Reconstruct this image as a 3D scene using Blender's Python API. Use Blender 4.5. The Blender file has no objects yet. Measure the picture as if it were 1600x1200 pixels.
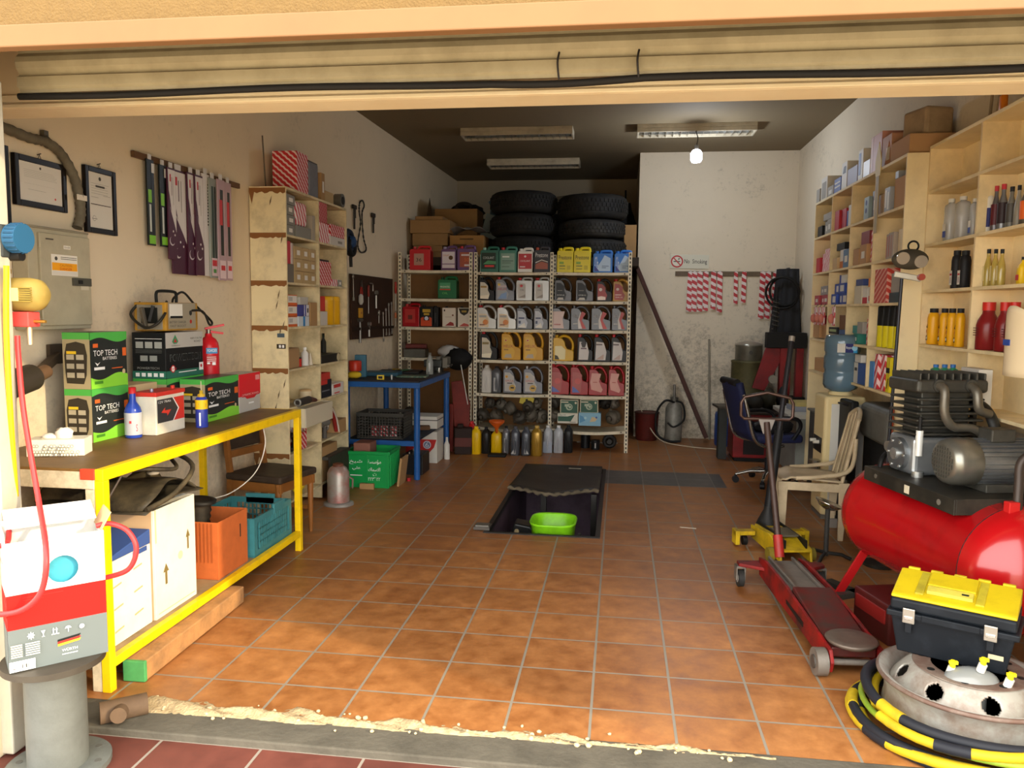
import bpy, math, random
from mathutils import Vector as V, Matrix as MX, Euler
rnd = random.Random(7)
SC = bpy.context.scene
COL = SC.collection
PI = math.pi
# ------------------------------------------------------------------ camera geometry (measured from the floor tiles)
FP, PIT, YAW, ROL, EYE = 1230.8, -0.09324, 0.13555, -0.01066, 1.6218
RC = (MX.Rotation(YAW, 3, 'Z') @ MX.Rotation(PIT, 3, 'X') @ MX.Rotation(ROL, 3, 'Y'))
CAM = V((0, 0, EYE))
def P(px, py, x=None, y=None, z=None):
    d = RC @ V(((px - 800) / FP, 1, (600 - py) / FP))
    if x is not None: t = x / d.x
    elif y is not None: t = y / d.y
    else: t = (z - EYE) / d.z
    return CAM + d * t
# ------------------------------------------------------------------ materials
def lin(h):
    if isinstance(h, str):
        h = h.lstrip('#'); c = [int(h[i:i+2], 16) / 255 for i in (0, 2, 4)]
    else: c = h
    return tuple((v / 12.92 if v <= .04045 else ((v + .055) / 1.055) ** 2.4) for v in c) + (1,)
MATS = {}
def M(col, rough=.5, metal=0, dirt=0, dcol='#2a2118', scale=6, bump=0, bscale=60, trans=0, emit=0, alpha=1, coat=0, thr=.5):
    k = (col, rough, metal, dirt, dcol, scale, bump, bscale, trans, emit, alpha, coat, thr)
    if k in MATS: return MATS[k]
    m = bpy.data.materials.new('mat_%03d' % len(MATS)); m.use_nodes = True
    nt = m.node_tree; b = nt.nodes['Principled BSDF']
    b.inputs['Base Color'].default_value = lin(col)
    b.inputs['Roughness'].default_value = rough; b.inputs['Metallic'].default_value = metal
    b.inputs['Transmission Weight'].default_value = trans
    b.inputs['Alpha'].default_value = alpha
    if metal < .15 and trans == 0 and not coat: b.inputs['Specular IOR Level'].default_value = .2 if max(lin(col)[:3]) < .06 else .32
    b.inputs['Coat Weight'].default_value = coat
    if emit:
        b.inputs['Emission Color'].default_value = lin(col); b.inputs['Emission Strength'].default_value = emit
    if dirt or bump:
        tc = nt.nodes.new('ShaderNodeTexCoord')
    if dirt:
        n = nt.nodes.new('ShaderNodeTexNoise'); n.inputs['Scale'].default_value = scale
        n.inputs['Detail'].default_value = 6; n.inputs['Roughness'].default_value = .65
        nt.links.new(tc.outputs['Object'], n.inputs['Vector'])
        r = nt.nodes.new('ShaderNodeValToRGB')
        r.color_ramp.elements[0].position = thr - .08; r.color_ramp.elements[0].color = (0, 0, 0, 1)
        r.color_ramp.elements[1].position = thr + .22; r.color_ramp.elements[1].color = (dirt, dirt, dirt, 1)
        nt.links.new(n.outputs['Fac'], r.inputs['Fac'])
        mx = nt.nodes.new('ShaderNodeMix'); mx.data_type = 'RGBA'
        mx.inputs['A'].default_value = lin(col); mx.inputs['B'].default_value = lin(dcol)
        nt.links.new(r.outputs['Color'], mx.inputs['Factor'])
        nt.links.new(mx.outputs['Result'], b.inputs['Base Color'])
    if bump:
        n2 = nt.nodes.new('ShaderNodeTexNoise'); n2.inputs['Scale'].default_value = bscale; n2.inputs['Detail'].default_value = 4
        nt.links.new(tc.outputs['Object'], n2.inputs['Vector'])
        bp = nt.nodes.new('ShaderNodeBump'); bp.inputs['Strength'].default_value = bump; bp.inputs['Distance'].default_value = .01
        nt.links.new(n2.outputs['Fac'], bp.inputs['Height']); nt.links.new(bp.outputs['Normal'], b.inputs['Normal'])
    MATS[k] = m; return m
def stripes(c1, c2, period=.03, ang=35, duty=.55, wob=.35, rough=.45, axis='xz'):
    """printed diagonal stripes, packaging"""
    k = ('st', c1, c2, period, ang, duty, wob, rough, axis)
    if k in MATS: return MATS[k]
    m = bpy.data.materials.new('mat_%03d' % len(MATS)); m.use_nodes = True
    nt = m.node_tree; b = nt.nodes['Principled BSDF']; b.inputs['Roughness'].default_value = rough
    N, L = nt.nodes.new, nt.links.new
    tc = N('ShaderNodeTexCoord'); sp = N('ShaderNodeSeparateXYZ'); L(tc.outputs['Object'], sp.inputs[0])
    def mth(op, a, bb=None):
        n = N('ShaderNodeMath'); n.operation = op
        for i, v in enumerate((a, bb)):
            if v is None: continue
            if isinstance(v, (int, float)): n.inputs[i].default_value = v
            else: L(v, n.inputs[i])
        return n.outputs[0]
    h = mth('ADD', sp.outputs['X'], sp.outputs['Y'])
    a = math.radians(ang)
    u = mth('ADD', mth('MULTIPLY', h, math.sin(a)), mth('MULTIPLY', sp.outputs['Z'], math.cos(a)))
    w = mth('ADD', mth('MULTIPLY', h, math.cos(a)), mth('MULTIPLY', sp.outputs['Z'], -math.sin(a)))
    q = mth('MULTIPLY', mth('SINE', mth('MULTIPLY', w, 2 * PI / period * .9)), wob * period * .10)
    fr = mth('FRACT', mth('DIVIDE', mth('ADD', u, q), period))
    s = mth('LESS_THAN', fr, duty)
    mx = N('ShaderNodeMix'); mx.data_type = 'RGBA'
    mx.inputs['A'].default_value = lin(c2); mx.inputs['B'].default_value = lin(c1)
    L(s, mx.inputs['Factor']); L(mx.outputs['Result'], b.inputs['Base Color'])
    MATS[k] = m; return m
# ------------------------------------------------------------------ mesh builder
class MB:
    def __init__(s): s.v = []; s.f = []; s.m = []; s.s = []; s.mats = []; s.T = MX.Identity(4)
    def mi(s, m):
        if m not in s.mats: s.mats.append(m)
        return s.mats.index(m)
    def add(s, vs, fs, m, smooth=False):
        o = len(s.v); i = s.mi(m)
        s.v += [tuple(s.T @ V(p)) for p in vs]
        for f in fs: s.f.append([o + a for a in f]); s.m.append(i); s.s.append(smooth)
        return s
    def box(s, c, d, m, R=None):
        x, y, z = (a / 2 for a in d); vs = [V((i * x, j * y, k * z)) for i in (-1, 1) for j in (-1, 1) for k in (-1, 1)]
        if R is not None: vs = [R @ a for a in vs]
        vs = [a + V(c) for a in vs]
        return s.add(vs, [(0, 1, 3, 2), (4, 6, 7, 5), (0, 4, 5, 1), (2, 3, 7, 6), (0, 2, 6, 4), (1, 5, 7, 3)], m)
    def bx(s, x0, x1, y0, y1, z0, z1, m): return s.box(((x0+x1)/2, (y0+y1)/2, (z0+z1)/2), (x1-x0, y1-y0, z1-z0), m)
    def beam(s, a, b, w, h, m, up=(0, 0, 1)):
        a, b = V(a), V(b); d = (b - a); L = d.length; d.normalize(); u = V(up)
        if abs(d.dot(u)) > .98: u = V((0, 1, 0))
        r = d.cross(u).normalized(); u = r.cross(d)
        return s.box((a + b) / 2, (w, L, h), m, MX((r, d, u)).transposed())
    def cyl(s, a, b, r, m, r2=None, n=20, caps=True, smooth=True):
        a, b = V(a), V(b); r2 = r if r2 is None else r2
        d = (b - a).normalized(); u = V((0, 0, 1)) if abs(d.z) < .9 else V((1, 0, 0))
        p = d.cross(u).normalized(); q = d.cross(p)
        vs = []
        for c, rr in ((a, r), (b, r2)):
            for i in range(n):
                t = 2 * PI * i / n; vs.append(c + (p * math.cos(t) + q * math.sin(t)) * rr)
        s.add(vs, [(i, (i+1) % n, n+(i+1) % n, n+i) for i in range(n)], m, smooth)
        if caps:
            s.add(vs[:n], [list(range(n))[::-1]], m); s.add(vs[n:], [list(range(n))], m)
        return s
    def lathe(s, prof, m, c=(0, 0, 0), n=28, R=None, smooth=True, sx=1, sy=1, sq=0):
        """prof [(r,z)] about z; sq>0 squares the section"""
        vs = []
        for r, z in prof:
            for i in range(n):
                t = 2 * PI * i / n; cx, cy = math.cos(t), math.sin(t)
                if sq:
                    e = 1 - sq * .75
                    cx = math.copysign(abs(cx) ** e, cx); cy = math.copysign(abs(cy) ** e, cy)
                p = V((r * cx * sx, r * cy * sy, z))
                if R is not None: p = R @ p
                vs.append(p + V(c))
        fs = [(k*n+i, k*n+(i+1) % n, (k+1)*n+(i+1) % n, (k+1)*n+i) for k in range(len(prof)-1) for i in range(n)]
        s.add(vs, fs, m, smooth)
        if prof[0][0] > 1e-4: s.add(vs[:n], [list(range(n))[::-1]], m)
        if prof[-1][0] > 1e-4: s.add(vs[-n:], [list(range(n))], m)
        return s
    def prism(s, poly, d0, d1, m, pl='xz'):
        f = {'xz': lambda a, b, d: (a, d, b), 'yz': lambda a, b, d: (d, a, b), 'xy': lambda a, b, d: (a, b, d)}[pl]
        n = len(poly); vs = [f(a, b, d0) for a, b in poly] + [f(a, b, d1) for a, b in poly]
        ar = sum(poly[i][0]*poly[(i+1) % n][1]-poly[(i+1) % n][0]*poly[i][1] for i in range(n))
        fl = (ar > 0) ^ (pl == 'xz') ^ (d1 < d0)
        a = list(range(n)); b = list(range(n, 2*n))
        fs = [a[::-1], b] + [(i, (i+1) % n, n+(i+1) % n, n+i) for i in range(n)]
        if not fl: fs = [list(x)[::-1] for x in fs]
        return s.add(vs, fs, m)
    def tube(s, pts, r, m, n=8, closed=False, smooth=True):
        pts = [V(p) for p in pts]; N = len(pts); vs = []; prev = None
        for i, p in enumerate(pts):
            a = pts[(i-1) % N] if closed or i else p; b = pts[(i+1) % N] if closed or i < N-1 else p
            d = (b - a).normalized()
            if prev is None:
                u = V((0, 0, 1)) if abs(d.z) < .9 else V((1, 0, 0)); q = d.cross(u).normalized()
            else:
                q = (prev - d * prev.dot(d)).normalized()
            prev = q; w = d.cross(q); rr = r(i/(N-1)) if callable(r) else r
            for k in range(n):
                t = 2*PI*k/n; vs.append(p + (q*math.cos(t)+w*math.sin(t))*rr)
        fs = [(i*n+k, i*n+(k+1) % n, ((i+1) % N)*n+(k+1) % n, ((i+1) % N)*n+k) for i in range(N if closed else N-1) for k in range(n)]
        s.add(vs, fs, m, smooth)
        if not closed:
            s.add(vs[:n], [list(range(n))[::-1]], m); s.add(vs[-n:], [list(range(n))], m)
        return s
    def torus(s, c, R, r, m, n=36, k=10, ax=None, sq=1):
        pts = []
        vs = []
        for i in range(n):
            t = 2*PI*i/n
            for j in range(k):
                a = 2*PI*j/k; p = V(((R+r*math.cos(a))*math.cos(t), (R+r*math.cos(a))*math.sin(t), r*math.sin(a)*sq))
                if ax is not None: p = ax @ p
                vs.append(p+V(c))
        return s.add(vs, [(i*k+j, ((i+1) % n)*k+j, ((i+1) % n)*k+(j+1) % k, i*k+(j+1) % k) for i in range(n) for j in range(k)], m, True)
    def sphere(s, c, r, m, sc=(1, 1, 1), n=16, k=10, noise=0, seed=0):
        rr = random.Random(seed); prof = []
        vs = [V((0, 0, -1))]; 
        for j in range(1, k):
            for i in range(n):
                t = 2*PI*i/n; a = PI*j/k; vs.append(V((math.sin(a)*math.cos(t), math.sin(a)*math.sin(t), -math.cos(a))))
        vs.append(V((0, 0, 1)))
        if noise: vs = [v*(1+rr.uniform(-noise, noise)) for v in vs]
        vs = [V((v.x*sc[0]*r, v.y*sc[1]*r, v.z*sc[2]*r))+V(c) for v in vs]
        fs = [(0, 1+(i+1) % n, 1+i) for i in range(n)]
        fs += [(1+(j-1)*n+i, 1+(j-1)*n+(i+1) % n, 1+j*n+(i+1) % n, 1+j*n+i) for j in range(1, k-1) for i in range(n)]
        L = len(vs)-1; fs += [(L, 1+(k-2)*n+i, 1+(k-2)*n+(i+1) % n) for i in range(n)]
        return s.add(vs, fs, m, True)
    def grid(s, fn, nu, nv, m, smooth=True):
        vs = [fn(i/nu, j/nv) for i in range(nu+1) for j in range(nv+1)]
        return s.add(vs, [(i*(nv+1)+j, (i+1)*(nv+1)+j, (i+1)*(nv+1)+j+1, i*(nv+1)+j+1) for i in range(nu) for j in range(nv)], m, smooth)
    def mesh(s, name):
        me = bpy.data.meshes.new(name); me.from_pydata(s.v, [], s.f)
        for m in s.mats: me.materials.append(m)
        me.polygons.foreach_set('material_index', s.m); me.polygons.foreach_set('use_smooth', s.s)
        me.update(); return me
def link(name, me, parent=None, loc=(0, 0, 0), rot=(0, 0, 0)):
    o = bpy.data.objects.new(name, me); COL.objects.link(o); o.location = loc; o.rotation_euler = rot
    if parent is not None: o.parent = parent
    return o
def bev(o, w, seg=2, ang=.6):
    b = o.modifiers.new('bevel', 'BEVEL'); b.width = w; b.segments = seg; b.limit_method = 'ANGLE'; b.angle_limit = ang
    return o
def tag(o, label, cat, group=None, kind=None):
    o['label'] = label; o['category'] = cat
    if group: o['group'] = group
    if kind: o['kind'] = kind
    return o
def thing(name, label, cat, loc=(0, 0, 0), rz=0, group=None, rot=None):
    o = bpy.data.objects.new(name, None); COL.objects.link(o); o.location = loc
    o.rotation_euler = rot if rot else (0, 0, rz); o.empty_display_size = .05
    return tag(o, label, cat, group)
def part(name, mb, parent, b=0, seg=2, label=None, solid=0, sub=0):
    o = link(name, mb.mesh(name), parent)
    if label: o['label'] = label
    if solid:
        k = o.modifiers.new('solid', 'SOLIDIFY'); k.thickness = solid; k.offset = 0
    if b: bev(o, b, seg)
    if sub:
        k = o.modifiers.new('sub', 'SUBSURF'); k.levels = sub; k.render_levels = sub
    return o
def solo(name, mb, label, cat, loc=(0, 0, 0), rz=0, group=None, b=0, seg=2, rot=None, kind=None, solid=0):
    o = part(name, mb, None, b, seg, None, solid); o.location = loc; o.rotation_euler = rot if rot else (0, 0, rz)
    return tag(o, label, cat, group, kind)
def struct(name, mb, b=0):
    o = part(name, mb, None, b); o['kind'] = 'structure'; return o
def cr(pts, n=8, closed=False):
    pts = [V(p) for p in pts]; N = len(pts); out = []
    for i in range(N if closed else N-1):
        g = (lambda k: pts[k % N]) if closed else (lambda k: pts[min(max(k, 0), N-1)])
        a, b, c, d = g(i-1), g(i), g(i+1), g(i+2)
        for j in range(n):
            t = j/n; out.append(.5*((2*b)+(c-a)*t+(2*a-5*b+4*c-d)*t*t+(3*b-a-3*c+d)*t**3))
    if not closed: out.append(pts[-1])
    return out
TXT = {}
def text_mesh(s):
    if s in TXT: return TXT[s]
    cu = bpy.data.curves.new('t', 'FONT'); cu.body = s; cu.size = 1; cu.resolution_u = 2
    o = bpy.data.objects.new('t', cu); me = o.to_mesh()
    vs = [tuple(v.co) for v in me.vertices]; fs = [list(p.vertices) for p in me.polygons]
    o.to_mesh_clear(); bpy.data.objects.remove(o); bpy.data.curves.remove(cu)
    if not vs: vs = [(0, 0, 0)]
    x0 = min(v[0] for v in vs); x1 = max(v[0] for v in vs); y0 = min(v[1] for v in vs); y1 = max(v[1] for v in vs)
    TXT[s] = (vs, fs, x0, x1, y0, y1); return TXT[s]
def label(parent, org, right, up, w, h, els, name='label', lab=None):
    """flat printing on a face. els in face units 0..1: ('r',u0,v0,u1,v1,mat) ('p',[(u,v)..],mat) ('t',str,u0,v0,u1,v1,mat) ('c',u,v,r,mat) r in units of h"""
    org, right, up = V(org), V(right).normalized(), V(up).normalized(); nrm = right.cross(up)
    mb = MB(); k = 0
    for e in els:
        k += 1; off = nrm * (.0007 + .0003 * k)
        pt = lambda u, v: org + right * (u*w) + up * (v*h) + off
        if e[0] == 'r':
            _, u0, v0, u1, v1, m = e; mb.add([pt(u0, v0), pt(u1, v0), pt(u1, v1), pt(u0, v1)], [(0, 1, 2, 3)], m)
        elif e[0] == 'p':
            _, ps, m = e
            ar = sum(ps[i][0]*ps[(i+1) % len(ps)][1]-ps[(i+1) % len(ps)][0]*ps[i][1] for i in range(len(ps)))
            if ar < 0: ps = ps[::-1]
            mb.add([pt(*q) for q in ps], [list(range(len(ps)))], m)
        elif e[0] == 'c':
            _, u, v, r, m = e; n = 20
            mb.add([pt(u+r*h/w*math.cos(2*PI*i/n), v+r*math.sin(2*PI*i/n)) for i in range(n)], [list(range(n))], m)
        elif e[0] == 't':
            _, s, u0, v0, u1, v1, m = e
            vs, fs, x0, x1, y0, y1 = text_mesh(s)
            if not fs: continue
            mb.add([pt(u0+(u1-u0)*(a-x0)/(x1-x0), v0+(v1-v0)*(b-y0)/(y1-y0)) for a, b, _z in vs], fs, m)
    return part(name, mb, parent, label=lab)
def faceof(d, f):
    """frame of a box face, box centred in x,y with base at z=0: org, right, up, w, h"""
    x, y, z = d
    return {'+x': ((x/2, -y/2, 0), (0, 1, 0), (0, 0, 1), y, z), '-x': ((-x/2, y/2, 0), (0, -1, 0), (0, 0, 1), y, z),
            '-y': ((-x/2, -y/2, 0), (1, 0, 0), (0, 0, 1), x, z), 'top': ((-x/2, -y/2, z), (1, 0, 0), (0, 1, 0), x, y)}[f]
WHITE, BLACK = M('#e9e6df', .5), M('#141414', .5)
def boxthing(name, lab, cat, x0, x1, y0, y1, z0, z1, mat, faces={}, b=.003, rz=0, group=None, extra=None):
    d = (x1-x0, y1-y0, z1-z0); mb = MB().box((0, 0, d[2]/2), d, mat)
    loc = ((x0+x1)/2, (y0+y1)/2, z0)
    if not faces:
        return solo(name, mb, lab, cat, loc, rz, group, b)
    o = thing(name, lab, cat, loc, rz, group); bo = part('carton_body' if 'box' in name or 'carton' in name else 'body', mb, o, b)
    for f, els in faces.items():
        label(o, *faceof(d, f), els, name='printed_panel')
    return o
def cornerL(xl, xc, xr, pyb, zb, pyt, **k):
    """box left of the room: corner edge at pixel column xc; -y face to its left, +x face to its right"""
    c = P(xc, pyb, z=zb) if 'at' not in k else V(k['at'])
    x0 = P(xl, pyb, y=c.y).x; y1 = P(xr, pyb, x=c.x).y; z1 = P(xc, pyt, y=c.y).z
    return x0, c.x, c.y, y1, zb, z1
def cornerR(xl, xc, xr, pyb, zb, pyt):
    c = P(xc, pyb, z=zb)
    x1 = P(xr, pyb, y=c.y).x; y1 = P(xl, pyb, x=c.x).y; z1 = P(xc, pyt, y=c.y).z
    return c.x, x1, c.y, y1, zb, z1
SKY, SUN, EXPO, BULBW, BULBE = 6.5, 3.6, 0.0, 45, 12
# ================================================================== the room
CEIL = 3.62
def lwall(y): return -2.86 + (y - 2.8) * .03           # the left wall, slightly out of square
RW = 2.14
AY = 10.3                                              # end wall with the sign
BY = 12.3
def plaster_mat(base, seed=0, stain='#3c3428', amount=.55, streak=True, warm=0):
    m = bpy.data.materials.new('plaster_%d' % seed); m.use_nodes = True; nt = m.node_tree; N, L = nt.nodes.new, nt.links.new
    b = nt.nodes['Principled BSDF']; b.inputs['Roughness'].default_value = .85
    tc = N('ShaderNodeTexCoord'); mp = N('ShaderNodeMapping'); mp.inputs['Location'].default_value = (seed*3.1, seed*1.7, 0)
    L(tc.outputs['Object'], mp.inputs[0])
    n = N('ShaderNodeTexNoise'); n.inputs['Scale'].default_value = 1.6; n.inputs['Detail'].default_value = 8; n.inputs['Roughness'].default_value = .7
    L(mp.outputs[0], n.inputs['Vector'])
    n2 = N('ShaderNodeTexNoise'); n2.inputs['Scale'].default_value = 22; n2.inputs['Detail'].default_value = 5; n2.inputs['Roughness'].default_value = .75
    L(mp.outputs[0], n2.inputs['Vector'])
    sp = N('ShaderNodeSeparateXYZ'); L(tc.outputs['Object'], sp.inputs[0])
    # dirt gathers near the floor (splashes), a property of the wall
    mr = N('ShaderNodeMapRange'); mr.inputs['From Min'].default_value = 0; mr.inputs['From Max'].default_value = 1.9
    mr.inputs['To Min'].default_value = .17; mr.inputs['To Max'].default_value = 0
    L(sp.outputs['Z'], mr.inputs['Value'])
    ad = N('ShaderNodeMath'); ad.operation = 'MULTIPLY_ADD'; ad.inputs[1].default_value = .5
    L(n.outputs['Fac'], ad.inputs[0]); 
    a3 = N('ShaderNodeMath'); a3.operation = 'MULTIPLY_ADD'; a3.inputs[1].default_value = .5
    L(n2.outputs['Fac'], a3.inputs[0]); L(mr.outputs[0], a3.inputs[2])
    L(a3.outputs[0], ad.inputs[2])
    r = N('ShaderNodeValToRGB'); e = r.color_ramp.elements
    e[0].position = .56; e[0].color = (0, 0, 0, 1); e[1].position = .80; e[1].color = (amount,)*3 + (1,)
    L(ad.outputs[0], r.inputs[0])
    tint = N('ShaderNodeMix'); tint.data_type = 'RGBA'; tint.inputs['A'].default_value = lin(base)
    c2 = tuple(v*.88 for v in lin(base)[:3]) + (1,); tint.inputs['B'].default_value = c2
    L(n.outputs['Fac'], tint.inputs['Factor'])
    mx = N('ShaderNodeMix'); mx.data_type = 'RGBA'; L(tint.outputs['Result'], mx.inputs['A']); mx.inputs['B'].default_value = lin(stain)
    L(r.outputs[0], mx.inputs['Factor']); L(mx.outputs['Result'], b.inputs['Base Color'])
    bp = N('ShaderNodeBump'); bp.inputs['Strength'].default_value = .12; bp.inputs['Distance'].default_value = .01
    L(n2.outputs['Fac'], bp.inputs['Height']); L(bp.outputs[0], b.inputs['Normal'])
    return m
def tile_mat(c1, c2, grout, size, ox, oy, seed=0, rough=.28, mort=.006):
    m = bpy.data.materials.new('tiles_%d' % seed); m.use_nodes = True; nt = m.node_tree; N, L = nt.nodes.new, nt.links.new
    b = nt.nodes['Principled BSDF']
    tc = N('ShaderNodeTexCoord'); mp = N('ShaderNodeMapping'); mp.inputs['Location'].default_value = (ox, oy, 0)
    L(tc.outputs['Object'], mp.inputs[0])
    br = N('ShaderNodeTexBrick'); br.offset = 0; br.squash = 1
    br.inputs['Scale'].default_value = 1; br.inputs['Brick Width'].default_value = size; br.inputs['Row Height'].default_value = size
    br.inputs['Mortar Size'].default_value = mort; br.inputs['Mortar Smooth'].default_value = .15
    br.inputs['Color1'].default_value = (0, 0, 0, 1); br.inputs['Color2'].default_value = (1, 1, 1, 1); br.inputs['Mortar'].default_value = (.5,)*3 + (1,)
    L(mp.outputs[0], br.inputs['Vector'])
    n = N('ShaderNodeTexNoise'); n.inputs['Scale'].default_value = 9; n.inputs['Detail'].default_value = 7; n.inputs['Roughness'].default_value = .68
    L(mp.outputs[0], n.inputs['Vector'])
    n3 = N('ShaderNodeTexNoise'); n3.inputs['Scale'].default_value = .9; n3.inputs['Detail'].default_value = 4
    L(mp.outputs[0], n3.inputs['Vector'])
    f = N('ShaderNodeMath'); f.operation = 'MULTIPLY_ADD'; f.inputs[1].default_value = .09; f.inputs[2].default_value = -.045
    L(br.outputs['Color'], f.inputs[0])
    g = N('ShaderNodeMath'); g.operation = 'ADD'; L(f.outputs[0], g.inputs[0]); L(n.outputs['Fac'], g.inputs[1])
    r = N('ShaderNodeValToRGB'); e = r.color_ramp.elements
    e[0].position = .3; e[0].color = lin(c1); e[1].position = .72; e[1].color = lin(c2); L(g.outputs[0], r.inputs[0])
    d = N('ShaderNodeMix'); d.data_type = 'RGBA'; d.blend_type = 'MULTIPLY'; L(r.outputs[0], d.inputs['A'])
    rr = N('ShaderNodeValToRGB'); rr.color_ramp.elements[0].position = .35; rr.color_ramp.elements[0].color = (.72, .7, .68, 1)
    rr.color_ramp.elements[1].position = .62; rr.color_ramp.elements[1].color = (1, 1, 1, 1)
    L(n3.outputs['Fac'], rr.inputs[0]); L(rr.outputs[0], d.inputs['B']); d.inputs['Factor'].default_value = 1
    mx = N('ShaderNodeMix'); mx.data_type = 'RGBA'; L(d.outputs['Result'], mx.inputs['A']); mx.inputs['B'].default_value = lin(grout)
    L(br.outputs['Fac'], mx.inputs['Factor']); L(mx.outputs['Result'], b.inputs['Base Color'])
    ro = N('ShaderNodeMapRange'); ro.inputs['To Min'].default_value = rough-.08; ro.inputs['To Max'].default_value = rough+.25
    L(n.outputs['Fac'], ro.inputs['Value']); L(ro.outputs[0], b.inputs['Roughness'])
    bp = N('ShaderNodeBump'); bp.inputs['Strength'].default_value = .5; bp.inputs['Distance'].default_value = .003; bp.invert = True
    L(br.outputs['Fac'], bp.inputs['Height']); L(bp.outputs[0], b.inputs['Normal'])
    return m
TS = .33; TOX, TOY = .742 - 3*TS, -3.1106 + 9*TS
m_tile = tile_mat('#8a5328', '#bb7f48', '#8a8172', TS, .742, -3.1106, 1, rough=.34)
m_grey = tile_mat('#4c4a4b', '#605e60', '#6c6a66', TS, .742, -3.1106, 2, rough=.3)
m_pave = tile_mat('#5a2c22', '#713a2c', '#8d8275', .40, .1, -.27, 3, rough=.6)
m_left = plaster_mat('#e6d4b4', 1, amount=.4)
m_end = plaster_mat('#ddd0b8', 2, amount=.85, stain='#322a20')
m_right = plaster_mat('#e2d4ba', 3, amount=.5)
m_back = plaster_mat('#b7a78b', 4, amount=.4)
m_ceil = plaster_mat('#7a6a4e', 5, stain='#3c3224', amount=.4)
m_conc = M('#5c564a', .9, dirt=.7, dcol='#3c382f', scale=5, bump=.4, bscale=40)
m_fac = M('#735a34', .9, dirt=.35, dcol='#5e4828', scale=30, bump=.5, bscale=140)
m_stone = M('#e4d2b0', .5, dirt=.25, dcol='#c9a878', scale=4); m_trim = M('#86613f', .7, dirt=.25, dcol='#765236', scale=4)
# pit opening
PX0, PX1, PY0, PY1 = -.93, -.14, 5.58, 8.03
GX1, GY0, GY1 = 1.02, 7.40, 8.03
mb = MB(); X0, X1, Y0, Y1 = -3.0, 2.3, 2.87, 12.5
def q(a, b, c, d, m, z=0): mb.add([(a, c, z), (b, c, z), (b, d, z), (a, d, z)], [(0, 1, 2, 3)], m)
q(X0, PX0, Y0, Y1, m_tile); q(PX1, X1, Y0, GY0, m_tile); q(PX0, PX1, Y0, PY0, m_tile); q(PX0, PX1, PY1, Y1, m_tile)
q(PX1, GX1, GY0, GY1, m_grey); q(GX1, X1, GY0, GY1, m_tile); q(PX1, X1, GY1, Y1, m_tile)
struct('floor', mb)
# inspection pit
m_pit = tile_mat('#6b5668', '#8a7486', '#3a3036', .2, 0, 0, 7, rough=.5)
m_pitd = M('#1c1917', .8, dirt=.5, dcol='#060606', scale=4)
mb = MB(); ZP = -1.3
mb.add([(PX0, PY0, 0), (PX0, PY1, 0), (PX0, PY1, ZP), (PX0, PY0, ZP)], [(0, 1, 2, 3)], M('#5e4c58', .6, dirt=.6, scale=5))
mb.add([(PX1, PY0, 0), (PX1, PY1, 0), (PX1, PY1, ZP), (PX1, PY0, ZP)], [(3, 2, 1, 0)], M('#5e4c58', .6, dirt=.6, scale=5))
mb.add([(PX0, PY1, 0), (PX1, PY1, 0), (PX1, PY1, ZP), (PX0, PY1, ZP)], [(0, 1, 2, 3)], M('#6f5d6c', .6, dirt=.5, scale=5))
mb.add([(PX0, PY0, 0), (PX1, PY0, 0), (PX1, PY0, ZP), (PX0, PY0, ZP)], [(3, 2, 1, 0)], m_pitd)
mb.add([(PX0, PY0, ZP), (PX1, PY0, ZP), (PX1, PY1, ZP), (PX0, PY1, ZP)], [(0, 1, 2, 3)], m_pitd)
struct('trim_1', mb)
# walls
def wallq(name, a, b, z0, z1, m, th=.15, side=1):
    a, b = V((a[0], a[1], 0)), V((b[0], b[1], 0)); d = (b-a).normalized(); n = V((d.y, -d.x, 0))*th*side
    mb = MB(); vs = [a, b, b+n, a+n]; vs = [(v.x, v.y, z0) for v in vs]+[(v.x, v.y, z1) for v in vs]
    mb.add(vs, [(0, 1, 5, 4), (1, 2, 6, 5), (2, 3, 7, 6), (3, 0, 4, 7), (4, 5, 6, 7), (3, 2, 1, 0)], m)
    return struct(name, mb)
o_ = struct('wall_left', MB().bx(-.15, 0, 0, BY-2.2, -.02, CEIL+.05, m_left)); o_.location = (lwall(2.3), 2.3, 0); o_.rotation_euler = (0, 0, -math.atan(.03))
wallq('wall_right', (RW, 2.3), (RW, AY+.1), -.02, CEIL+.05, m_right, side=1)
mb = MB().bx(.2, RW+.15, AY, AY+.15, -.02, CEIL+.05, m_end).bx(.2, .35, AY+.15, BY+.1, -.02, CEIL+.05, m_end); struct('wall_end', mb)
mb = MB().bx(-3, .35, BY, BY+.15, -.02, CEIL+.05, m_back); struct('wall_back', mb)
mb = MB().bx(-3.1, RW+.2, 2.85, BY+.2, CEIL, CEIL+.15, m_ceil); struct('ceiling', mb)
# storage loft behind the racks
MZ = 2.26
mb = MB().bx(lwall(11), .2, 9.52, BY, MZ-.1, MZ, M('#3b3128', .8, dirt=.4, scale=3)); struct('trim_2', mb)
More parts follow.
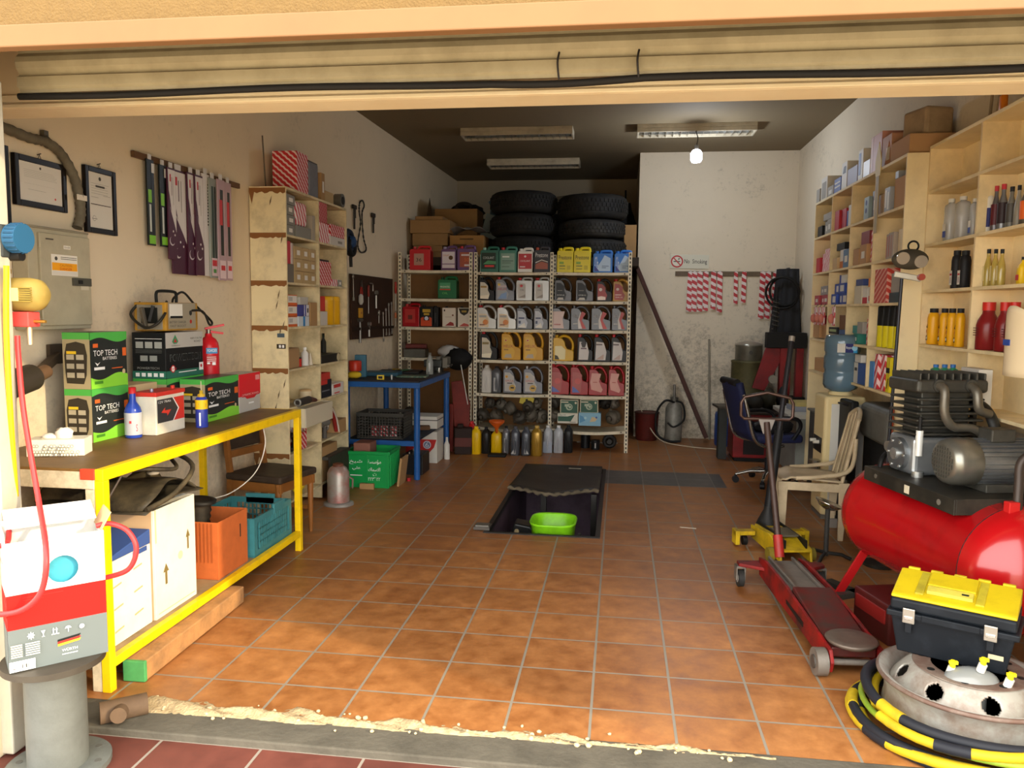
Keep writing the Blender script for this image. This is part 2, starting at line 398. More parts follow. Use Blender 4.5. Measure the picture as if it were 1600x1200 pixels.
# front wall: header and jambs
LJ, RJ = -2.21, 1.75
mb = MB()
mb.bx(-3.0, RW+.15, 2.9, 3.05, 2.392, CEIL+.05, m_stone)
mb.bx(-3.0, RW+.15, 2.884, 2.9, 2.392, 2.408, m_stone)
mb.bx(-3.0, RW+.15, 2.892, 2.9, 2.416, 2.445, m_stone)
struct('wall_front', mb, .003)
mb = MB().bx(-6, 6, 2.28, 2.305, 2.475, 4.2, m_fac).bx(-6, 6, 2.305, 2.9, 3.0, 3.1, m_fac); struct('wall_facade', mb)  # second box: unseen roof over the shutter slot, added to keep skylight out
mb = MB().bx(-6, 6, 2.262, 2.305, 2.408, 2.475, m_trim); struct('trim_3', mb, .004)
mb = MB().bx(-6, LJ, 2.28, 2.58, -.03, 2.41, m_stone).bx(-6, LJ-.02, 2.44, 2.58, 2.41, CEIL, m_stone); struct('wall_frontleft', mb, .006)
mb = MB().bx(RJ, 6, 2.28, 2.9, -.02, 2.41, m_stone); struct('wall_frontright', mb, .006)
# rolled-up shutter in the slot, with its bottom bar and rubber seal
m_shut = M('#a49678', .6, .05, dirt=.5, dcol='#7a6c50', scale=7)
t = thing('roller_shutter', 'grey beige metal roller shutter rolled up above the garage entrance', 'shutter', (-.2, 2.70, 2.395))
mb = MB(); prof = [(0, .0), (0, .012), (-.012, .02), (-.012, .055), (0, .062), (0, .066), (-.014, .085), (-.02, .105), (-.014, .125), (0, .14), (0, .16), (-.014, .18), (-.02, .20), (-.014, .22), (0, .235), (0, .26), (-.014, .28), (-.02, .30), (-.014, .32), (0, .34), (0, .56), (.03, .56), (.03, 0)]
mb.prism([(a, b) for a, b in prof], -2.0, 2.3, m_shut, 'yz'); part('curtain', mb, t)
mb = MB(); pts = []
for i in range(60):
    x = -2.0+4.3*i/59; sag = .012*math.sin(i*.33)+(.02 if 24 < i < 31 else 0)*math.sin((i-24)/7*PI)
    pts.append((x, -.004, -.013-sag*.35))
mb.tube(pts, .0125, M('#1d1a17', .7), 8); part('rubber_seal', mb, t)
mb = MB().tube(cr([(-.02, -.02, .075), (-.025, -.026, .04), (-.02, -.018, -.012)], 4), .0035, M('#2a2420', .6, .4)); part('pull_hook', mb, t)
mb = MB().tube(cr([(.24, -.02, .075), (.235, -.026, .04), (.24, -.018, -.012)], 4), .0035, M('#2a2420', .6, .4)); part('pull_hook', mb, t)
# threshold and street
mb = MB(); mb.bx(-6, 6, 2.67, 2.95, -.2, -.0015, m_conc); struct('trim_4', mb, .006)
mb = MB(); mb.bx(-8, 8, 1.75, 2.67, -.25, -.03, m_pave).bx(-30, 30, -30, 1.75, -.25, -.03, M('#b3a68e', .9, dirt=.3, dcol='#8f8472', scale=2)); struct('floor_outside', mb)
# rubble and sand swept along the threshold
def rub(u, v):
    x = -1.9+2.5*u; wob = .03*math.sin(u*31)+.02*math.sin(u*73+1)
    y = 2.855+.10*(v-.5)*(1.25-u)+wob*(v-.2)
    h = (.030*(1-.75*u))*math.sin(PI*v)*(.6+.4*math.sin(u*47+v*9))+rnd.uniform(-.004, .004)*(1 if 0 < v < 1 else 0)
    return (x, y, -.004+max(h, 0) if 0 < v < 1 else -.012)
mb = MB().grid(rub, 150, 8, M('#b9a27a', .95, dirt=.8, dcol='#7e6c50', scale=25, bump=.8, bscale=90))
for i in range(60):
    u = rnd.random()**1.6; mb.sphere((-1.9+2.4*u, 2.85+rnd.gauss(0, .035), .004), rnd.uniform(.004, .013), M('#c4b08a', .95), (1, 1, .7), 6, 4, .2, i)
tag(part('sand', mb, None), 'loose sand and mortar rubble along the garage threshold', 'sand', kind='stuff')
# ================================================================== left wall: frames, conduit, panel, wiper packs
paper = M('#d8d2c4', .6); ink = M('#4a463f', .6); inkl = M('#8f897c', .6); blackp = M('#17120f', .35); yel = M('#efb51a', .5); redp = M('#c8262b', .45)
def wallframe(lab, pts, land):
    """certificate frame on the left wall, pts pixel corners (x0,ytop,x1,ybottom) of the near and far edges"""
    (xa, ya0, ya1), (xb, yb0, yb1) = pts
    a = P(xa, ya0, x=lwall(3.4)+.03); b = P(xb, yb0, x=lwall(3.6)+.03); a2 = P(xa, ya1, x=lwall(3.4)+.03); b2 = P(xb, yb1, x=lwall(3.6)+.03)
    y0, y1 = a.y, b.y; z1 = (a.z+b.z)/2; z0 = (a2.z+b2.z)/2; w, h = y1-y0, z1-z0
    t = thing('framed_certificate', lab, 'picture frame', (lwall((y0+y1)/2)+.004, (y0+y1)/2, z0))
    fw = .028; mb = MB()
    mb.bx(0, .022, -w/2, -w/2+fw, 0, h, blackp).bx(0, .022, w/2-fw, w/2, 0, h, blackp).bx(0, .022, -w/2+fw, w/2-fw, 0, fw, blackp).bx(0, .022, -w/2+fw, w/2-fw, h-fw, h, blackp)
    part('frame', mb, t, .003)
    mb = MB().bx(.002, .012, -w/2+fw, w/2-fw, fw, h-fw, paper); part('paper', mb, t)
    els = [('c', .5, .9, .035, ink)]
    for i in range(5): els.append(('r', .12, .8-.045*i, .88-.1*rnd.random(), .805-.045*i, inkl))
    if not land: els += [('r', .3, .74, .68, .775, ink), ('r', .08, .42, .92, .432, M('#3a1a18', .6)), ('r', .1, .55, .4, .556, inkl), ('r', .6, .6, .9, .606, inkl), ('c', .2, .17, .05, inkl), ('c', .2, .17, .042, paper), ('r', .1, .16, .32, .168, ink)]
    else: els += [('r', .12, .45, .85, .452, inkl), ('r', .2, .3, .6, .306, inkl), ('c', .82, .16, .03, redp)]
    label(t, (.012, -w/2+fw, fw), (0, 1, 0), (0, 0, 1), w-2*fw, h-2*fw, els, 'print')
    mb = MB().cyl((.0, 0, h+.02), (.02, 0, h+.025), .003, M('#5a5248', .4, .6), n=8).tube([(.012, 0, h+.02), (.012, -.012, h-.002)], .0015, M('#5a5248', .4, .6), 5).tube([(.012, 0, h+.02), (.012, .012, h-.002)], .0015, M('#5a5248', .4, .6), 5)
    part('hook', mb, t)
wallframe('black framed certificate partly cut off at the left edge of the view', [(-45, 205, 345), (18, 234, 351)], True)
wallframe('black framed landscape certificate with thin lines of print, left of the conduit', [(22, 237, 318), (105, 259, 333)], True)
wallframe('black framed portrait certificate hanging right of the conduit, above the electrical panel', [(129, 257, 362), (179, 269, 368)], False)
# conduit
cm = M('#6e6654', .7, dirt=.5, dcol='#3a352a', scale=10)
WX = lambda y, o=.03: lwall(y)+o
def LW(px, py, o=.03): 
    p = P(px, py, x=-2.83+o); return P(px, py, x=lwall(p.y)+o)
cp = cr([LW(-60, 178), LW(0, 197), LW(45, 215), LW(72, 222), LW(95, 240), LW(115, 275), LW(124, 310), LW(126, 335), LW(121, 356)], 8)
o0 = cp[-1].copy(); t = thing('conduit', 'grey flexible cable conduit curving down the left wall into the electrical panel', 'conduit', o0)
mb = MB().tube([p-o0 for p in cp], lambda s: .024+.0025*math.sin(s*260), cm, 10); part('pipe', mb, t)
mb = MB(); c = LW(73, 222)-o0; mb.torus(c, .026, .006, M('#5c5546', .5, .5), 18, 6, MX.Rotation(PI/2, 3, 'Y')).box(c+V((-.01, 0, .03)), (.02, .03, .05), M('#5c5546', .5, .5)); part('clamp', mb, t)
mb = MB(); c = LW(122, 309)-o0; mb.box(c+V((.022, 0, 0)), (.006, .075, .028), M('#ddd3bf', .6)); part('cable_tag', mb, t, .002)
# electrical panel
a, b = LW(45, 352, .1), LW(141, 366, .1); a2 = LW(50, 516, .1); y0, y1 = a.y, b.y; z0, z1 = a2.z, a.z+.005
pm = M('#b2a98e', .5, dirt=.3, dcol='#6d6654', scale=5)
w, h = y1-y0, z1-z0; t = thing('electrical_panel', 'grey beige electrical distribution board with caution sticker on the left wall', 'electrical panel', (lwall(y0+w/2)+.004, y0+w/2, z0), -.03)
part('housing', MB().bx(0, .085, -w/2, w/2, 0, h, pm).bx(-.002, .09, -w/2-.02, w/2, h-.012, h, M('#8d8570', .5)), t, .004)
d = part('door', MB().bx(.085, .1, -w/2+.06, w/2-.01, .02, h-.03, pm), t, .003)
part('hinge', MB().cyl((.1, -w/2+.06, h*.8), (.1, -w/2+.06, h*.87), .006, pm), d); part('hinge', MB().cyl((.1, -w/2+.06, h*.12), (.1, -w/2+.06, h*.19), .006, pm), d)
part('latch', MB().bx(.1, .112, w/2-.15, w/2-.02, h*.44, h*.52, M('#4c4a3f', .4)).bx(.112, .118, w/2-.12, w/2-.09, h*.46, h*.5, M('#23221f', .4)), d, .002)
label(d, (.1, -w/2+.06, .02), (0, 1, 0), (0, 0, 1), w-.07, h-.05, [('r', .2, .55, .72, .78, M('#e8e2d4', .5)), ('r', .21, .555, .71, .6, M('#d9d2c4', .5)), ('r', .21, .605, .71, .69, M('#f0a417', .5)), ('t', 'CAUTION', .36, .65, .6, .675, M('#b5621a', .5)), ('t', 'DANGER', .36, .612, .6, .638, M('#c23a12', .5)), ('c', .29, .735, .022, ink), ('r', .38, .75, .7, .756, ink), ('r', .38, .73, .7, .736, ink), ('r', .1, .93, .25, .945, ink), ('r', .44, .845, .58, .885, M('#e4dfd0', .5)), ('t', '10-00', .455, .855, .565, .875, ink), ('r', .76, .4, .93, .47, M('#c8bfa8', .5))], 'sticker', 'white and orange caution sticker')
# wiper blade packs on a wooden rail
a, b = LW(207, 240, .02), LW(373, 291, .02)
rail = solo('hanging_rail', MB().beam((0, 0, 0), b-a, .02, .035, M('#6b4c30', .7, dirt=.4, scale=8)), 'brown wooden rail screwed to the left wall holding wiper blade packs', 'rail', a)
pk_black = M('#20231f', .35); pk_plum = M('#4c2034', .4); pk_wh = M('#ddd6d0', .4); pk_gr = M('#3c4a42', .35); lime = M('#7fc32a', .4)
def wiper(i, px, py0, py1, wpx, kind, lab, group):
    o = .035+.012*(i % 3); c = LW(px, py0, o); e = LW(px, py1, o); h = c.z-e.z
    w = abs(LW(px+wpx, py0, o).y-c.y)
    t = thing('wiper_blade_pack', lab, 'wiper pack', (c.x, c.y, e.z), group=group)
    base = {'g': pk_black, 'p': pk_plum, 'w': pk_wh, 'c': M('#9fa49a', .2, alpha=.85), 'r': M('#b79aa0', .25)}[kind]
    part('pack', MB().bx(-.005, .005, -w/2, w/2, 0, h*.97, base), t, .002)
    part('hook_tab', MB().bx(-.003, .003, -w*.2, w*.2, h*.96, h+.015, M('#cfcac4', .3)), t)
    F = ((.005, -w/2, 0), (0, 1, 0), (0, 0, 1), w, h*.97)
    if kind == 'g': els = [('r', .1, .02, .95, .12, lime), ('r', .1, .5, .6, .65, lime), ('r', .2, .16, .45, .48, M('#c9cfc6', .4)), ('r', .55, .12, .75, .95, M('#0d0f10', .3)), ('r', .6, .85, 1, .96, M('#d6d6d2', .4))]
    elif kind == 'p': els = [('p', [(0.05, .98), (.95, .98), (.95, .3), (.75, .38), (.35, .52), (.15, .62)], pk_wh), ('p', [(.05, .78), (.12, .62), (.4, .52), (.2, .7)], pk_plum), ('r', .25, .85, .4, .93, redp), ('r', .45, .7, .5, .9, pk_plum), ('r', .62, .6, .66, .9, inkl), ('c', .35, .2, .05, M('#cfc6c8', .4)), ('c', .4, .21, .045, pk_plum), ('c', .7, .27, .012, pk_wh), ('c', .5, .31, .012, pk_wh)]
    elif kind == 'w': els = [('r', .75, .05, .95, .12, ink)] + [('r', .6, .5+.03*k, .9, .515+.03*k, blackp) for k in range(14)]
    elif kind == 'r': els = [('r', .3, .25, .7, .9, pk_black), ('r', .2, .55, .6, .8, redp), ('r', .1, .02, .9, .2, M('#e3c9cb', .4)), ('r', .25, .1, .8, .15, redp)]
    else: els = [('r', .25, .2, .55, .92, M('#2e3f36', .3)), ('r', .62, .2, .8, .92, M('#1a1c1b', .3)), ('r', .1, .02, .95, .2, M('#d8c0c2', .4)), ('r', .2, .12, .8, .18, redp), ('r', .3, .05, .7, .09, M('#4b8a3a', .4))]
    label(t, *F, els, 'print')
G = 'wiper blade packs on the rail'
WL = [(233, 245, 383, 12, 'g', 'black and lime wiper blade pack hanging leftmost on the rail'),
      (253, 254, 385, 12, 'g', 'black and lime wiper blade pack, second from the left on the rail'),
      (266, 258, 405, 13, 'p', 'plum wiper pack mostly hidden behind the white curved pack'),
      (277, 261, 428, 24, 'p', 'wide plum and white wiper pack with swirl, leftmost of the curved ones'),
      (297, 265, 430, 13, 'p', 'plum and white wiper pack, middle of the curved ones'),
      (309, 269, 430, 13, 'p', 'plum and white wiper pack touching the white dotted pack'),
      (320, 267, 431, 12, 'w', 'white wiper pack with a column of black marks'),
      (331, 274, 434, 12, 'c', 'clear wiper pack with green insert beside the white dotted pack'),
      (344, 276, 438, 12, 'r', 'pinkish clear wiper pack with a red patch near its middle'),
      (355, 281, 438, 10, 'r', 'clear wiper pack hanging rightmost on the rail')]
for i, a in enumerate(WL): wiper(i, *a, G)
# ------------------------------------------------------------------ yellow framed bench
BX0, BX1, BYA, BYB, BT = -2.80, -2.085, 2.92, 4.95, .955
ym = M('#eec40a', .45, dirt=.35, dcol='#7a6210', scale=14, thr=.58); wood = M('#7a5a30', .5, dirt=.5, dcol='#4a3318', scale=6); cream_old = M('#d9c8a8', .7, dirt=.6, dcol='#7d6a4c', scale=14)
t = thing('workbench', 'long yellow framed workbench with brown top along the left wall', 'workbench', (BX1, BYA, 0))
L = BYB-BYA; W = BX1-BX0
part('tabletop', MB().bx(-W, -.035, .0, L-.03, BT-.035, BT-.0008, wood), t, .004)
mb = MB().bx(-.038, 0, 0, L, BT-.05, BT-.001, ym).bx(-W, -.038, L-.04, L, BT-.05, BT-.001, ym); part('rail', mb, t, .003)
part('end_rail', MB().bx(-W, -.04, -.002, .04, BT-.085, BT-.012, cream_old), t, .003)
for nm, x, y in (('leg', -.04, 0), ('leg', -.04, L-.04), ('leg', -W, L-.04), ('leg', -W, 0)):
    part(nm, MB().bx(x, x+.04, y, y+.04, 0, BT-.05, ym), t, .003)
part('leg', MB().bx(-.085, -.042, .003, .04, 0, BT-.085, cream_old), t, .003, label='worn cream leg beside the yellow front leg')
part('rail', MB().bx(-.036, 0, .04, L-.04, .10, .14, ym).bx(-W, -.04, L-.04, L, .09, .13, ym), t, .003)
part('lower_shelf', MB().bx(-W, -.037, .02, L-.0, .115, .135, M('#a98f68', .8, dirt=.6, dcol='#5e4c34', scale=6)), t, .002)
part('tape', MB().bx(-.10, -.035, -.006, .012, BT-.045, BT-.0005, M('#d9432a', .5)), t, .003, label='red tape on the bench corner')
# beam on the floor
a, b = P(210, 1045, z=.06), P(368, 930, z=.04); 
t = thing('wooden_beam', 'dirty wooden beam with green painted end lying along the bench foot', 'beam', (a.x, a.y, 0))
bd = V((b.x-a.x, b.y-a.y, 0)); part('timber', MB().beam((0, 0, .05), bd+V((0, 0, .05)), .10, .09, M('#b58452', .85, dirt=.6, dcol='#6b5238', scale=9, bump=.4)), t, .006)
part('painted_end', MB().beam(bd.normalized()*-.006+V((0, 0, .05)), bd.normalized()*.015+V((0, 0, .05)), .102, .092, M('#4d9a58', .7, dirt=.4)), t, .004)
# ------------------------------------------------------------------ goods on the bench
gtop, gdark = M('#4fae4a', .35), M('#2a2e2c', .35); glime = M('#86cf3c', .35); orange = M('#d9662a', .4); wtx = M('#eeeeea', .4)
clear = M('#f4f0e6', .08, alpha=.16)
def toptech(lab, c, grp=None):
    x0, x1, y0, y1, z0, z1 = c; d = (x1-x0, y1-y0, z1-z0)
    wav = lambda v, a, s: [(i/16, v+a*math.sin(i/16*2*PI*s)) for i in range(17)]
    up = wav(.86, .045, 1.0); lo = wav(.2, .05, -1.0)
    fx = [('p', [(0, 1)]+[(u, v) for u, v in up]+[(1, 1)], gtop), ('p', [(0, 0)]+lo+[(1, 0)], glime), ('t', 'TOP TECH', .08, .58, .72, .68, wtx), ('t', 'BATTERIES', .32, .5, .7, .555, wtx), ('r', .07, .73, .2, .8, orange), ('r', .86, .55, .97, .7, orange), ('r', .55, .33, .85, .345, orange), ('r', .08, .33, .36, .38, wtx), ('c', .88, .26, .045, M('#c9b48a', .4)), ('r', .08, .08, .3, .13, M('#4a8a28', .4)), ('p', [(.1, .47), (.16, .4), (.24, .47), (.17, .44)], wtx)]
    fy = [('r', 0, 0, 1, .88, M('#a99b78', .4)), ('r', 0, .88, 1, 1, gtop), ('p', [(.12, .1), (.08, .3), (.06, .6), (.15, .8), (.5, .84), (.82, .8), (.9, .6), (.86, .25), (.75, .09)], M('#3b352b', .4)), ('r', .14, .62, .5, .67, M('#e8c227', .4))]
    for i in range(3):
        for j in range(2): fy.append(('r', .14+.36*j, .18+.16*i+.02, .42+.36*j, .29+.16*i, M('#b5ab93', .4)))
    return boxthing('battery_box', lab, 'battery box', x0, x1, y0, y1, z0, z1, gdark, {'+x': fx, '-y': fy}, .004, 0, grp)
c = cornerL(104, 146, 203, 692, BT, 609); zz = c[5]
toptech('green and dark battery box on the bench, lower of the stacked pair', c)
toptech('green and dark battery box stacked on its twin at the near bench end', c[:4]+(zz+.001, P(146, 520, y=c[2]).z))
c = (-2.52, -2.365, 4.24, 4.64, BT, 1.205)
tt3 = c; toptech('green and dark battery box standing alone beside the red and grey box', c)
c2 = (c[1]-.17, c[1], c[3]+.004, 0, 0, 0)
boxthing('battery_box', 'red over grey battery box at the far end of the bench', 'battery box', c[1]-.155, c[1], 4.646, 4.94, BT, 1.2, M('#b9b4aa', .35), {'+x': [('r', 0, .42, 1, 1, M('#d8262e', .35)), ('r', .12, .4, .95, .5, M('#c41f28', .4)), ('t', 'DYNAMIC POWER', .14, .42, .92, .48, M('#e9b7b4', .4)), ('r', .76, .8, .96, .93, M('#e59a98', .4)), ('p', [(.25, .4), (.8, .4), (.7, .34), (.35, .34)], redp), ('r', .42, .2, .66, .24, wtx)], '-y': [('r', 0, .42, 1, 1, M('#c9242b', .35))]}, .004)
# green box and black box at the wall side
c = (-2.74, -2.535, 4.13, 4.53, BT+.262, 1.475); by = c
c0 = (c[0], c[1], c[2], c[3], BT, BT+.258)
toptech('green battery box at the back of the bench under the black box', c0)
fx = [('r', 0, .66, 1, 1, M('#b9b6ae', .4)), ('r', 0, 0, 1, .16, M('#2d6e5a', .4)), ('t', 'POWERTECH', .1, .36, .92, .52, M('#6f7470', .4)), ('t', 'POWERTECH', .108, .372, .912, .508, M('#16181a', .4)), ('p', [(.24, .95), (.32, .8), (.28, .75), (.2, .75), (.16, .8)], M('#3f8d5e', .4)), ('p', [(.24, .87), (.28, .78), (.2, .78)], redp), ('t', 'POWERTECH', .14, .695, .36, .72, ink), ('t', 'KEEPS IT ON THE', .64, .83, .96, .87, ink), ('t', 'ROAD', .74, .76, .92, .8, ink), ('c', .16, .2, .085, redp), ('c', .16, .2, .06, wtx), ('t', 'DIN', .08, .175, .24, .225, redp), ('r', .86, .1, .98, .28, wtx), ('c', .92, .2, .04, redp), ('r', .3, .1, .78, .12, wtx)]
fy = [('r', 0, 0, 1, .16, M('#2d6e5a', .4)), ('t', 'POWERTECH', .15, .2, .8, .25, M('#8b8f8b', .4)), ('r', .1, .86, .9, .87, wtx)] + [('r', .12+.28*j, .66, .34+.28*j, .8, M('#9fa29c', .4)) for j in range(3)]+[('r', .25+.28*j, .38, .47+.28*j, .5, M('#8f938e', .4)) for j in range(2)]+[('r', .1+.18*j, .04, .22+.18*j, .12, wtx) for j in range(5)]+[('r', .12, .56+.03*k, .9, .565+.03*k, M('#7c7f7b', .4)) for k in range(3)]
boxthing('battery_box', 'black battery box with white band and teal base, stacked high at the back', 'battery box', *c[:4], BT+.26, c[5], M('#1b1d1e', .35), {'+x': fx, '-y': fy}, .004)
BLK = c
# cream box between
c = cornerL(203, 240, 262, 640, BT, 597); 
boxthing('battery_box', 'plain cream carton behind the blue bottle on the bench', 'carton', -2.75, -2.58, 3.86, 4.11, BT, 1.2, M('#d3b78a', .7), {}, .003)
# spray can with blue cap
p = V((-2.70, 3.93, 1.2005)); t = thing('spray_can', 'small dark spray can with a blue cap standing on the cream carton', 'spray can', p)
part('can', MB().lathe([(.026, 0), (.028, .005), (.028, .10), (.022, .115)], M('#3a3c3a', .3, .5)), t); part('cap', MB().lathe([(.029, .105), (.029, .13), (.022, .138), (0, .138)], M('#2f8fb4', .4)), t); part('label', MB().lathe([(.0285, .05), (.0285, .09)], M('#c9a62a', .4)), t)
# jump starter
xa, xb = BLK[0]+.0, BLK[1]-.01; ya, yb = BLK[2]+.03, BLK[3]-.03
zj = BLK[5]; t = thing('battery_charger', 'yellow metal battery charger with black handle on top of the black box', 'battery charger', ((xa+xb)/2, (ya+yb)/2, zj+.001))
w, l, h = xb-xa, yb-ya, .17; ycm = M('#b98a2c', .5, dirt=.6, dcol='#4a3a1c', scale=10)
part('case', MB().bx(-w/2, w/2, -l/2, l/2, .008, h, ycm), t, .006)
part('front_panel', MB().bx(-w/2+.02, w/2-.02, -l/2-.004, -l/2, .015, h-.015, M('#8f8878', .5, dirt=.4)).bx(-.05, .05, -l/2-.008, -l/2-.003, .05, h-.03, M('#20221f', .3)), t, .002)
label(t, (w/2, -l/2, .008), (0, 1, 0), (0, 0, 1), l, h, [('r', .06, .06, .92, .94, M('#9a917c', .5)), ('r', .1, .45, .5, .9, M('#e0ddd2', .5)), ('r', .12, .42, .5, .5, M('#1a1c1a', .4)), ('t', 'BATTERY CHARGER', .1, .25, .6, .33, ink), ('t', 'FAST BOOST', .12, .12, .6, .2, ink), ('c', .75, .6, .09, M('#2c2c2a', .4)), ('c', .75, .3, .07, M('#b5301f', .4))], 'printed_panel')
part('handle', MB().tube(cr([(0, -l*.3, h), (0, -l*.3, h+.05), (0, -l*.2, h+.065), (0, l*.2, h+.065), (0, l*.3, h+.05), (0, l*.3, h)], 5), .009, M('#1c1c1a', .5)), t)
part('cable', MB().tube(cr([(w/2-.02, l*.2, .12), (w/2+.03, l/2, .12), (w/2+.04, l/2+.06, .04), (w/2+.02, l/2+.12, .06), (0, l/2+.14, .16), (-.03, l/2+.06, .235), (-.03, l/2-.04, .2), (-.03, l/2-.06, h)], 6), .007, M('#26241f', .5)), t)
part('cable', MB().tube(cr([(-w/2+.03, -l/2+.02, h), (-w/2, -l/2-.03, .1), (0, -l/2-.055, .03), (w/2-.03, -l/2-.04, .05), (w/2-.01, -l/2+.02, .12), (0, 0, h+.005)], 6), .008, M('#2a2822', .5)), t)
part('clamp', MB().beam((-.03, -l/2-.03, .14), (.0, -l/2-.04, .02), .02, .02, M('#6d675a', .4, .6)).beam((.04, -l/2-.03, .15), (.02, -l/2-.04, .06), .018, .018, M('#1d1d1b', .5)), t, .002)
# extinguisher
p = P(331, 580, x=-2.52); pz = BT
y = P(331, 592, x=-2.52).y; t = thing('fire_extinguisher', 'red fire extinguisher standing behind the green box on the bench', 'fire extinguisher', (-2.60, 4.72, BT))
rm = M('#d0232b', .3); r = .062
ztop = .50
part('cylinder', MB().lathe([(r*.9, 0), (r, .02), (r, ztop-.09), (r*.93, ztop-.06), (r*.7, ztop-.035), (.022, ztop-.02), (.02, ztop)], rm), t)
part('valve', MB().cyl((0, 0, ztop-.005), (0, 0, ztop+.025), .017, M('#7a756a', .3, .8)), t)
part('lever', MB().beam((-.02, -.01, ztop+.03), (.075, .06, ztop+.055), .022, .014, rm).beam((-.01, -.01, ztop+.015), (.07, .055, ztop+.0), .022, .014, rm), t, .002)
label(t, (.0195, -.0690, ztop-.21), (.7, .7, 0), (0, 0, 1), .07, .12, [('r', 0, .7, 1, 1, M('#3a86b8', .4)), ('t', 'POWDER', .1, .78, .95, .94, wtx), ('r', 0, .05, .9, .6, M('#b81d22', .4)), ('r', .05, .5, .85, .53, wtx), ('r', .05, .4, .85, .43, wtx), ('r', .05, .3, .85, .33, wtx), ('r', .05, .15, .3, .25, wtx), ('r', .5, .1, .8, .25, wtx)])
# tissue box
c = cornerL(50, 56, 146, 697, BT, 672)
c = cornerL(62, 100, 145, 690, BT, 668)
tx0, tx1, ty0 = P(50, 698, z=BT).x, P(143, 690, z=BT).x, P(95, 697, z=BT).y
t = thing('tissue_box', 'white tissue box with honeycomb print at the near bench end', 'tissue box', ((-2.62-2.36)/2, 3.2, BT), .35)
d = (.235, .115, .075); part('carton_body', MB().box((0, 0, d[2]/2), d, M('#efe9da', .6)), t, .002)
els = []
for i in range(17):
    for j in range(4):
        if rnd.random() < .78-.1*j:
            cx, cy = .06+.052*(i+.5*(j % 2)), .12+.17*j
            els.append(('p', [(cx+.03*math.cos(k*PI/3), cy+.1*math.sin(k*PI/3)) for k in range(6)], M('#6e6a3c', .6)))
            els.append(('p', [(cx+.024*math.cos(k*PI/3), cy+.08*math.sin(k*PI/3)) for k in range(6)], M('#efe9da', .6)))
label(t, *faceof(d, '-y'), els[:120], 'printed_panel')
part('tissue', MB().sphere((.02, 0, .09), .035, M('#f4f0e6', .8), (1.1, .8, .9), 12, 8, .12, 3).sphere((-.04, .0, .08), .025, M('#f4f0e6', .8), (1.4, .7, .6), 10, 7, .15, 5), t)
# blue bottle with red cap
p = P(209, 683, z=BT); t = thing('additive_bottle', 'blue bottle with red cap and silver label on the bench', 'bottle', p); k = (P(209, 605, y=p.y).z-BT)/.2
part('bottle', MB().lathe([(.03*k, 0), (.032*k, .005), (.032*k, .105*k), (.028*k, .12*k), (.013*k, .145*k), (.011*k, .18*k)], M('#2b46a6', .2)), t)
part('cap', MB().lathe([(.014*k, .175*k), (.014*k, .2*k), (0, .2*k)], redp), t)
part('label', MB().lathe([(.0325*k, .012*k), (.0325*k, .1*k)], M('#b9bac0', .35)), t)
label(t, (.007, -.034*k, .02*k), (.8, .6, 0), (0, 0, 1), .035*k, .07*k, [('r', 0, .55, .7, .7, redp), ('t', '1TS', .25, .1, .85, .5, M('#c23036', .4))], 'print')
# car battery white with red lid
c = cornerL(216, 245, 299, 681, BT, 622); d = (c[1]-c[0], c[3]-c[2], c[5]-c[4]); d = (max(d[0], .13), .27, .205); c = (c[0], c[1], c[2], c[2]+.27)
t = thing('car_battery', 'white car battery with red lid and black red label on the bench', 'car battery', (c[1]-d[0]/2, (c[2]+c[3])/2, BT))
part('case', MB().box((0, 0, d[2]/2), d, M('#e6dfcc', .4, dirt=.2)), t, .005)
part('lid', MB().box((0, 0, d[2]+.008), (d[0]+.008, d[1]+.008, .022), M('#d2382c', .45)), t, .003)
part('terminal', MB().cyl((.02, -d[1]*.36, d[2]+.018), (.02, -d[1]*.36, d[2]+.036), .009, M('#9a95a8', .4, .6)), t)
part('terminal', MB().cyl((.02, d[1]*.36, d[2]+.018), (.02, d[1]*.36, d[2]+.036), .011, M('#d2382c', .45)), t)
label(t, *faceof(d, '+x'), [('r', .04, .3, .97, .9, M('#3c3a3a', .4)), ('p', [(.58, .9), (.78, .6), (.58, .3), (.97, .3), (.97, .9)], M('#d63a2e', .4)), ('p', [(.56, .9), (.59, .9), (.79, .6), (.59, .3), (.56, .3), (.75, .6)], wtx), ('t', '12V 70Ah', .08, .8, .5, .86, wtx), ('p', [(.16, .56), (.3, .68), (.28, .6), (.5, .6), (.36, .45), (.36, .52)], M('#e04432', .4))])
# WD style can
p = V((-2.30, 4.08, BT)); t = thing('lubricant_can', 'blue and yellow lubricant spray can standing before the lone green box', 'spray can', p); k = (P(317, 610, y=4.08).z-BT)/.2
part('can', MB().lathe([(.031*k, 0), (.032*k, .004), (.032*k, .15*k), (.026*k, .162*k), (.016*k, .168*k)], M('#33409c', .3)), t)
part('nozzle', MB().lathe([(.02*k, .163*k), (.019*k, .178*k), (.009*k, .183*k), (.009*k, .2*k), (0, .2*k)], M('#c9a62f', .4)).cyl((0, 0, .19*k), (0, .0, .25*k), .0022, M('#c9b9a0', .4)), t)
part('label', MB().lathe([(.0325*k, .1*k), (.0325*k, .15*k)], M('#f0c61e', .4)), t)
label(t, (.0, -.034*k, .105*k), (.8, .6, 0), (0, 0, 1), .04*k, .035*k, [('t', 'WD-40', .05, .15, .95, .85, M('#1f2a6a', .4))], 'print')
label(t, (.004, -.034*k, .01*k), (.8, .6, 0), (0, 0, 1), .03*k, .08*k, [('r', 0, 0, .3, .9, wtx), ('r', .45, .1, .6, .7, wtx), ('r', .7, .05, .8, .6, wtx)], 'print')
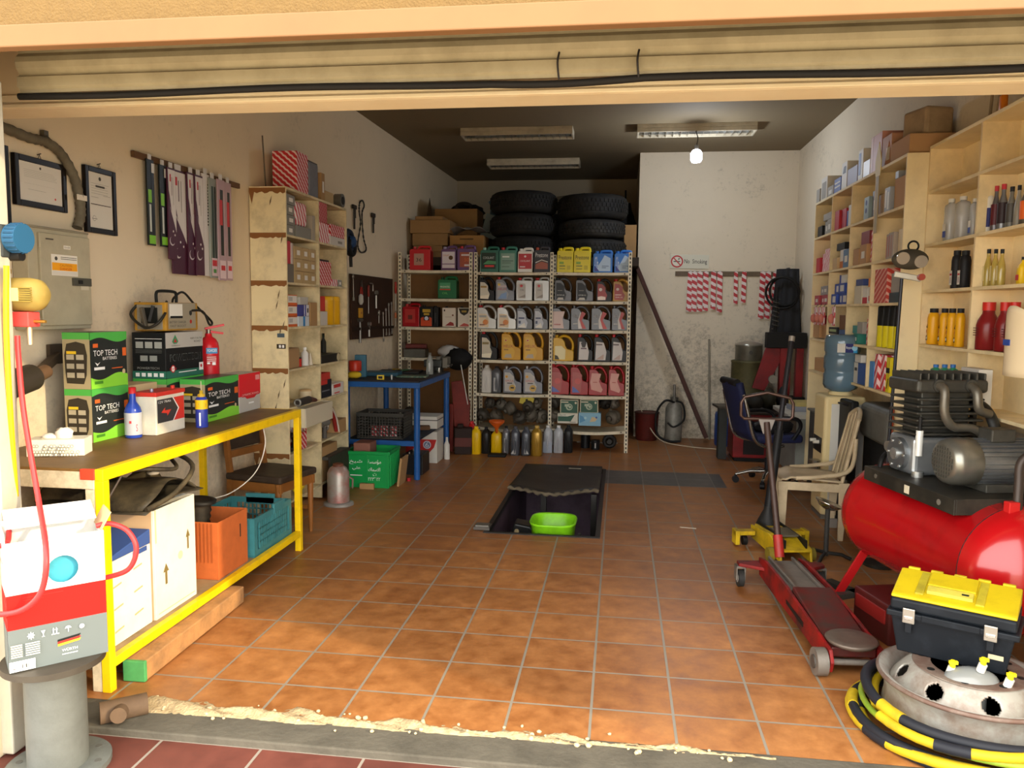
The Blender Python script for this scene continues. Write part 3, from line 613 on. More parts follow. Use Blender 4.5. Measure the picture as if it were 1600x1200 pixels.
# loose white wire hanging from the bench
a = P(378, 690, y=4.3); solo('wire', MB().tube(cr([V((-2.14, 4.5, .9)), V((-2.13, 4.5, .78)), V((-2.18, 4.46, .62)), V((-2.32, 4.4, .5)), V((-2.5, 4.36, .46))], 8), .0035, M('#d8d0c0', .5)), 'thin white wire hanging in a curve below the bench', 'wire')
# ================================================================== under the bench
SZ = .136
card = M('#d8b48a', .8, dirt=.3, dcol='#a07c52', scale=3); cwhite = M('#ece5d4', .7, dirt=.25, dcol='#b9a888', scale=5)
def ob(name, lab, x0, x1, y0, y1, z0, h, col, flaps=True, fx=None, fy=None, th=.006, fcol=None):
    """open cardboard box with four walls, a bottom and flaps"""
    w, d = x1-x0, y1-y0; t = thing(name, lab, 'carton', ((x0+x1)/2, (y0+y1)/2, z0))
    mb = MB().bx(-w/2, w/2, -d/2, d/2, 0, th, col).bx(-w/2, -w/2+th, -d/2, d/2, th, h, col).bx(w/2-th, w/2, -d/2, d/2, th, h, col)
    mb.bx(-w/2+th, w/2-th, -d/2, -d/2+th, th, h, col).bx(-w/2+th, w/2-th, d/2-th, d/2, th, h, col)
    part('carton_body', mb, t, .002)
    if flaps:
        f = fcol or col
        for R, c, s in ((MX.Rotation(-.5, 3, 'Y'), (w/2+.05, 0, h+.025), (.11, d*.96, th)), (MX.Rotation(.9, 3, 'Y'), (-w/2-.02, 0, h+.04), (.11, d*.96, th))):
            part('flap', MB().box(c, s, f, R), t)
    if fx: label(t, *faceof((w, d, h), '+x'), fx, 'printed_panel')
    if fy: label(t, *faceof((w, d, h), '-y'), fy, 'printed_panel')
    return t
arrow = lambda u, v, s, m, k=1: [('p', [(u-.015*k*s, v), (u+.015*k*s, v), (u+.015*k*s, v+.09*s), (u+.04*k*s, v+.09*s), (u, v+.15*s), (u-.04*k*s, v+.09*s), (u-.015*k*s, v+.09*s)], m)]
brn = M('#7d6a3a', .7)
ob('carton', 'large white open carton with printed arrows on the bench shelf', -2.70, -2.15, 3.36, 3.72, SZ, .53, cwhite, False,
   fx=arrow(.25, .28, 1.3, brn, 1.3)+arrow(.8, .5, 1.3, brn, 1.0)+[('c', .6, .48, .04, M('#d8cfa6', .7)), ('r', .05, .04, .95, .05, M('#cdbb94', .7)), ('p', [(.02, 1), (.02, .7), (.05, .7), (.05, 1)], M('#e0c89c', .7))], fy=[('r', .02, .0, .98, 1, card)])
# white and blue flat-pack box
x0, x1, y0, y1, h = -2.66, -2.16, 2.985, 3.345, .38
t = thing('carton', 'white carton with slanted blue lid at the near end of the bench shelf', 'carton', ((x0+x1)/2, (y0+y1)/2, SZ)); w, d = x1-x0, y1-y0
blu = M('#3b5590', .6); part('carton_body', MB().box((0, 0, h/2), (w, d, h), cwhite), t, .004)
part('lid', MB().prism([(-d/2, h+.001), (d/2, h+.001), (d/2, h+.07), (-d/2, h+.012)], -w/2, w/2, blu, 'yz'), t, .004)
slots = [('r', .08, 0, .11, .95, blu), ('r', .62, .94, .92, 1.0, blu)]
for i, (u, v) in enumerate([(.2, .68), (.62, .78), (.22, .42), (.62, .5), (.22, .15), (.62, .22)]): slots.append(('p', [(u, v), (u+.18, v+.02), (u+.18, v+.04), (u, v+.02)], M('#cfae7c', .7)))
label(t, *faceof((w, d, h), '+x'), slots, 'printed_panel')
# black plastic wheel arch liner
lm = M('#2c2822', .45, dirt=.7, dcol='#6e6148', scale=7); c0 = V((-2.42, 3.5, .668))
t = thing('wheel_arch_liner', 'muddy black plastic wheel arch liner lying on the white carton under the bench', 'car part', c0)
def lin1(u, v):
    a = PI*(.05+.9*u); r = .20+.02*math.sin(9*v)
    return V((-.26+.54*v+.03*math.sin(7*u), -.22*math.cos(a)*1.0-.02, .01+.15*math.sin(a)**.8*(1-.45*v)+.02*math.sin(6*v+3*u)))
part('arch', MB().grid(lin1, 22, 12, lm), t, solid=.006)
def lin2(u, v):
    x, y = -.27+.58*u, -.26+.5*v; return V((x, y, .012+.035*math.sin(5*u+2)*math.sin(4*v)+.03*v+(.05 if .35 < u < .6 and v > .5 else 0)))
part('shield', MB().grid(lin2, 18, 14, M('#37332b', .4, dirt=.6, dcol='#6e6148', scale=6)), t, solid=.005)
part('rim_flange', MB().tube(cr([V((.30, -.24, .03)), V((.33, -.05, .07)), V((.30, .16, .16)), V((.1, .22, .22)), V((-.15, .2, .21))], 6), .012, lm), t)
part('rim_flange', MB().tube(cr([V((-.2, -.22, .13)), V((.02, -.2, .17)), V((.2, -.12, .19)), V((.29, .02, .17)), V((.2, .14, .19))], 6), .010, lm), t)
part('clip', MB().beam((.05, -.2, .14), (.08, -.21, .08), .012, .012, M('#b9a786', .5)), t); part('clip', MB().lathe([(.025, 0), (.03, .01), (.012, .014), (.01, .03)], M('#8c8272', .5), (.22, -.05, .155)), t)
part('sticker', MB().box((.06, -.245, .065), (.07, .004, .03), M('#cfcabd', .5), MX.Rotation(.5, 3, 'Y')), t)
# orange carton with corrugated hose
om = M('#c8672f', .8, dirt=.3, dcol='#8c4a22', scale=12)
ob('carton', 'orange brown ribbed carton on the bench shelf beside the teal crate', -2.45, -2.14, 3.93, 4.27, SZ, .32, om, False, fy=[('r', .04+.07*i, .3, .06+.07*i, .98, M('#a8521f', .8)) for i in range(13)])
mb = MB(); zz = [.0]
mb.lathe([(.055+.008*(i % 2), .16+.018*i) for i in range(14)], M('#221f1b', .5, dirt=.5, dcol='#5f5442'), (0, 0, 0), 20).lathe([(.08, .40), (.085, .415), (.06, .42)], M('#221f1b', .5), n=20).lathe([(.05, 0), (.05, .17)], M('#221f1b', .5), n=16)
solo('air_hose', mb, 'black corrugated intake duct standing in the orange carton', 'car part', (-2.34, 4.03, SZ+.008), rot=(.0, .12, 0))
for i in range(5):
    solo('scrap_part', MB().box((0, 0, .06), (.05, .12, .1), M('#2b2823', .6, dirt=.5, dcol='#5f5442')), 'dark scrap lump lying in the orange ribbed carton', 'scrap', (-2.2-.06*(i % 2), 4.1+.045*(i//2), SZ+.09+.015*i), .4*i, 'scrap lumps in the orange carton', .012)
# teal crate
def crate(name, lab, x0, x1, y0, y1, z0, h, col, nx, nz, rz=0, mesh=True):
    w, d = x1-x0, y1-y0; t = thing(name, lab, 'crate', ((x0+x1)/2, (y0+y1)/2, z0), rz); th = .012
    part('floor_panel', MB().bx(-w/2, w/2, -d/2, d/2, 0, .01, col), t)
    for s in ('-y', '+y', '-x', '+x'):
        mb = MB(); L = w if 'y' in s else d; n = max(4, int(L/nx))
        def strip(u0, u1, z0_, z1_):
            if s == '-y': mb.bx(u0-w/2, u1-w/2, -d/2, -d/2+th, z0_, z1_, col)
            elif s == '+y': mb.bx(u0-w/2, u1-w/2, d/2-th, d/2, z0_, z1_, col)
            elif s == '-x': mb.bx(-w/2, -w/2+th, u0-d/2+th*1.05, u1-d/2-th*1.05, z0_, z1_, col)
            else: mb.bx(w/2-th, w/2, u0-d/2+th*1.05, u1-d/2-th*1.05, z0_, z1_, col)
        strip(0, L, .008, .04); strip(0, L, h-.035, h-.012); strip(0, L, h-.012, h); strip(0, .05, .04, h-.035); strip(L-.05, L, .04, h-.035)
        for i in range(1, n): strip(.05+(L-.1)*i/n-.003, .05+(L-.1)*i/n+.003, .04, h-.035)
        for k in range(1, nz): strip(.05, L-.05, .04+(h-.075)*k/nz-.003, .04+(h-.075)*k/nz+.003)
        part('side_panel', mb, t)
    return t
teal = M('#3f8286', .45, dirt=.3, dcol='#2a4a4c', scale=8)
c = (-2.55, -2.125, 4.33, 4.86); t = crate('plastic_crate', 'teal plastic lattice crate of loose parts at the far end of the bench shelf', *c, SZ, .235, teal, .035, 4)
w, d = .425, .53
part('grip', MB().bx(-.1, .1, -d/2-.004, -d/2+.014, .14, .235, teal).bx(-.1, .1, d/2-.012, d/2+.006, .19, .262, teal), t, .004); part('grip', MB().bx(w/2-.012, w/2+.004, .0, .16, .20, .262, teal), t, .004)
for i in range(9):
    solo('ribbed_part', MB().lathe([(.02, 0), (.028, .01), (.02, .02), (.028, .03), (.02, .04), (.028, .05), (.02, .06), (.024, .15)], [M('#8f8a7c', .5, dirt=.4), M('#4f4a44', .5, dirt=.4)][i % 2], n=14), 'small ribbed part standing in the teal crate under the bench', 'car part', (-2.48+.11*(i % 3), 4.45+.13*(i//3), SZ+.0105), 0, 'ribbed parts in the teal crate')
solo('cable_coil', MB().torus((0, 0, .018), .06, .014, M('#3a352e', .7), 20, 6).torus((.02, .01, .04), .05, .012, M('#2b2823', .7), 20, 6).torus((-.01, .03, .058), .045, .011, M('#3a352e', .7), 20, 6), 'dark coil of wire on the bench shelf in front of the teal crate', 'cable', (-2.14, 4.1+.19, SZ), 0).location = (-2.20, 4.30-.0, SZ)
bpy.data.objects['cable_coil'].location = (-2.60, 4.12, SZ)
solo('hand_tool', MB().cyl((0, 0, .018), (0, .16, .018), .018, M('#e08a1e', .5), r2=.013, n=12).cyl((0, .16, .018), (0, .3, .018), .006, M('#77706a', .3, .8), n=8), 'orange handled tool sticking up behind the front bench leg', 'hand tool', (-2.30, 3.12, .60), rot=(1.1, .2, -.6))
# ------------------------------------------------------------------ wooden chair behind the bench
wm = M('#8f5a28', .45, dirt=.4, dcol='#4e2f14', scale=7); vin = M('#3a2f26', .55, dirt=.4, dcol='#5a4a3a', scale=10)
t = thing('wooden_chair', 'old wooden chair with dark padded seat between the bench and the cream shelving', 'chair', (-2.43, 5.24, 0), -.22)
s = .22
part('seat', MB().box((0, 0, .452), (.46, .43, .05), vin), t, .014); part('seat_frame', MB().bx(-s, s, -s+.02, -s+.045, .36, .425, wm).bx(-s, s, s-.045, s-.02, .36, .425, wm).bx(s-.04, s-.015, -s+.045, s-.045, .36, .425, wm), t, .003)
for y in (-1, 1):
    part('leg', MB().prism([(-s-.02, 0), (-s+.02, 0), (-s+.03, .45), (-s-.03, .93), (-s-.06, .93), (-s-.01, .45)], y*(s-.035)-.0175, y*(s-.035)+.0175, wm), t, .004)
    part('leg', MB().lathe([(.014, 0), (.02, .2), (.022, .36), (.017, .38), (.023, .425)], wm, (s-.03, y*(s-.035), 0), 14), t)
    part('stretcher', MB().beam((-s, y*(s-.035), .18), (s-.03, y*(s-.035), .18), .018, .028, wm), t, .002)
part('stretcher', MB().beam((0, -s+.04, .18), (0, s-.04, .18), .018, .028, wm), t)
part('backrest', MB().box((-s-.035, 0, .76), (.025, .36, .27), vin, MX.Rotation(-.1, 3, 'Y')), t, .01)
part('back_rail', MB().box((-s+.005, 0, .60), (.022, .36, .05), wm, MX.Rotation(-.1, 3, 'Y')), t, .003)
# ------------------------------------------------------------------ steel pipe post with carton, hose fittings
t = thing('steel_post', 'grey galvanised flanged steel pipe stub standing on the threshold at left', 'steel post', (-1.965, 2.45, -.03))
gm = M('#676963', .6, .1, dirt=.5, dcol='#45463f', scale=7, bump=.15)
part('pipe', MB().cyl((0, 0, .02), (0, 0, .395), .098, gm, n=40), t)
mb = MB().cyl((0, 0, 0), (0, 0, .02), .172, gm, n=48); part('flange', mb, t, .003)
for i in range(8): a = 2*PI*i/8+.2; part('bolt_hole', MB().cyl((.137*math.cos(a), .137*math.sin(a), .0195), (.137*math.cos(a), .137*math.sin(a), .0215), .012, M('#55534c', .7), n=12), t)
part('top_plate', MB().cyl((.0, 0, .393), (0, 0, .415), .165, M('#4a4338', .6, .3, dirt=.5), n=48), t, .003)
ZB = .386
t = thing('carton', 'white red and grey packaging carton standing on the steel pipe post', 'carton', (-1.955, 2.455, ZB), .78); w, d, h = .30, .15, .445
cw = M('#e2dcd2', .8)
mb = MB().bx(-w/2, w/2, -d/2, d/2, 0, .006, cw).bx(-w/2, -w/2+.005, -d/2, d/2, .006, h+.03, cw).bx(w/2-.005, w/2, -d/2, d/2, .006, h, cw).bx(-w/2+.005, w/2-.005, d/2-.005, d/2, .006, h+.045, cw)
cx, cz, r = .02, h-.115, .048; n = 24
ring = [(cx+r*math.cos(2*PI*i/n), cz+r*math.sin(2*PI*i/n)) for i in range(n)]
# front wall with a round hole
def frontz(z0, z1, m):
    mb.bx(-w/2+.005, w/2-.005, -d/2, -d/2+.005, z0, z1, m)
frontz(.006, cz-r, cw); frontz(cz+r, h, cw)
for sgn in (-1, 1):
    arc = [(cx+sgn*r*math.sin(PI*i/12), cz-r*math.cos(PI*i/12)) for i in range(13)]
    mb.prism([(sgn*(w/2-.005), cz-r)]+arc+[(sgn*(w/2-.005), cz+r)], -d/2, -d/2+.005, cw)
part('carton_body', mb, t)
rr, gg = M('#b8140a', .85), M('#646b69', .8)
ze = (cz-r)/h-.005
els = [('r', 0, 0, 1, .33, gg), ('r', 0, .33, 1, ze-.03, rr), ('t', 'HIGH PERFORMANCE 1000', .16, .6, .58, .62, wtx), ('r', .16, .565, .56, .57, M('#9c1e16', .5)), ('r', .16, .545, .36, .55, M('#9c1e16', .5)), ('t', 'WÜRTH', .52, .085, .68, .11, wtx), ('r', .52, .06, .68, .066, wtx)]
for i, cc in enumerate(('#1d1b1a', '#c8281e', '#e8b32a')): els.append(('p', [(.48, .17-.018*i), (.48, .188-.018*i), (.72, .205-.018*i), (.7, .187-.018*i)], M(cc, .5)))
for i, u in enumerate((.22, .34, .46, .59, .73)):
    if i in (0, 4): els.append(('c', u, .265, .018, wtx))
    if i == 0: els += [('p', [(u+.04*math.cos(k*PI/4), .265+.032*math.sin(k*PI/4)), (u+.026*math.cos(k*PI/4+.25), .265+.02*math.sin(k*PI/4+.25)), (u+.026*math.cos(k*PI/4-.25), .265+.02*math.sin(k*PI/4-.25))], wtx) for k in range(8)]
    if i == 1: els += [('p', [(u-.022, .29), (u+.022, .29), (u+.004, .262), (u+.004, .245), (u+.018, .24), (u-.018, .24), (u-.004, .245), (u-.004, .262)], wtx)]
    if i == 2: els += [('p', [(u-.025+.03*k, .25), (u-.012+.03*k, .25), (u-.012+.03*k, .275), (u-.005+.03*k, .275), (u-.018+.03*k, .295), (u-.03+.03*k, .275), (u-.025+.03*k, .275)], wtx) for k in (0, 1)]+[('r', u-.04, .24, u+.04, .246, wtx)]
    if i == 3: els += [('p', [(u-.035, .27), (u-.02, .285), (u, .29), (u+.02, .285), (u+.035, .27)], wtx), ('r', u-.003, .24, u+.003, .272, wtx)]
els += [('r', .0, .01, .25, .09, wtx), ('r', .12, .03, .13, .06, ink), ('r', .14, .03, .145, .06, ink), ('r', .155, .03, .17, .06, ink), ('r', .18, .03, .185, .06, ink), ('r', .03, .03, .06, .036, ink)]
for i in range(6): els += [('r', .02, .12+.018*i, .13, .13+.018*i, M('#d8cfb8', .5)), ('r', .16, .12+.018*i, .3, .13+.018*i, M('#b0b4ae', .5))]
label(t, *faceof((w, d, h), '-y'), els, 'printed_panel')
label(t, *faceof((w, d, h), '-x'), [('r', 0, 0, 1, .33, gg), ('r', 0, .33, 1, ze-.03, rr), ('t', 'WÜRTH', .1, .78, .9, .85, ink)], 'printed_panel')
part('flap', MB().box((0, d/2-.03, h+.055), (w*.92, .12, .004), cw, MX.Rotation(.35, 3, 'X')), t); part('flap', MB().box((w/2+.01, 0, h+.03), (.004, d*.9, .07), M('#c9a078', .7), MX.Rotation(.5, 3, 'Y')), t)
solo('packet', MB().box((0, 0, .19), (.24, .09, .36), M('#3d9cb0', .5, dirt=.3, dcol='#2a6a52', scale=20)), 'teal packet inside the open white red and grey carton', 'packet', (-1.955, 2.455, ZB+.008), .78, b=.01)
solo('rusty_pipe', MB().cyl((0, 0, .04), (.0, .17, .04), .042, M('#6e563f', .8, .2, dirt=.5), n=22).cyl((0, .08, .04), (.075, .06, .05), .03, M('#6e563f', .8, .2, dirt=.5), n=16), 'short rusty pipe tee lying by the yellow bench leg', 'pipe fitting', (-1.98, 2.70, -.004), -.9)
# guide rail of the shutter on the left jamb
mb = MB().bx(0, .05, 0, .10, -.02, 2.40, M('#c8c1ad', .5, .2, dirt=.2)); solo('shutter_guide', mb, 'pale metal shutter guide rail on the left door jamb', 'guide rail', (LJ-.005, 2.475, -.0), b=.006)
# regulator with blue knob, valve with yellow body, hoses
YJ = 2.58
brass = M('#c49a4a', .3, .8); dk = M('#3a3d3c', .5)
def J(px, py, y=YJ): return P(px, py, y=y)
o = J(8, 352); z0 = J(8, 412).z; t = thing('pressure_regulator', 'dark air pressure regulator with ribbed blue knob on the left door jamb', 'regulator', (o.x, YJ, z0)); H = o.z-z0; kx = J(38, 380).x-o.x
part('body', MB().bx(-.05, kx*.35, -.05, .05, .02, H, dk), t, .006)
mb = MB().cyl((kx*.35, 0, H*.66), (kx, 0, H*.66), H*.38, M('#27587a', .5), n=30)
for i in range(20): a = 2*PI*i/20; mb.box((kx*.7, H*.38*math.cos(a), H*.66+H*.38*math.sin(a)), (kx*.55, .008, .008), M('#1f4a6a', .5))
part('knob', mb, t, .004); part('gauge', MB().cyl((kx*.2, 0, H*.2), (kx*.85, 0, H*.2), H*.13, M('#1c1b1a', .3), n=22), t, .004); part('dial', MB().cyl((-.01, -.055, H*.18), (-.01, -.05, H*.18), H*.1, M('#ded6c2', .4), n=20), t)
part('fitting', MB().cyl((.0, 0, .03), (0, 0, -.05), .010, brass, n=10).cyl((0, 0, -.02), (0, 0, -.035), .013, brass, n=6), t)
o2 = J(5, 460); ex = J(55, 460).x-o2.x; R = abs(J(30, 436).z-J(30, 490).z)/2; t = thing('air_pump', 'yellow rounded air valve body with ribbed end and red block on the left door jamb', 'air valve', (o2.x, YJ+.05, o2.z))
cmx = M('#a08844', .6, dirt=.2); RX = MX.Rotation(PI/2, 3, 'Y')
part('body', MB().lathe([(0, -.06), (R*.9, -.05), (R, 0), (R, ex*.55), (R*.9, ex*.8), (R*.55, ex*.97), (0, ex)], cmx, R=RX, n=30), t)
mb = MB()
for i in range(7): mb.box((ex*.72, -R*.93, (i-3)*R*.13), (ex*.4, .01, .004), M('#8f7a34', .5))
part('grille', mb, t)
part('label', MB().box((ex*.3, -R-.001, 0), (ex*.5, .003, R*.75), M('#f0df8c', .4)), t)
part('red_block', MB().bx(ex*.1, ex*.62, -.03, .03, -R-.055, -R+.0, M('#cf4a44', .5)), t, .004)
part('nozzle', MB().cyl((ex*.62, 0, -R-.035), (ex*.98, 0, -R-.035), .006, brass, n=8), t); part('fitting', MB().cyl((ex*.45, 0, -R-.055), (ex*.45, 0, -R-.12), .010, M('#d9c4a0', .3, .6), n=10), t)
hose = lambda pts, r, m, name, lab: solo(name, MB().tube([p-pts[-1] for p in cr(pts, 10)], r, m, 10), lab, 'hose', pts[-1])
hose([J(10, 415, YJ-.06), J(10, 520, YJ-.06), J(16, 640, YJ-.05), J(26, 790, YJ-.02), J(30, 860, YJ)], .0095, M('#efb814', .4), 'air_hose', 'straight yellow air hose running down the left door jamb')
hose([J(27, 525, YJ), J(29, 560, YJ-.01), J(38, 650, YJ-.03), J(60, 780, 2.5), J(72, 860, 2.31), J(66, 920, 2.29), J(40, 950, 2.29), J(0, 960, 2.29), J(-60, 955, 2.25)], .0095, M('#d23434', .4), 'air_hose', 'red air hose hanging down over the front of the carton')
hose([J(-50, 870, 2.4), J(0, 853, 2.36), J(12, 846, 2.38), J(14, 830, 2.42)], .009, M('#c93436', .4), 'air_hose', 'red air hose end entering the carton from the left')
hose([J(150, 822, 2.52), J(172, 818, 2.55), J(200, 830, 2.56), J(213, 858, 2.56), J(200, 890, 2.56), J(160, 904, 2.56)], .009, M('#c23434', .4), 'air_hose', 'red air hose loop sticking out right of the carton')
# wall bracket below the panel
o = P(88, 553, x=lwall(3.6)+.02); t = thing('wall_bracket', 'rusty pipe clamp bracket with dark cylinder on the wall under the electrical panel', 'bracket', (lwall(3.6)+.004, o.y, o.z)); rb = M('#5b4b3a', .6, .3, dirt=.5)
Q = lambda px, py, dx: P(px, py, x=lwall(3.5)+dx)-V(t.location)
part('plate', MB().bx(0, .02, -.05, .05, -.05, .05, rb), t, .003)
part('arm', MB().beam((.02, 0, -.01), Q(58, 585, .12), .035, .045, rb), t, .006)
part('socket', MB().cyl(Q(72, 580, .14), Q(50, 592, .16), .032, M('#7d5f48', .5, .4), n=18), t)
part('cylinder', MB().cyl(Q(48, 590, .16), Q(2, 607, .20), .062, M('#3b352e', .5, dirt=.4), n=24), t, .01)
# ------------------------------------------------------------------ tall cream pigeonhole shelving on the left
cream = M('#ead9ac', .65, dirt=.5, dcol='#6e5e44', scale=5, thr=.55); creamw = M('#dccba0', .7, dirt=.5, dcol='#5e4e36', scale=6); worn = M('#8a5a2e', .7)
CX0, CX1, CY0, CY1, CT = -2.765, -2.48, 5.655, 6.98, 2.52; CD = 6.305
LZ = [.14, .50, .86, 1.155, 1.478, 1.815, 2.17]
t = thing('storage_shelving', 'tall cream pigeonhole shelving with worn end panel against the left wall', 'shelving', (CX1, CY0, 0)); W = CX1-CX0; D = CY1-CY0
e = part('end_panel', MB().bx(-W, 0, 0, .018, .02, CT, cream), t, .002)
seams = []
for z in (2.5, 2.17, 1.815, 1.478, 1.155, .5):
    pts = [(0, z/CT+.004)]+[(i/20, z/CT+.004) for i in range(1, 20)]+[(1, z/CT+.004)]
    low = [(i/14, z/CT-.007-.007*rnd.random()-(.03 if i == 1 and rnd.random() < .5 else 0)) for i in range(14, -1, -1)]
    seams.append(('p', pts+low, worn))
for k in range(9): seams.append(('p', [(rnd.uniform(.2, .9), .0)]*0+[(u0 := rnd.uniform(.55, .95), v0 := rnd.uniform(.3, .95)), (u0+.04, v0+.01), (u0+.07, v0+.03), (u0+.01, v0+.014)], M('#6e5c42', .8)))
seams += [('r', .72, 1.40/CT, .92, 1.43/CT, M('#4a5a66', .5)), ('r', .7, 1.315/CT, .95, 1.35/CT, M('#3a2f22', .5)), ('r', .76, 1.322/CT, .82, 1.343/CT, wtx), ('r', .85, 1.322/CT, .91, 1.343/CT, wtx)]
label(t, (-W, 0, 0), (1, 0, 0), (0, 0, 1), W, CT, seams, 'worn_paint')
part('end_panel', MB().bx(-W, 0, D-.018, D, .02, CT, creamw), t, .002); part('divider', MB().bx(-W+.008, 0, CD-CY0-.009, CD-CY0+.009, .02, CT-.018, creamw), t)
part('back_panel', MB().bx(-W, -W+.008, .018, D-.018, .02, CT-.018, creamw), t)
part('top_panel', MB().bx(-W, 0, .018, D-.018, CT-.018, CT, creamw), t)
for z in LZ:
    part('shelf', MB().bx(-W+.008, -.002, .018, CD-CY0-.009, z-.016, z, creamw), t); part('shelf', MB().bx(-W+.008, -.002, CD-CY0+.009, D-.018, z-.016, z, creamw), t)
red_st = stripes('#c3242c', '#e9cfcb', .036, 40, .62, .5); red_dk = stripes('#b01f26', '#d8a09a', .03, 48, .7, .5); red_lt = stripes('#cb4450', '#eddcd8', .045, 60, .45, .5)
gray_b = M('#86837a', .6); kraft = M('#a98558', .8); tan_b = M('#b59a6c', .7)
def item(name, lab, cat, y0, y1, z, h, mat, xf=-.01, dep=.2, fx=None, grp=None, base=None, b=.002):
    x1 = CX1+xf
    return boxthing(name, lab, cat, x1-dep, x1, y0, y1, z+.0006, z+h, mat, {'+x': fx} if fx else {}, b, 0, grp)
wl = [('r', .3, .3, .75, .7, M('#e4dfd4', .5))]
Zr = [2.17, 1.815, 1.478, 1.155, .86, .5, .14]
# top of the shelving
x1 = CX1-.02
boxthing('parts_box', 'tall red and white striped box on top of the cream shelving', 'parts box', x1-.2, x1, 5.92, 6.14, CT, CT+.31, red_st)
t = thing('wrapped_pack', 'grey plastic wrapped bundle on top of the cream shelving', 'bundle', (x1-.09, 6.27, CT)); part('bundle', MB().box((0, 0, .14), (.17, .2, .28), M('#7d7f86', .3, dirt=.4, dcol='#4a4a50')), t, .012); part('cap_sheet', MB().box((0, 0, .283), (.16, .19, .008), M('#5a564e', .5)), t, .002)
boxthing('parts_box', 'narrow upright brown box on top of the cream shelving', 'parts box', x1-.16, x1, 6.42, 6.50, CT, CT+.23, kraft, {'+x': wl})
boxthing('parts_box', 'low brown box on top of the cream shelving beside the narrow one', 'parts box', x1-.16, x1-.01, 6.53, 6.73, CT, CT+.1, tan_b)
solo('pulley', MB().cyl((0, 0, .06), (.07, 0, .06), .06, M('#77736b', .4, .6), n=24).cyl((.07, 0, .06), (.075, 0, .06), .035, M('#2c2a27', .6), n=20), 'small grey metal pulley on the top corner of the cream shelving', 'car part', (x1-.05, 6.88, CT))
solo('rod', MB().cyl((0, 0, 0), (-.02, 0, .4), .006, M('#6b6152', .6), n=8), 'thin rod standing on the cream shelving top beside the striped box', 'rod', (-2.70, 5.80, CT))
# first column from the top
z = 2.17; g = 'grey boxes in the top left pigeonhole'
for k in range(4): item('parts_box', 'small grey cardboard box in the stack inside the top left pigeonhole', 'parts box', 5.69, 5.83+.02*(k % 2), z+.076*k, .074, gray_b, fx=wl, grp=g)
item('parts_bag', 'clear bag with red stripes leaning in the top left pigeonhole', 'parts bag', 5.87, 6.12, z+.09, .19, red_lt, -.02, .1, b=.03); item('parts_box', 'low grey box under the striped bag in the top left pigeonhole', 'parts box', 5.87, 6.16, z, .088, gray_b)
item('parts_box', 'slim pale box at the right of the top left pigeonhole', 'parts box', 6.19, 6.25, z, .20, M('#a59a88', .5))
z = 1.815; item('parts_box', 'red box standing upright in the second left pigeonhole', 'parts box', 5.69, 5.755, z+.14, .17, M('#b8323c', .5)); item('parts_box', 'white edged box beside the upright red box in the left pigeonhole', 'parts box', 5.76, 5.80, z+.14, .16, M('#c9b8b0', .5))
item('parts_box', 'dark grey box under the upright red box in the left pigeonhole', 'parts box', 5.69, 5.81, z, .138, M('#6d665a', .6)); g = 'tan boxes in the second left pigeonhole'
for r_ in range(3):
    for c_ in range(3): item('parts_box', 'small tan box with white sticker, stacked in the second left pigeonhole', 'parts box', 5.83+.145*c_, 5.965+.145*c_, z+.094*r_, .092, tan_b, fx=wl, grp=g)
z = 1.478; g = 'orange and white boxes in the third left pigeonhole'
for r_ in range(3): item('parts_box', 'white and orange box stacked at left of the third left pigeonhole', 'parts box', 5.69, 5.86, z+.082*r_, .08, M('#e2ddd2', .5), fx=[('r', 0, 0, 1, .25, M('#d2642a', .5)), ('r', .1, .4, .5, .8, M('#b8b4ac', .5)), ('r', .0, .92, 1, 1, M('#d2642a', .5))], grp=g)
item('parts_box', 'dark blue box in the third left pigeonhole', 'parts box', 5.89, 6.0, z+.08, .09, M('#3a3d86', .5)); item('parts_box', 'blue and white box in the third left pigeonhole', 'parts box', 6.01, 6.1, z+.08, .09, M('#d6d6da', .5), fx=[('r', 0, 0, .3, 1, M('#3f4aa0', .5)), ('r', .5, .3, .8, .7, ink)])
item('parts_box', 'light blue and white box at the bottom of the third left pigeonhole', 'parts box', 5.89, 6.1, z, .079, M('#c9d2d8', .5), fx=[('r', .4, 0, .6, 1, M('#3a86c0', .5))]); item('parts_box', 'grey white box on top of the blue ones in the left pigeonhole', 'parts box', 5.92, 6.08, z+.171, .06, M('#b9b6ac', .5)); item('parts_box', 'brown upright box at right of the third left pigeonhole', 'parts box', 6.13, 6.27, z, .19, kraft)
z = 1.155; item('paper_bag', 'brown paper bag in the fourth left pigeonhole', 'paper bag', 5.70, 5.90, z, .16, M('#a07f58', .8), b=.012); 
def can(lab, y, z, r, h, m, lid=None, cat='can', name='can', x=-.08, lidh=.15, neck=False):
    t = thing(name, lab, cat, (CX1+x, y, z))
    if neck: part('bottle', MB().lathe([(r, 0), (r, h*.68), (r*.4, h*.8), (r*.4, h*.88)], m, n=18), t); part('cap', MB().lathe([(r*.45, h*.87), (r*.45, h), (0, h)], lid, n=14), t)
    else: part('can', MB().lathe([(r*.96, 0), (r, .005), (r, h*(1-lidh))], m, n=20), t); part('cap', MB().lathe([(r, h*(1-lidh)), (r*.98, h*.97), (r*.8, h), (0, h)], lid or m, n=20), t)
    return t
can('small red and black tin in the fourth left pigeonhole', 6.0, z, .04, .075, M('#c8352c', .4), M('#2a2624', .5)); can('white bottle in the fourth left pigeonhole', 6.12, z, .03, .15, M('#d9d6cf', .4), wtx, 'bottle', 'bottle', -.06, neck=True); can('grey bottle behind the red and black tin', 5.97, z, .02, .12, M('#a9a8a2', .4), wtx, 'bottle', 'bottle', -.17, neck=True)
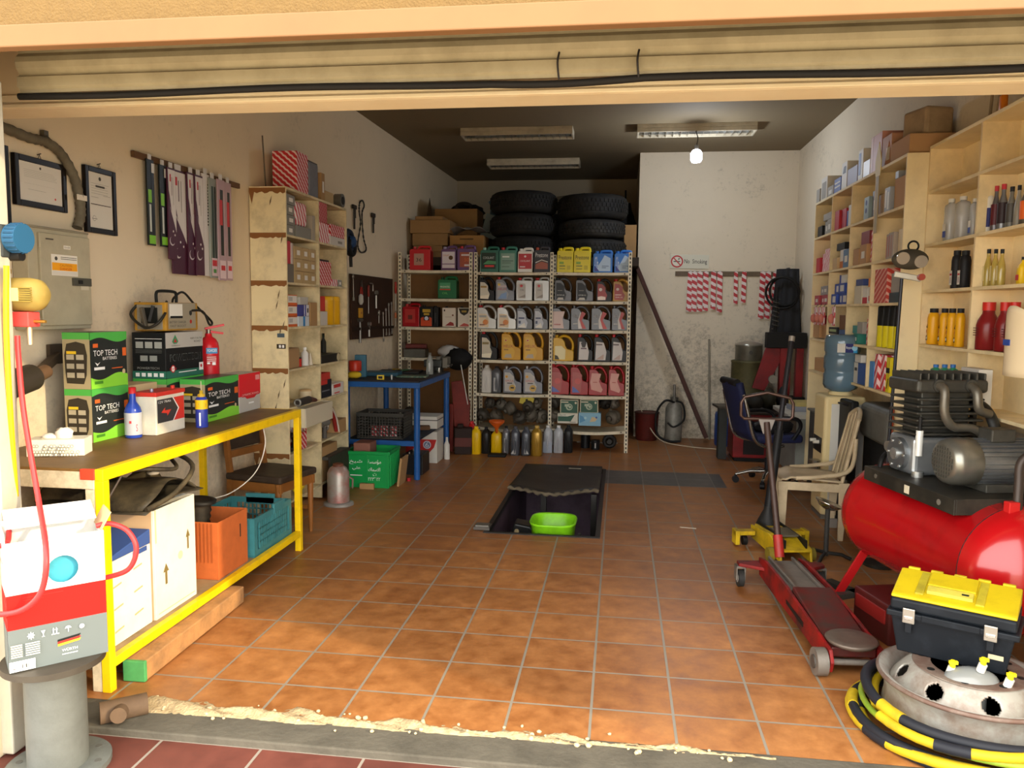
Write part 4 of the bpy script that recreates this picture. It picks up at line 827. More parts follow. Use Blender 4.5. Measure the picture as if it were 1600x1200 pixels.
solo('nozzle', MB().lathe([(.02, 0), (.012, .05), (.004, .1)], M('#d8cdb8', .5), n=12), 'small pale nozzle cone at right of the fourth left pigeonhole', 'nozzle', (CX1-.05, 6.21, z))
z = .86
t = thing('drawer_box', 'white shelf box pulled out below the fourth left pigeonhole', 'drawer', (CX1+.02, 6.04, .70)); part('tray', MB().bx(-.24, .08, -.30, .27, 0, .01, M('#c9bfa6', .6)).bx(.07, .08, -.30, .27, .01, .15, M('#c9bfa6', .6)).bx(-.24, .07, -.30, -.29, .01, .15, M('#d8cba8', .6)).bx(-.24, .07, .26, .27, .01, .15, M('#c9bfa6', .6)).bx(-.24, .07, -.29, .26, .135, .145, M('#b9ae94', .6)), t, .002)
solo('power_grinder', MB().cyl((0, -.16, .035), (0, .05, .035), .03, M('#3a332e', .5), n=14).cyl((0, .05, .04), (0, .2, .015), .026, M('#5e2e24', .5), r2=.015, n=12).torus((0, -.17, .035), .025, .008, M('#9a9890', .4, .6), 16, 6, MX.Rotation(PI/2, 3, 'X')), 'dark brown hand tool lying on the pulled out white box', 'hand tool', (CX1-.0, 5.99, .8512))
can('cream plastic tub on the pulled out white box', 6.22, .8512, .05, .10, M('#d9c8a4', .5), M('#c9a878', .5), 'tub', 'tub', -.1)
z = .5; solo('lamp_ring', MB().torus((0, 0, .075), .06, .018, M('#222120', .4), 24, 8, MX.Rotation(PI/2, 3, 'Y')), 'black ring leaning in the sixth left pigeonhole', 'car part', (CX1-.05, 5.80, z)); item('parts_bag', 'red and white striped packet in the sixth left pigeonhole', 'parts bag', 5.86, 6.0, z, .14, red_st, 0, .08, b=.01); item('parts_bag', 'pale striped carton corner in the sixth left pigeonhole', 'parts bag', 6.02, 6.14, z, .16, red_lt, -.06, .1, b=.003)
solo('rag', MB().sphere((0, 0, .05), .07, M('#d8c23a', .8), (.6, 1, .7), 12, 8, .15, 4), 'yellow rag in the bottom left pigeonhole', 'rag', (CX1-.06, 5.95, .14+.25)).location.z = .142
# second column
z = 2.17
item('parts_box', 'dark red striped box, upper left in the top right pigeonhole', 'parts box', 6.33, 6.52, z+.165, .165, red_dk); item('parts_box', 'pink striped box, lower left in the top right pigeonhole', 'parts box', 6.33, 6.56, z, .163, red_lt)
for k in range(3): item('parts_box', 'small red and white box lying in a row of the top right pigeonhole', 'parts box', 6.60+.115*k, 6.71+.115*k, z+.077, .1, red_st, grp='small striped boxes in the top right pigeonhole')
item('parts_box', 'long white carton at the bottom of the top right pigeonhole', 'parts box', 6.59, 6.95, z, .075, M('#cfc8bc', .5), fx=[('r', .5, .3, .8, .6, inkl)])
z = 1.815; item('parts_box', 'large red and white striped box in the second right pigeonhole', 'parts box', 6.33, 6.6, z, .2, red_st); item('parts_box', 'small striped box in the second right pigeonhole', 'parts box', 6.62, 6.75, z, .06, red_lt); item('parts_box', 'small grey striped box at right of the second right pigeonhole', 'parts box', 6.77, 6.86, z, .06, gray_b, fx=wl); item('wiper_box', 'flat dark packet on the large striped box in the right pigeonhole', 'parts box', 6.34, 6.55, z+.201, .015, M('#3a2a26', .5))
z = 1.478; item('parts_box', 'red box in the third right pigeonhole', 'parts box', 6.33, 6.45, z+.12, .125, M('#c8352c', .5)); item('parts_box', 'white box under the red one in the third right pigeonhole', 'parts box', 6.33, 6.50, z, .118, M('#cdc6ba', .5))
for k in range(2): can('yellow round canister at the %s of the third right pigeonhole' % ['middle', 'right end'][k], 6.66+.18*k, z, .075-.01*k, .25, M('#dba417', .35), M('#e3ad1c', .4), 'canister', 'canister', -.09)
z = 1.155
solo('parts_box', MB().bx(-.16, 0, -.22, .22, 0, .07, M('#27241f', .5)).cyl((-.0, .17, .036), (.006, .17, .036), .034, M('#c9bb96', .4), n=20), 'black flat box with round pale gauge in the fourth right pigeonhole', 'parts box', (CX1-.01, 6.58, z), b=.003)
can('dark red oil can standing at the back of the fourth right pigeonhole', 6.56, z+.0, .075, .26, M('#8f2a24', .4), M('#6e2018', .5), 'can', 'can', -.24, .12).location.x = CX1-.235; can('white spray can with green cap in the fourth right pigeonhole', 6.77, z+.0, .032, .3, M('#cfcdc4', .4), M('#2f9a5c', .4), 'spray can', 'spray_can', -.215, .22); can('thin dark bottle beside the spray can with green cap', 6.89, z, .025, .24, M('#2f2e2a', .4), M('#1f2a24', .4), 'bottle', 'bottle', -.2, neck=True); can('slim bottle with black top at left of the fourth right pigeonhole', 6.38, z, .025, .27, M('#a99f7a', .4), M('#2a2724', .5), 'bottle', 'bottle', -.2, neck=True)
z = .86-.06
item('parts_box', 'black and red printed box in the fifth right pigeonhole', 'parts box', 6.33, 6.58, .861, .15, M('#26262a', .5), fx=[('r', 0, .75, .6, 1, M('#c8352c', .5)), ('r', .1, .35, .8, .42, M('#77777c', .5))]); item('parts_box', 'red box on the black printed box in the fifth right pigeonhole', 'parts box', 6.34, 6.55, 1.012, .06, M('#c43a30', .5)); item('parts_box', 'white and red box at right of the fifth right pigeonhole', 'parts box', 6.62, 6.88, .861, .10, M('#d8d2c8', .5), fx=[('r', .05, .6, .7, .9, M('#c8352c', .5)), ('r', .1, .1, .6, .2, M('#c8352c', .5))])
t = thing('tail_lamp', 'curved red car tail lamp in the sixth right pigeonhole', 'car part', (CX1-.04, 6.50, .501)); pts = [(0, -.15, .26), (.0, -.05, .30), (0, .08, .27), (0, .2, .17), (0, .27, .02)]
part('lens', MB().tube(cr(pts, 6), lambda s: .035-.015*s, M('#8f2a26', .2), 12), t); part('rim', MB().tube([p+V((.025, 0, -.012)) for p in cr(pts, 6)], .008, M('#c9bdb0', .3), 8), t); part('bulb_holder', MB().cyl((-.01, -.1, .13), (.0, .05, .13), .03, M('#9a968c', .35, .6), n=14).torus((0, .03, .1), .035, .01, M('#b9b4a8', .3, .6), 16, 6, MX.Rotation(PI/2, 3, 'Y')).cyl((0, -.02, 0), (0, -.02, .1), .02, M('#55504a', .5), n=10), t)
item('parts_box', 'flat brown carton under the tail lamp, beside the green crate', 'parts box', 6.35, 6.7, .141, .30, kraft); item('parts_box', 'tan carton at the far right bottom of the cream shelving', 'parts box', 6.76, 6.94, .501, .12, kraft)
# jack cylinder
t = thing('bottle_jack', 'grey red paint-worn hydraulic bottle jack standing on the floor by the cream shelving', 'bottle jack', (-2.285, 6.17, 0)); jm = M('#a39b90', .4, .3, dirt=.9, dcol='#a8423a', scale=6, thr=.5)
part('base', MB().lathe([(.125, 0), (.125, .02), (.10, .03)], M('#9a938a', .5, .2, dirt=.5), sx=1, sy=.9, n=30), t); part('cylinder', MB().lathe([(.09, .028), (.09, .27), (.07, .31), (.05, .325)], jm, n=30), t); part('head', MB().lathe([(.045, .32), (.045, .345), (.03, .35), (0, .35)], M('#6b3f2c', .5), n=20), t); part('handle', MB().tube([(.085, 0, .24), (.12, .01, .22), (.115, .02, .14)], .008, M('#77665a', .5), 8), t)
# dark tray behind the jack
solo('metal_tray', MB().bx(-.02, 0, 0, .5, 0, .36, M('#37332d', .6, dirt=.4)).bx(-.1, -.02, .0, .5, .33, .36, M('#4a453d', .6)), 'dark metal tray standing at the foot of the cream shelving', 'tray', (CX1+.06, 6.35, 0), b=.004)
# ================================================================== slotted-angle racks with oil and coolant jugs
YF, YR = 9.05, 9.46
def slot_mat():
    m = bpy.data.materials.new('slotted_angle'); m.use_nodes = True; nt = m.node_tree; N, L = nt.nodes.new, nt.links.new
    b = nt.nodes['Principled BSDF']; b.inputs['Roughness'].default_value = .5
    tc = N('ShaderNodeTexCoord'); sp = N('ShaderNodeSeparateXYZ'); L(tc.outputs['Object'], sp.inputs[0])
    def mth(op, a, bb=None, c=None):
        n = N('ShaderNodeMath'); n.operation = op
        for i, v in enumerate((a, bb, c)):
            if v is None: continue
            if isinstance(v, (int, float)): n.inputs[i].default_value = v
            else: L(v, n.inputs[i])
        return n.outputs[0]
    fr = mth('FRACT', mth('DIVIDE', sp.outputs['Z'], .045)); a = mth('LESS_THAN', fr, .55)
    w = mth('COMPARE', mth('ABSOLUTE', sp.outputs['X']), 0.0, .0075); 
    s = mth('MULTIPLY', a, w)
    n = N('ShaderNodeTexNoise'); n.inputs['Scale'].default_value = 14; n.inputs['Detail'].default_value = 5; L(tc.outputs['Object'], n.inputs['Vector'])
    r = N('ShaderNodeValToRGB'); r.color_ramp.elements[0].position = .52; r.color_ramp.elements[0].color = lin('#ddd2b6'); r.color_ramp.elements[1].position = .72; r.color_ramp.elements[1].color = lin('#8d7d62')
    L(n.outputs['Fac'], r.inputs[0])
    mx = N('ShaderNodeMix'); mx.data_type = 'RGBA'; L(r.outputs[0], mx.inputs['A']); mx.inputs['B'].default_value = lin('#2e2820'); L(s, mx.inputs['Factor']); L(mx.outputs['Result'], b.inputs['Base Color'])
    return m
SLOT = slot_mat(); shm = M('#d9ceb3', .5, dirt=.6, dcol='#6b5c44', scale=12, thr=.56); bkp = M('#7a5630', .75, dirt=.4, dcol='#4a3218', scale=3)
RZ = [.256, .655, 1.045, 1.405, 1.735, 2.06]
def rack(lab, xs, shelves, back=True):
    t = thing('storage_rack', lab, 'storage rack', (xs[0], YF, 0)); H = 2.285
    for x in xs:
        for yy, s in ((0, 1), (YR-YF, -1)):
            mb = MB().bx(-.019, .019, -.0015*s, .0015*s, 0, H, SLOT).bx(-.019 if x != xs[-1] else .016, -.016 if x != xs[-1] else .019, min(0, s*.038), max(0, s*.038), 0, H, shm)
            o = part('post', mb, t); o.location = (x-xs[0], yy, 0)
    for i in range(len(xs)-1):
        a, b = xs[i]-xs[0]+.02, xs[i+1]-xs[0]-.02
        for z in shelves[i]:
            sag = .028 if z < .3 else (.012 if z < .7 else .004)
            mb = MB(); n = 8
            for k in range(n):
                u0, u1 = a+(b-a)*k/n, a+(b-a)*(k+1)/n; f = lambda u: -sag*math.sin(PI*(u-a)/(b-a))
                mb.add([(u0, -.004, z-.032+f(u0)), (u1, -.004, z-.032+f(u1)), (u1, -.004, z+f(u1)), (u0, -.004, z+f(u0)), (u0, YR-YF, z-.032+f(u0)), (u1, YR-YF, z-.032+f(u1)), (u1, YR-YF, z+f(u1)), (u0, YR-YF, z+f(u0))], [(0, 1, 2, 3), (3, 2, 6, 7), (1, 0, 4, 5), (5, 4, 7, 6)], shm)
            o = part('shelf', mb, t)
            mb = MB()
            for u in (a+.04, b-.04): mb.cyl((u, -.007, z-.016), (u, -.003, z-.016), .008, M('#3a342a', .5), n=8)
            for u, nm in ((a+.04, 0), (b-.04, 1)):
                part('bolt', MB().cyl((u, -.0075, z-.016), (u, -.0035, z-.016), .008, M('#3a342a', .5), n=8), o)
        if back: part('back_panel', MB().bx(a-.02, b+.02, YR-YF+.004, YR-YF+.01, .05, 2.05, bkp), t)
    return t
X0r, X1r, X1b, X2r, X3r = -2.575, -1.73, -1.672, -.79, .095
rack('cream slotted steel rack at left behind the blue desk', [X0r, X1r], [[RZ[2]+.01, RZ[3]+.012, RZ[4]+.015, RZ[5]+.02]])
rack('cream slotted steel rack of two bays filled with oil jugs', [X1b, X2r, X3r], [RZ, RZ])
def jug(kind, lab, px0, px1, pyt, z, body, cap, els, yf=9.10, grp=None, name='oil_jug', cat='oil jug', base=None, hmul=1, flip=False):
    m = (px0+px1)/2; a = P(px0, 500, y=yf).x; b = P(px1, 500, y=yf).x; w = b-a; h = (P(m, pyt, y=yf).z-z)*hmul
    d = {'A': .13, 'B': .15, 'C': .10, 'T': .11}[kind]
    t = thing(name, lab, cat, ((a+b)/2, yf+d/2, z+.0008), group=grp); W = lambda u: (u-.5)*w
    mb = MB(); bo = t
    if kind == 'A':     # neck at left, handle loop sweeping down the right side
        bo = part('body', mb.prism([(W(u), v*h) for u, v in [(0, .02), (.03, 0), (.97, 0), (1, .03), (1, .36), (.93, .42), (.70, .46), (.60, .58), (.56, .74), (.44, .86), (.30, .90), (.04, .90), (0, .84)]], -d/2, d/2, body), t, .012, 3)
        part('handle', MB().tube(cr([V((W(.90), 0, .38*h)), V((W(.955), 0, .55*h)), V((W(.90), 0, .76*h)), V((W(.70), 0, .93*h)), V((W(.46), 0, .965*h)), V((W(.28), 0, .88*h))], 5), .016, body, 10), t)
        part('cap', MB().cyl((W(.15), 0, .89*h), (W(.15), 0, 1.0*h), .021, cap, n=16), t, .002)
        if els: label(bo, (W(0.04), -d/2-.0005, .03*h), (1, 0, 0), (0, 0, 1), w*.92, h*.82, els)
    elif kind == 'B':   # rectangular canister, grip bridge on top, cap at left
        bo = part('body', mb.prism([(W(u), v*h) for u, v in [(0, .02), (.03, 0), (.97, 0), (1, .02), (1, .80), (.94, .86), (.06, .86), (0, .80)]], -d/2, d/2, body), t, .012, 3)
        part('handle', MB().tube(cr([V((W(.36), 0, .84*h)), V((W(.40), 0, .93*h)), V((W(.50), 0, .965*h)), V((W(.84), 0, .965*h)), V((W(.93), 0, .93*h)), V((W(.95), 0, .82*h))], 5), .016, body, 10), t)
        part('cap', MB().cyl((W(.18), 0, .85*h), (W(.18), 0, .97*h), .021, cap, n=16), t, .002)
        if els: label(bo, (W(.06), -d/2-.0005, .05*h), (1, 0, 0), (0, 0, 1), w*.88, h*.74, els)
    elif kind == 'T':   # flat rectangular tin
        bo = part('body', mb.bx(-w/2, w/2, -d/2, d/2, 0, h*.94, body), t, .006, 2)
        part('cap', MB().cyl((W(.25), 0, .94*h), (W(.25), 0, h), .018, cap, n=14), t)
        if els: label(bo, (-w/2+.004, -d/2-.0005, .004), (1, 0, 0), (0, 0, 1), w-.008, h*.93, els)
    elif kind == 'C':   # bottle seen end on
        part('body', MB().lathe([(.46, 0), (.5, .015), (.5, .70), (.47, .79), (.34, .87), (.22, .905), (.2, .93)], body, n=24, sq=.5), t)
        o = t.children[0]; o.scale = (w, d*1.25, h)
        part('cap', MB().cyl((0, 0, .92*h), (0, 0, h), w*.2, cap, n=14), t, .002)
        part('grip_rib', MB().tube([(0, -d*.625, .08*h), (0, -d*.64, .35*h), (0, -d*.6, .62*h)], lambda s: .006+.008*math.sin(PI*s), body, 8), t)
        if els: label(bo, (W(.12), -d*.63, .06*h), (1, 0, 0), (0, 0, 1), w*.76, h*.52, els)
    return t
C = lambda c, r=.35, **k: M(c, r, **k)
tx = lambda s, u0, v0, u1, v1, c=None: ('t', s, u0, v0, u1, v1, c or M('#2a2624', .5))
redc, blkc, wht, sil, dsil = C('#c2262b'), C('#1d1d1e'), C('#e2ddd4'), C('#a9a8a5', .35, metal=.35), C('#5c5d60', .35, metal=.2)
blob = [(.05, .05), (.62, .03), (.72, .3), (.58, .5), (.6, .72), (.35, .9), (.05, .92)]
def lab_dark(top, main, band): return [('p', blob, main), ('r', .08, .62, .5, .72, top), ('p', [(.05, .05), (.62, .03), (.7, .25), (.05, .2)], band)]
z6 = RZ[5]; z6l = z6+.021
# top shelf
jug('B', 'red coolant jug on the top shelf of the left rack', 640, 672, 384, z6l, redc, redc, [('r', .18, .2, .72, .85, C('#b58a78')), tx('36', .3, .4, .6, .6)], name='coolant_jug', cat='coolant jug')
jug('B', 'purple coolant jug with white label on the top shelf of the left rack', 689, 712, 384, z6l, C('#6b4a72'), C('#b9a8c4'), [('r', .02, .05, .98, .95, C('#d8cfd4')), ('c', .68, .62, .12, C('#5a3a1a')), tx('COOLANT', .08, .7, .55, .8, C('#c2762a')), ('r', .02, .25, .98, .29, C('#6b4a72'))], name='coolant_jug', cat='coolant jug')
jug('B', 'purple coolant jug with orange label on the top shelf of the left rack', 714, 741, 383, z6l, C('#6b4a78'), redc, [('r', .1, .1, .95, .9, C('#a8553c')), tx('50', .4, .4, .7, .6, C('#e0703a')), ('r', .2, .7, .8, .8, C('#d8c8c8')), ('r', .4, .15, .9, .25, C('#d8c8c8'))], name='coolant_jug', cat='coolant jug')
jug('B', 'dark green coolant jug with dark label on the top rack shelf', 750, 778, 385, z6, C('#2f6b58'), C('#8fb4a4'), [('r', .0, .1, .9, .95, C('#2c3a30')), tx('COOLANT', .1, .62, .8, .75, C('#c9cfc4')), ('r', .2, .2, .8, .3, C('#c9352c')), ('p', [(.1, .35), (.9, .35), (.9, .5), (.4, .55)], C('#4f8f5e'))], name='coolant_jug', cat='coolant jug')
jug('B', 'green coolant jug with pale label and red cap on the top rack shelf', 779, 806, 385, z6, C('#3d7a68'), redc, [('r', .05, .05, .95, .92, C('#7d9c8a')), ('r', .15, .7, .6, .78, C('#dfe6dc')), ('r', .12, .5, .85, .54, C('#3a5a4c')), ('r', .12, .4, .7, .43, C('#3a5a4c')), ('r', .12, .2, .6, .23, C('#3a5a4c'))], name='coolant_jug', cat='coolant jug')
jug('B', 'white jug with large red label on the top rack shelf', 808, 831, 387, z6, wht, wht, [('r', .0, .12, 1, .95, C('#b9242c')), tx('COOLANT', .12, .5, .88, .6, C('#e8d8d4')), ('c', .5, .8, .06, C('#e8d8d4')), ('r', .1, .2, .5, .26, C('#e8d8d4'))], name='coolant_jug', cat='coolant jug')
jug('B', 'dark grey coolant jug with white lettering on the top rack shelf', 833, 857, 385, z6, C('#3b3a3e'), C('#a8482f'), [tx('Prestone', .05, .72, .95, .95, C('#e2e0dc')), ('p', [(.05, .1), (.95, .1), (.95, .4), (.5, .5), (.05, .35)], C('#a8553c')), ('p', [(.05, .4), (.5, .55), (.95, .45), (.95, .5), (.5, .6), (.05, .46)], C('#d8d4d0'))], name='coolant_jug', cat='coolant jug')
ylw = C('#d9c41e')
for px0, px1, w_ in ((869, 894, 'left'), (895, 921, 'right')):
    jug('B', 'yellow coolant jug, %s one of the yellow pair on the top rack shelf' % w_, px0, px1, 386, z6, ylw, ylw, [tx('Prestone', .05, .62, .95, .84, C('#1d2430')), ('r', .1, .38, .4, .5, C('#7fa02a')), ('r', .1, .25, .5, .3, C('#4a5a2a')), ('r', .65, .08, .88, .3, C('#b8a51a')), ('r', .1, .1, .5, .15, C('#8a7f1a'))], name='coolant_jug', cat='coolant jug', grp='yellow coolant jugs')
for px0, px1, w_ in ((925, 955, 'left'), (958, 985, 'right')):
    jug('B', 'blue coolant jug, %s one of the blue pair on the top rack shelf' % w_, px0, px1, 391, z6, C('#2f6fb8'), C('#2f6fb8'), [('p', [(.25, .02), (.95, .02), (.95, .8), (.6, .98), (.45, .7), (.2, .3)], C('#a9bccf')), ('t', 'AC Delco', .02, .05, .24, .9, C('#dfe6ee')), ('p', [(.02, .02), (.3, .02), (.02, .35)], C('#2a2f80')), ('r', .45, .3, .85, .34, C('#5a6c8a')), ('r', .45, .2, .7, .24, C('#5a6c8a'))], name='coolant_jug', cat='coolant jug', grp='blue coolant jugs')
# second shelf
z5 = RZ[4]; z5l = z5+.016
jug('B', 'green oil jug standing alone on the second shelf of the left rack', 684, 713, 432, z5l, C('#1f6b40'), C('#15452c'), [('r', .05, .5, .7, .9, C('#4f9a6a')), tx('MAGNATEC', .08, .6, .66, .7, C('#e2e6dc')), ('r', .05, .45, .7, .52, C('#c8402f')), tx('OIL', .2, .2, .55, .32, C('#6fc05a'))])
jug('A', 'black oil jug with cream label, leftmost on the second rack shelf', 748, 772, 433, z5, blkc, blkc, lab_dark(C('#b08c4a'), C('#d8cfbc'), C('#f0e2c8')))
jug('A', 'grey oil jug with blue label and handle on the second rack shelf', 774, 803, 433, z5, C('#6d6e74', .35, metal=.2), redc, [('p', blob, C('#a7a6a8')), ('c', .16, .78, .07, C('#e2c23a')), tx('HELIX', .1, .5, .6, .62, C('#b02a2a')), ('p', [(.1, .05), (.6, .05), (.6, .4), (.3, .3)], C('#7f9cc4')), ('r', .1, .66, .6, .74, C('#c9b4b4'))])
for px0, px1, w_ in ((806, 831, 'left'), (834, 857, 'right')):
    jug('B', 'silver oil jug with red emblem, %s of the pair on the second rack shelf' % w_, px0, px1, 433, z5, sil, redc, [('p', [(.05, .05), (.6, .05), (.6, .9), (.05, .95)], C('#bdb7ae')), ('p', [(.18, .8), (.3, .86), (.42, .8), (.36, .7), (.24, .7)], redc), tx('OIL', .2, .5, .5, .58), ('p', [(.1, .1), (.6, .1), (.6, .3)], C('#8d8176'))], grp='silver emblem jugs')
for px0, px1, w_ in ((866, 892, 'left'), (899, 926, 'right')):
    jug('A', 'dark grey oil jug with black label, %s of the pair on the second rack shelf' % w_, px0, px1, 434, z5, C('#4b4b4f', .35, metal=.2), blkc, [('p', blob, C('#222224')), tx('MOTOR OIL', .12, .24, .6, .3, C('#d8d4cc')), ('p', [(.1, .02), (.55, .02), (.5, .14), (.2, .14)], C('#b0a79c')), ('r', .15, .5, .45, .52, C('#8f8a84'))], grp='dark grey oil jugs')
jug('A', 'black and red oil jug on the second rack shelf beside the gold one', 931, 955, 436, z5, blkc, redc, [('p', blob, C('#9c2a24')), ('c', .25, .6, .09, C('#e0d0c8')), ('p', [(.05, .03), (.6, .03), (.6, .2), (.3, .24), (.05, .2)], C('#e6cfc0'))])
jug('A', 'gold oil jug with red label, rightmost on the second rack shelf', 957, 983, 436, z5, C('#b3852a'), redc, [('p', blob, C('#9c2a24')), ('c', .25, .62, .08, C('#e0d0c8')), tx('GEAR OIL', .1, .15, .6, .22, C('#e6cfc0')), ('r', .1, .3, .5, .34, C('#e6cfc0'))])
# third shelf
z4 = RZ[3]; z4l = z4+.013
jug('B', 'shiny red oil jug at left on the third shelf of the left rack', 629, 655, 474, z4l, C('#a3161c', .2), redc, [('r', .1, .15, .8, .95, C('#b8322c')), ('r', .3, .35, .6, .6, C('#6e2a20'))])
jug('T', 'black and orange oil tin on the third shelf of the left rack', 656, 676, 477, z4l, C('#1b1a18'), blkc, [('p', [(.05, .02), (.95, .02), (.95, .42), (.75, .48), (.75, .3), (.3, .3), (.3, .48), (.05, .42)], C('#c8481e')), ('r', .2, .7, .85, .86, C('#b8952a')), ('c', .52, .4, .1, C('#c9ccd6')), ('r', .3, .56, .75, .66, C('#b8952a'))], name='oil_tin', cat='oil tin')
jug('T', 'narrow black oil tin turned sideways on the third shelf of the left rack', 677, 684.5, 478, z4l, C('#1d1c1b'), blkc, [('r', .3, .2, .6, .7, C('#3a3a3c'))], name='oil_tin', cat='oil tin')
jug('T', 'white oil tin with red swoosh on the third shelf of the left rack', 691, 712, 479, z4l, C('#d8cdbc', .25), blkc, [('p', [(.2, .05), (.9, .05), (.85, .2), (.6, .26)], C('#8f2a24')), ('r', .1, .8, .2, .9, blkc), ('c', .8, .6, .05, C('#7a4a3a')), ('r', .2, .5, .7, .52, C('#a58c78'))], name='oil_tin', cat='oil tin')
jug('T', 'white oil tin with black gold crest on the third shelf of the left rack', 715, 735, 479, z4l, C('#d8cdbc', .25), blkc, [('p', [(.05, .95), (.95, .95), (.8, .7), (.5, .58), (.2, .7)], C('#2c2618')), ('r', .3, .75, .7, .85, C('#a8872a')), ('p', [(.1, .03), (.9, .03), (.9, .12), (.5, .2)], C('#b0453a'))], name='oil_tin', cat='oil tin')
for px0, px1, w_ in ((745, 775, 'leftmost'), (777, 806, 'second')):
    jug('A', 'light silver oil jug with orange label, %s on the third rack shelf' % w_, px0, px1, 477, z4, C('#b7b5b0', .3, metal=.3), redc, [('p', [(.06, .04), (.62, .04), (.66, .4), (.5, .72), (.06, .74)], C('#e6cfae')), ('c', .45, .3, .14, C('#d8823a')), ('r', .1, .55, .5, .66, C('#a8a49c')), ('r', .12, .14, .4, .2, C('#7a3a24'))], grp='light silver oil jugs')
for px0, px1, w_ in ((807, 832, 'left'), (834, 856, 'right')):
    jug('A', 'grey oil jug with white blue label, %s of the pair on the third rack shelf' % w_, px0, px1, 478, z4, dsil, dsil, [('p', blob, C('#c3c6cf')), ('p', [(.05, .05), (.62, .03), (.5, .3), (.3, .2)], C('#e8e4da')), ('r', .1, .5, .5, .58, C('#3a4468')), ('r', .1, .25, .25, .4, C('#3a4468'))], grp='grey white label oil jugs')
jug('A', 'grey oil jug with pink label, left end of the third shelf right bay', 862, 890, 478, z4, dsil, dsil, [('p', [(.0, .03), (.7, .03), (.62, .5), (.75, .9), (.02, .9)], C('#d8bdb4')), ('r', .1, .2, .5, .26, C('#b0645a'))])
for px0, px1, w_ in ((892, 921, 'left'), (924, 954, 'middle'), (956, 981, 'right')):
    jug('A', 'grey oil jug with curved red label, %s of the three on the third rack shelf' % w_, px0, px1, 478, z4, C('#55565a', .35, metal=.2), dsil, [('p', [(.62, .03), (.86, .03), (.6, .45), (.82, .8), (.6, .9), (.45, .5)], C('#b8302c')), ('p', [(.4, .03), (.62, .03), (.45, .5), (.56, .85), (.5, .85), (.36, .45)], C('#d8cfc8')), ('c', .25, .66, .1, C('#8d8d90')), ('c', .25, .66, .075, C('#55565a')), ('r', .08, .64, .42, .68, C('#8d8d90')), ('r', .08, .25, .35, .3, C('#b8b4ae'))], grp='grey red oil jugs')
# fourth shelf
z3 = RZ[2]
jug('A', 'black oil jug with cream label, left end of the fourth rack shelf', 751, 777, 518, z3, blkc, redc, lab_dark(C('#8c7a4a'), C('#cfc4ac'), C('#f0e6cc')))
for px0, px1, w_ in ((784, 814, 'left'), (818, 849, 'right')):
    jug('A', 'yellow oil jug with red wording, %s of the pair on the fourth rack shelf' % w_, px0, px1, 517, z3, C('#d29a0c'), C('#d29a0c'), [('p', blob, C('#dfae30')), ('c', .2, .78, .06, C('#e8dc6a')), ('c', .2, .78, .04, redc), tx('HELIX', .08, .48, .6, .6, C('#a82a20')), ('r', .1, .36, .35, .42, C('#a8762a')), ('p', [(.1, .05), (.55, .05), (.5, .22), (.2, .2)], C('#b9a890'))], grp='yellow lettered oil jugs')
jug('A', 'round yellow oil jug at left of the black jugs on the fourth rack shelf', 865, 897, 524, z3, C('#d9a912'), C('#d9a912'), [('p', [(.05, .03), (.6, .03), (.62, .5), (.4, .68), (.05, .66)], C('#efe0a8')), ('p', [(.05, .03), (.3, .03), (.2, .2), (.05, .24)], C('#3f3a2a'))])
for k, (px0, px1) in enumerate(((903, 927), (929, 955), (956, 980))):
    jug('A', ['black oil jug with silver star label, left of the three on the fourth rack shelf', 'black oil jug with silver label, middle of the three on the fourth rack shelf', 'black oil jug with silver label, rightmost on the fourth rack shelf'][k], px0, px1, 523, z3, blkc, redc, [('p', [(.05, .03), (.72, .03), (.78, .4), (.6, .82), (.1, .86)], C('#cfc7c2'))]+([('p', [(.2, .8), (.4, .9), (.6, .8), (.5, .6), (.3, .6)], C('#3a3234')), ('r', .2, .52, .6, .58, C('#5a3a44'))] if k == 0 else [('r', .1, .7, .5, .76, C('#5a4a48')), ('p', [(.1, .06), (.6, .06), (.6, .3)], C('#b89a8c'))]), grp='black silver label oil jugs')
# fifth shelf
z2 = RZ[1]
jug('C', 'white oil bottle seen end on, left end of the fifth rack shelf', 752, 769, 571, z2, C('#d0cbc2'), C('#d0cbc2'), [], name='oil_bottle', cat='oil bottle')
jug('C', 'dark silver oil bottle seen end on, fifth rack shelf beside the white one', 768, 784, 573, z2, dsil, blkc, [('r', .2, 0, .6, 1, C('#b5b3b0'))], name='oil_bottle', cat='oil bottle')
for px0, px1, w_ in ((787, 816, 'left'), (819, 849, 'right')):
    jug('A', 'grey oil jug with round yellow emblem, %s of the pair on the fifth rack shelf' % w_, px0, px1, 573, z2, C('#67686e', .35, metal=.25), sil, [('p', blob, C('#b9b4ac')), ('c', .16, .72, .065, C('#e0b63a')), ('c', .16, .72, .04, C('#c87a2a')), tx('RIMULA', .1, .48, .56, .58, C('#b8453c')), ('c', .5, .2, .15, C('#c9a24a')), ('r', .4, .18, .6, .24, C('#2a2624')), ('r', .2, .4, .5, .44, C('#3a3634'))], grp='grey emblem oil jugs')
for px0, px1, w_ in ((860, 891, 'left'), (893, 921, 'second')):
    jug('A', 'red oil jug with rectangular pink label, %s on the fifth rack shelf' % w_, px0, px1, 569, z2, C('#a3121a', .3), redc, [('p', [(.08, .05), (.6, .05), (.66, .75), (.5, .85), (.08, .85)], C('#b0504c')), ('p', [(.08, .05), (.55, .05), (.3, .2), (.08, .3)], C('#5a6ab0')), ('c', .4, .5, .12, C('#c9524c'))], grp='red oil jugs with pink labels')
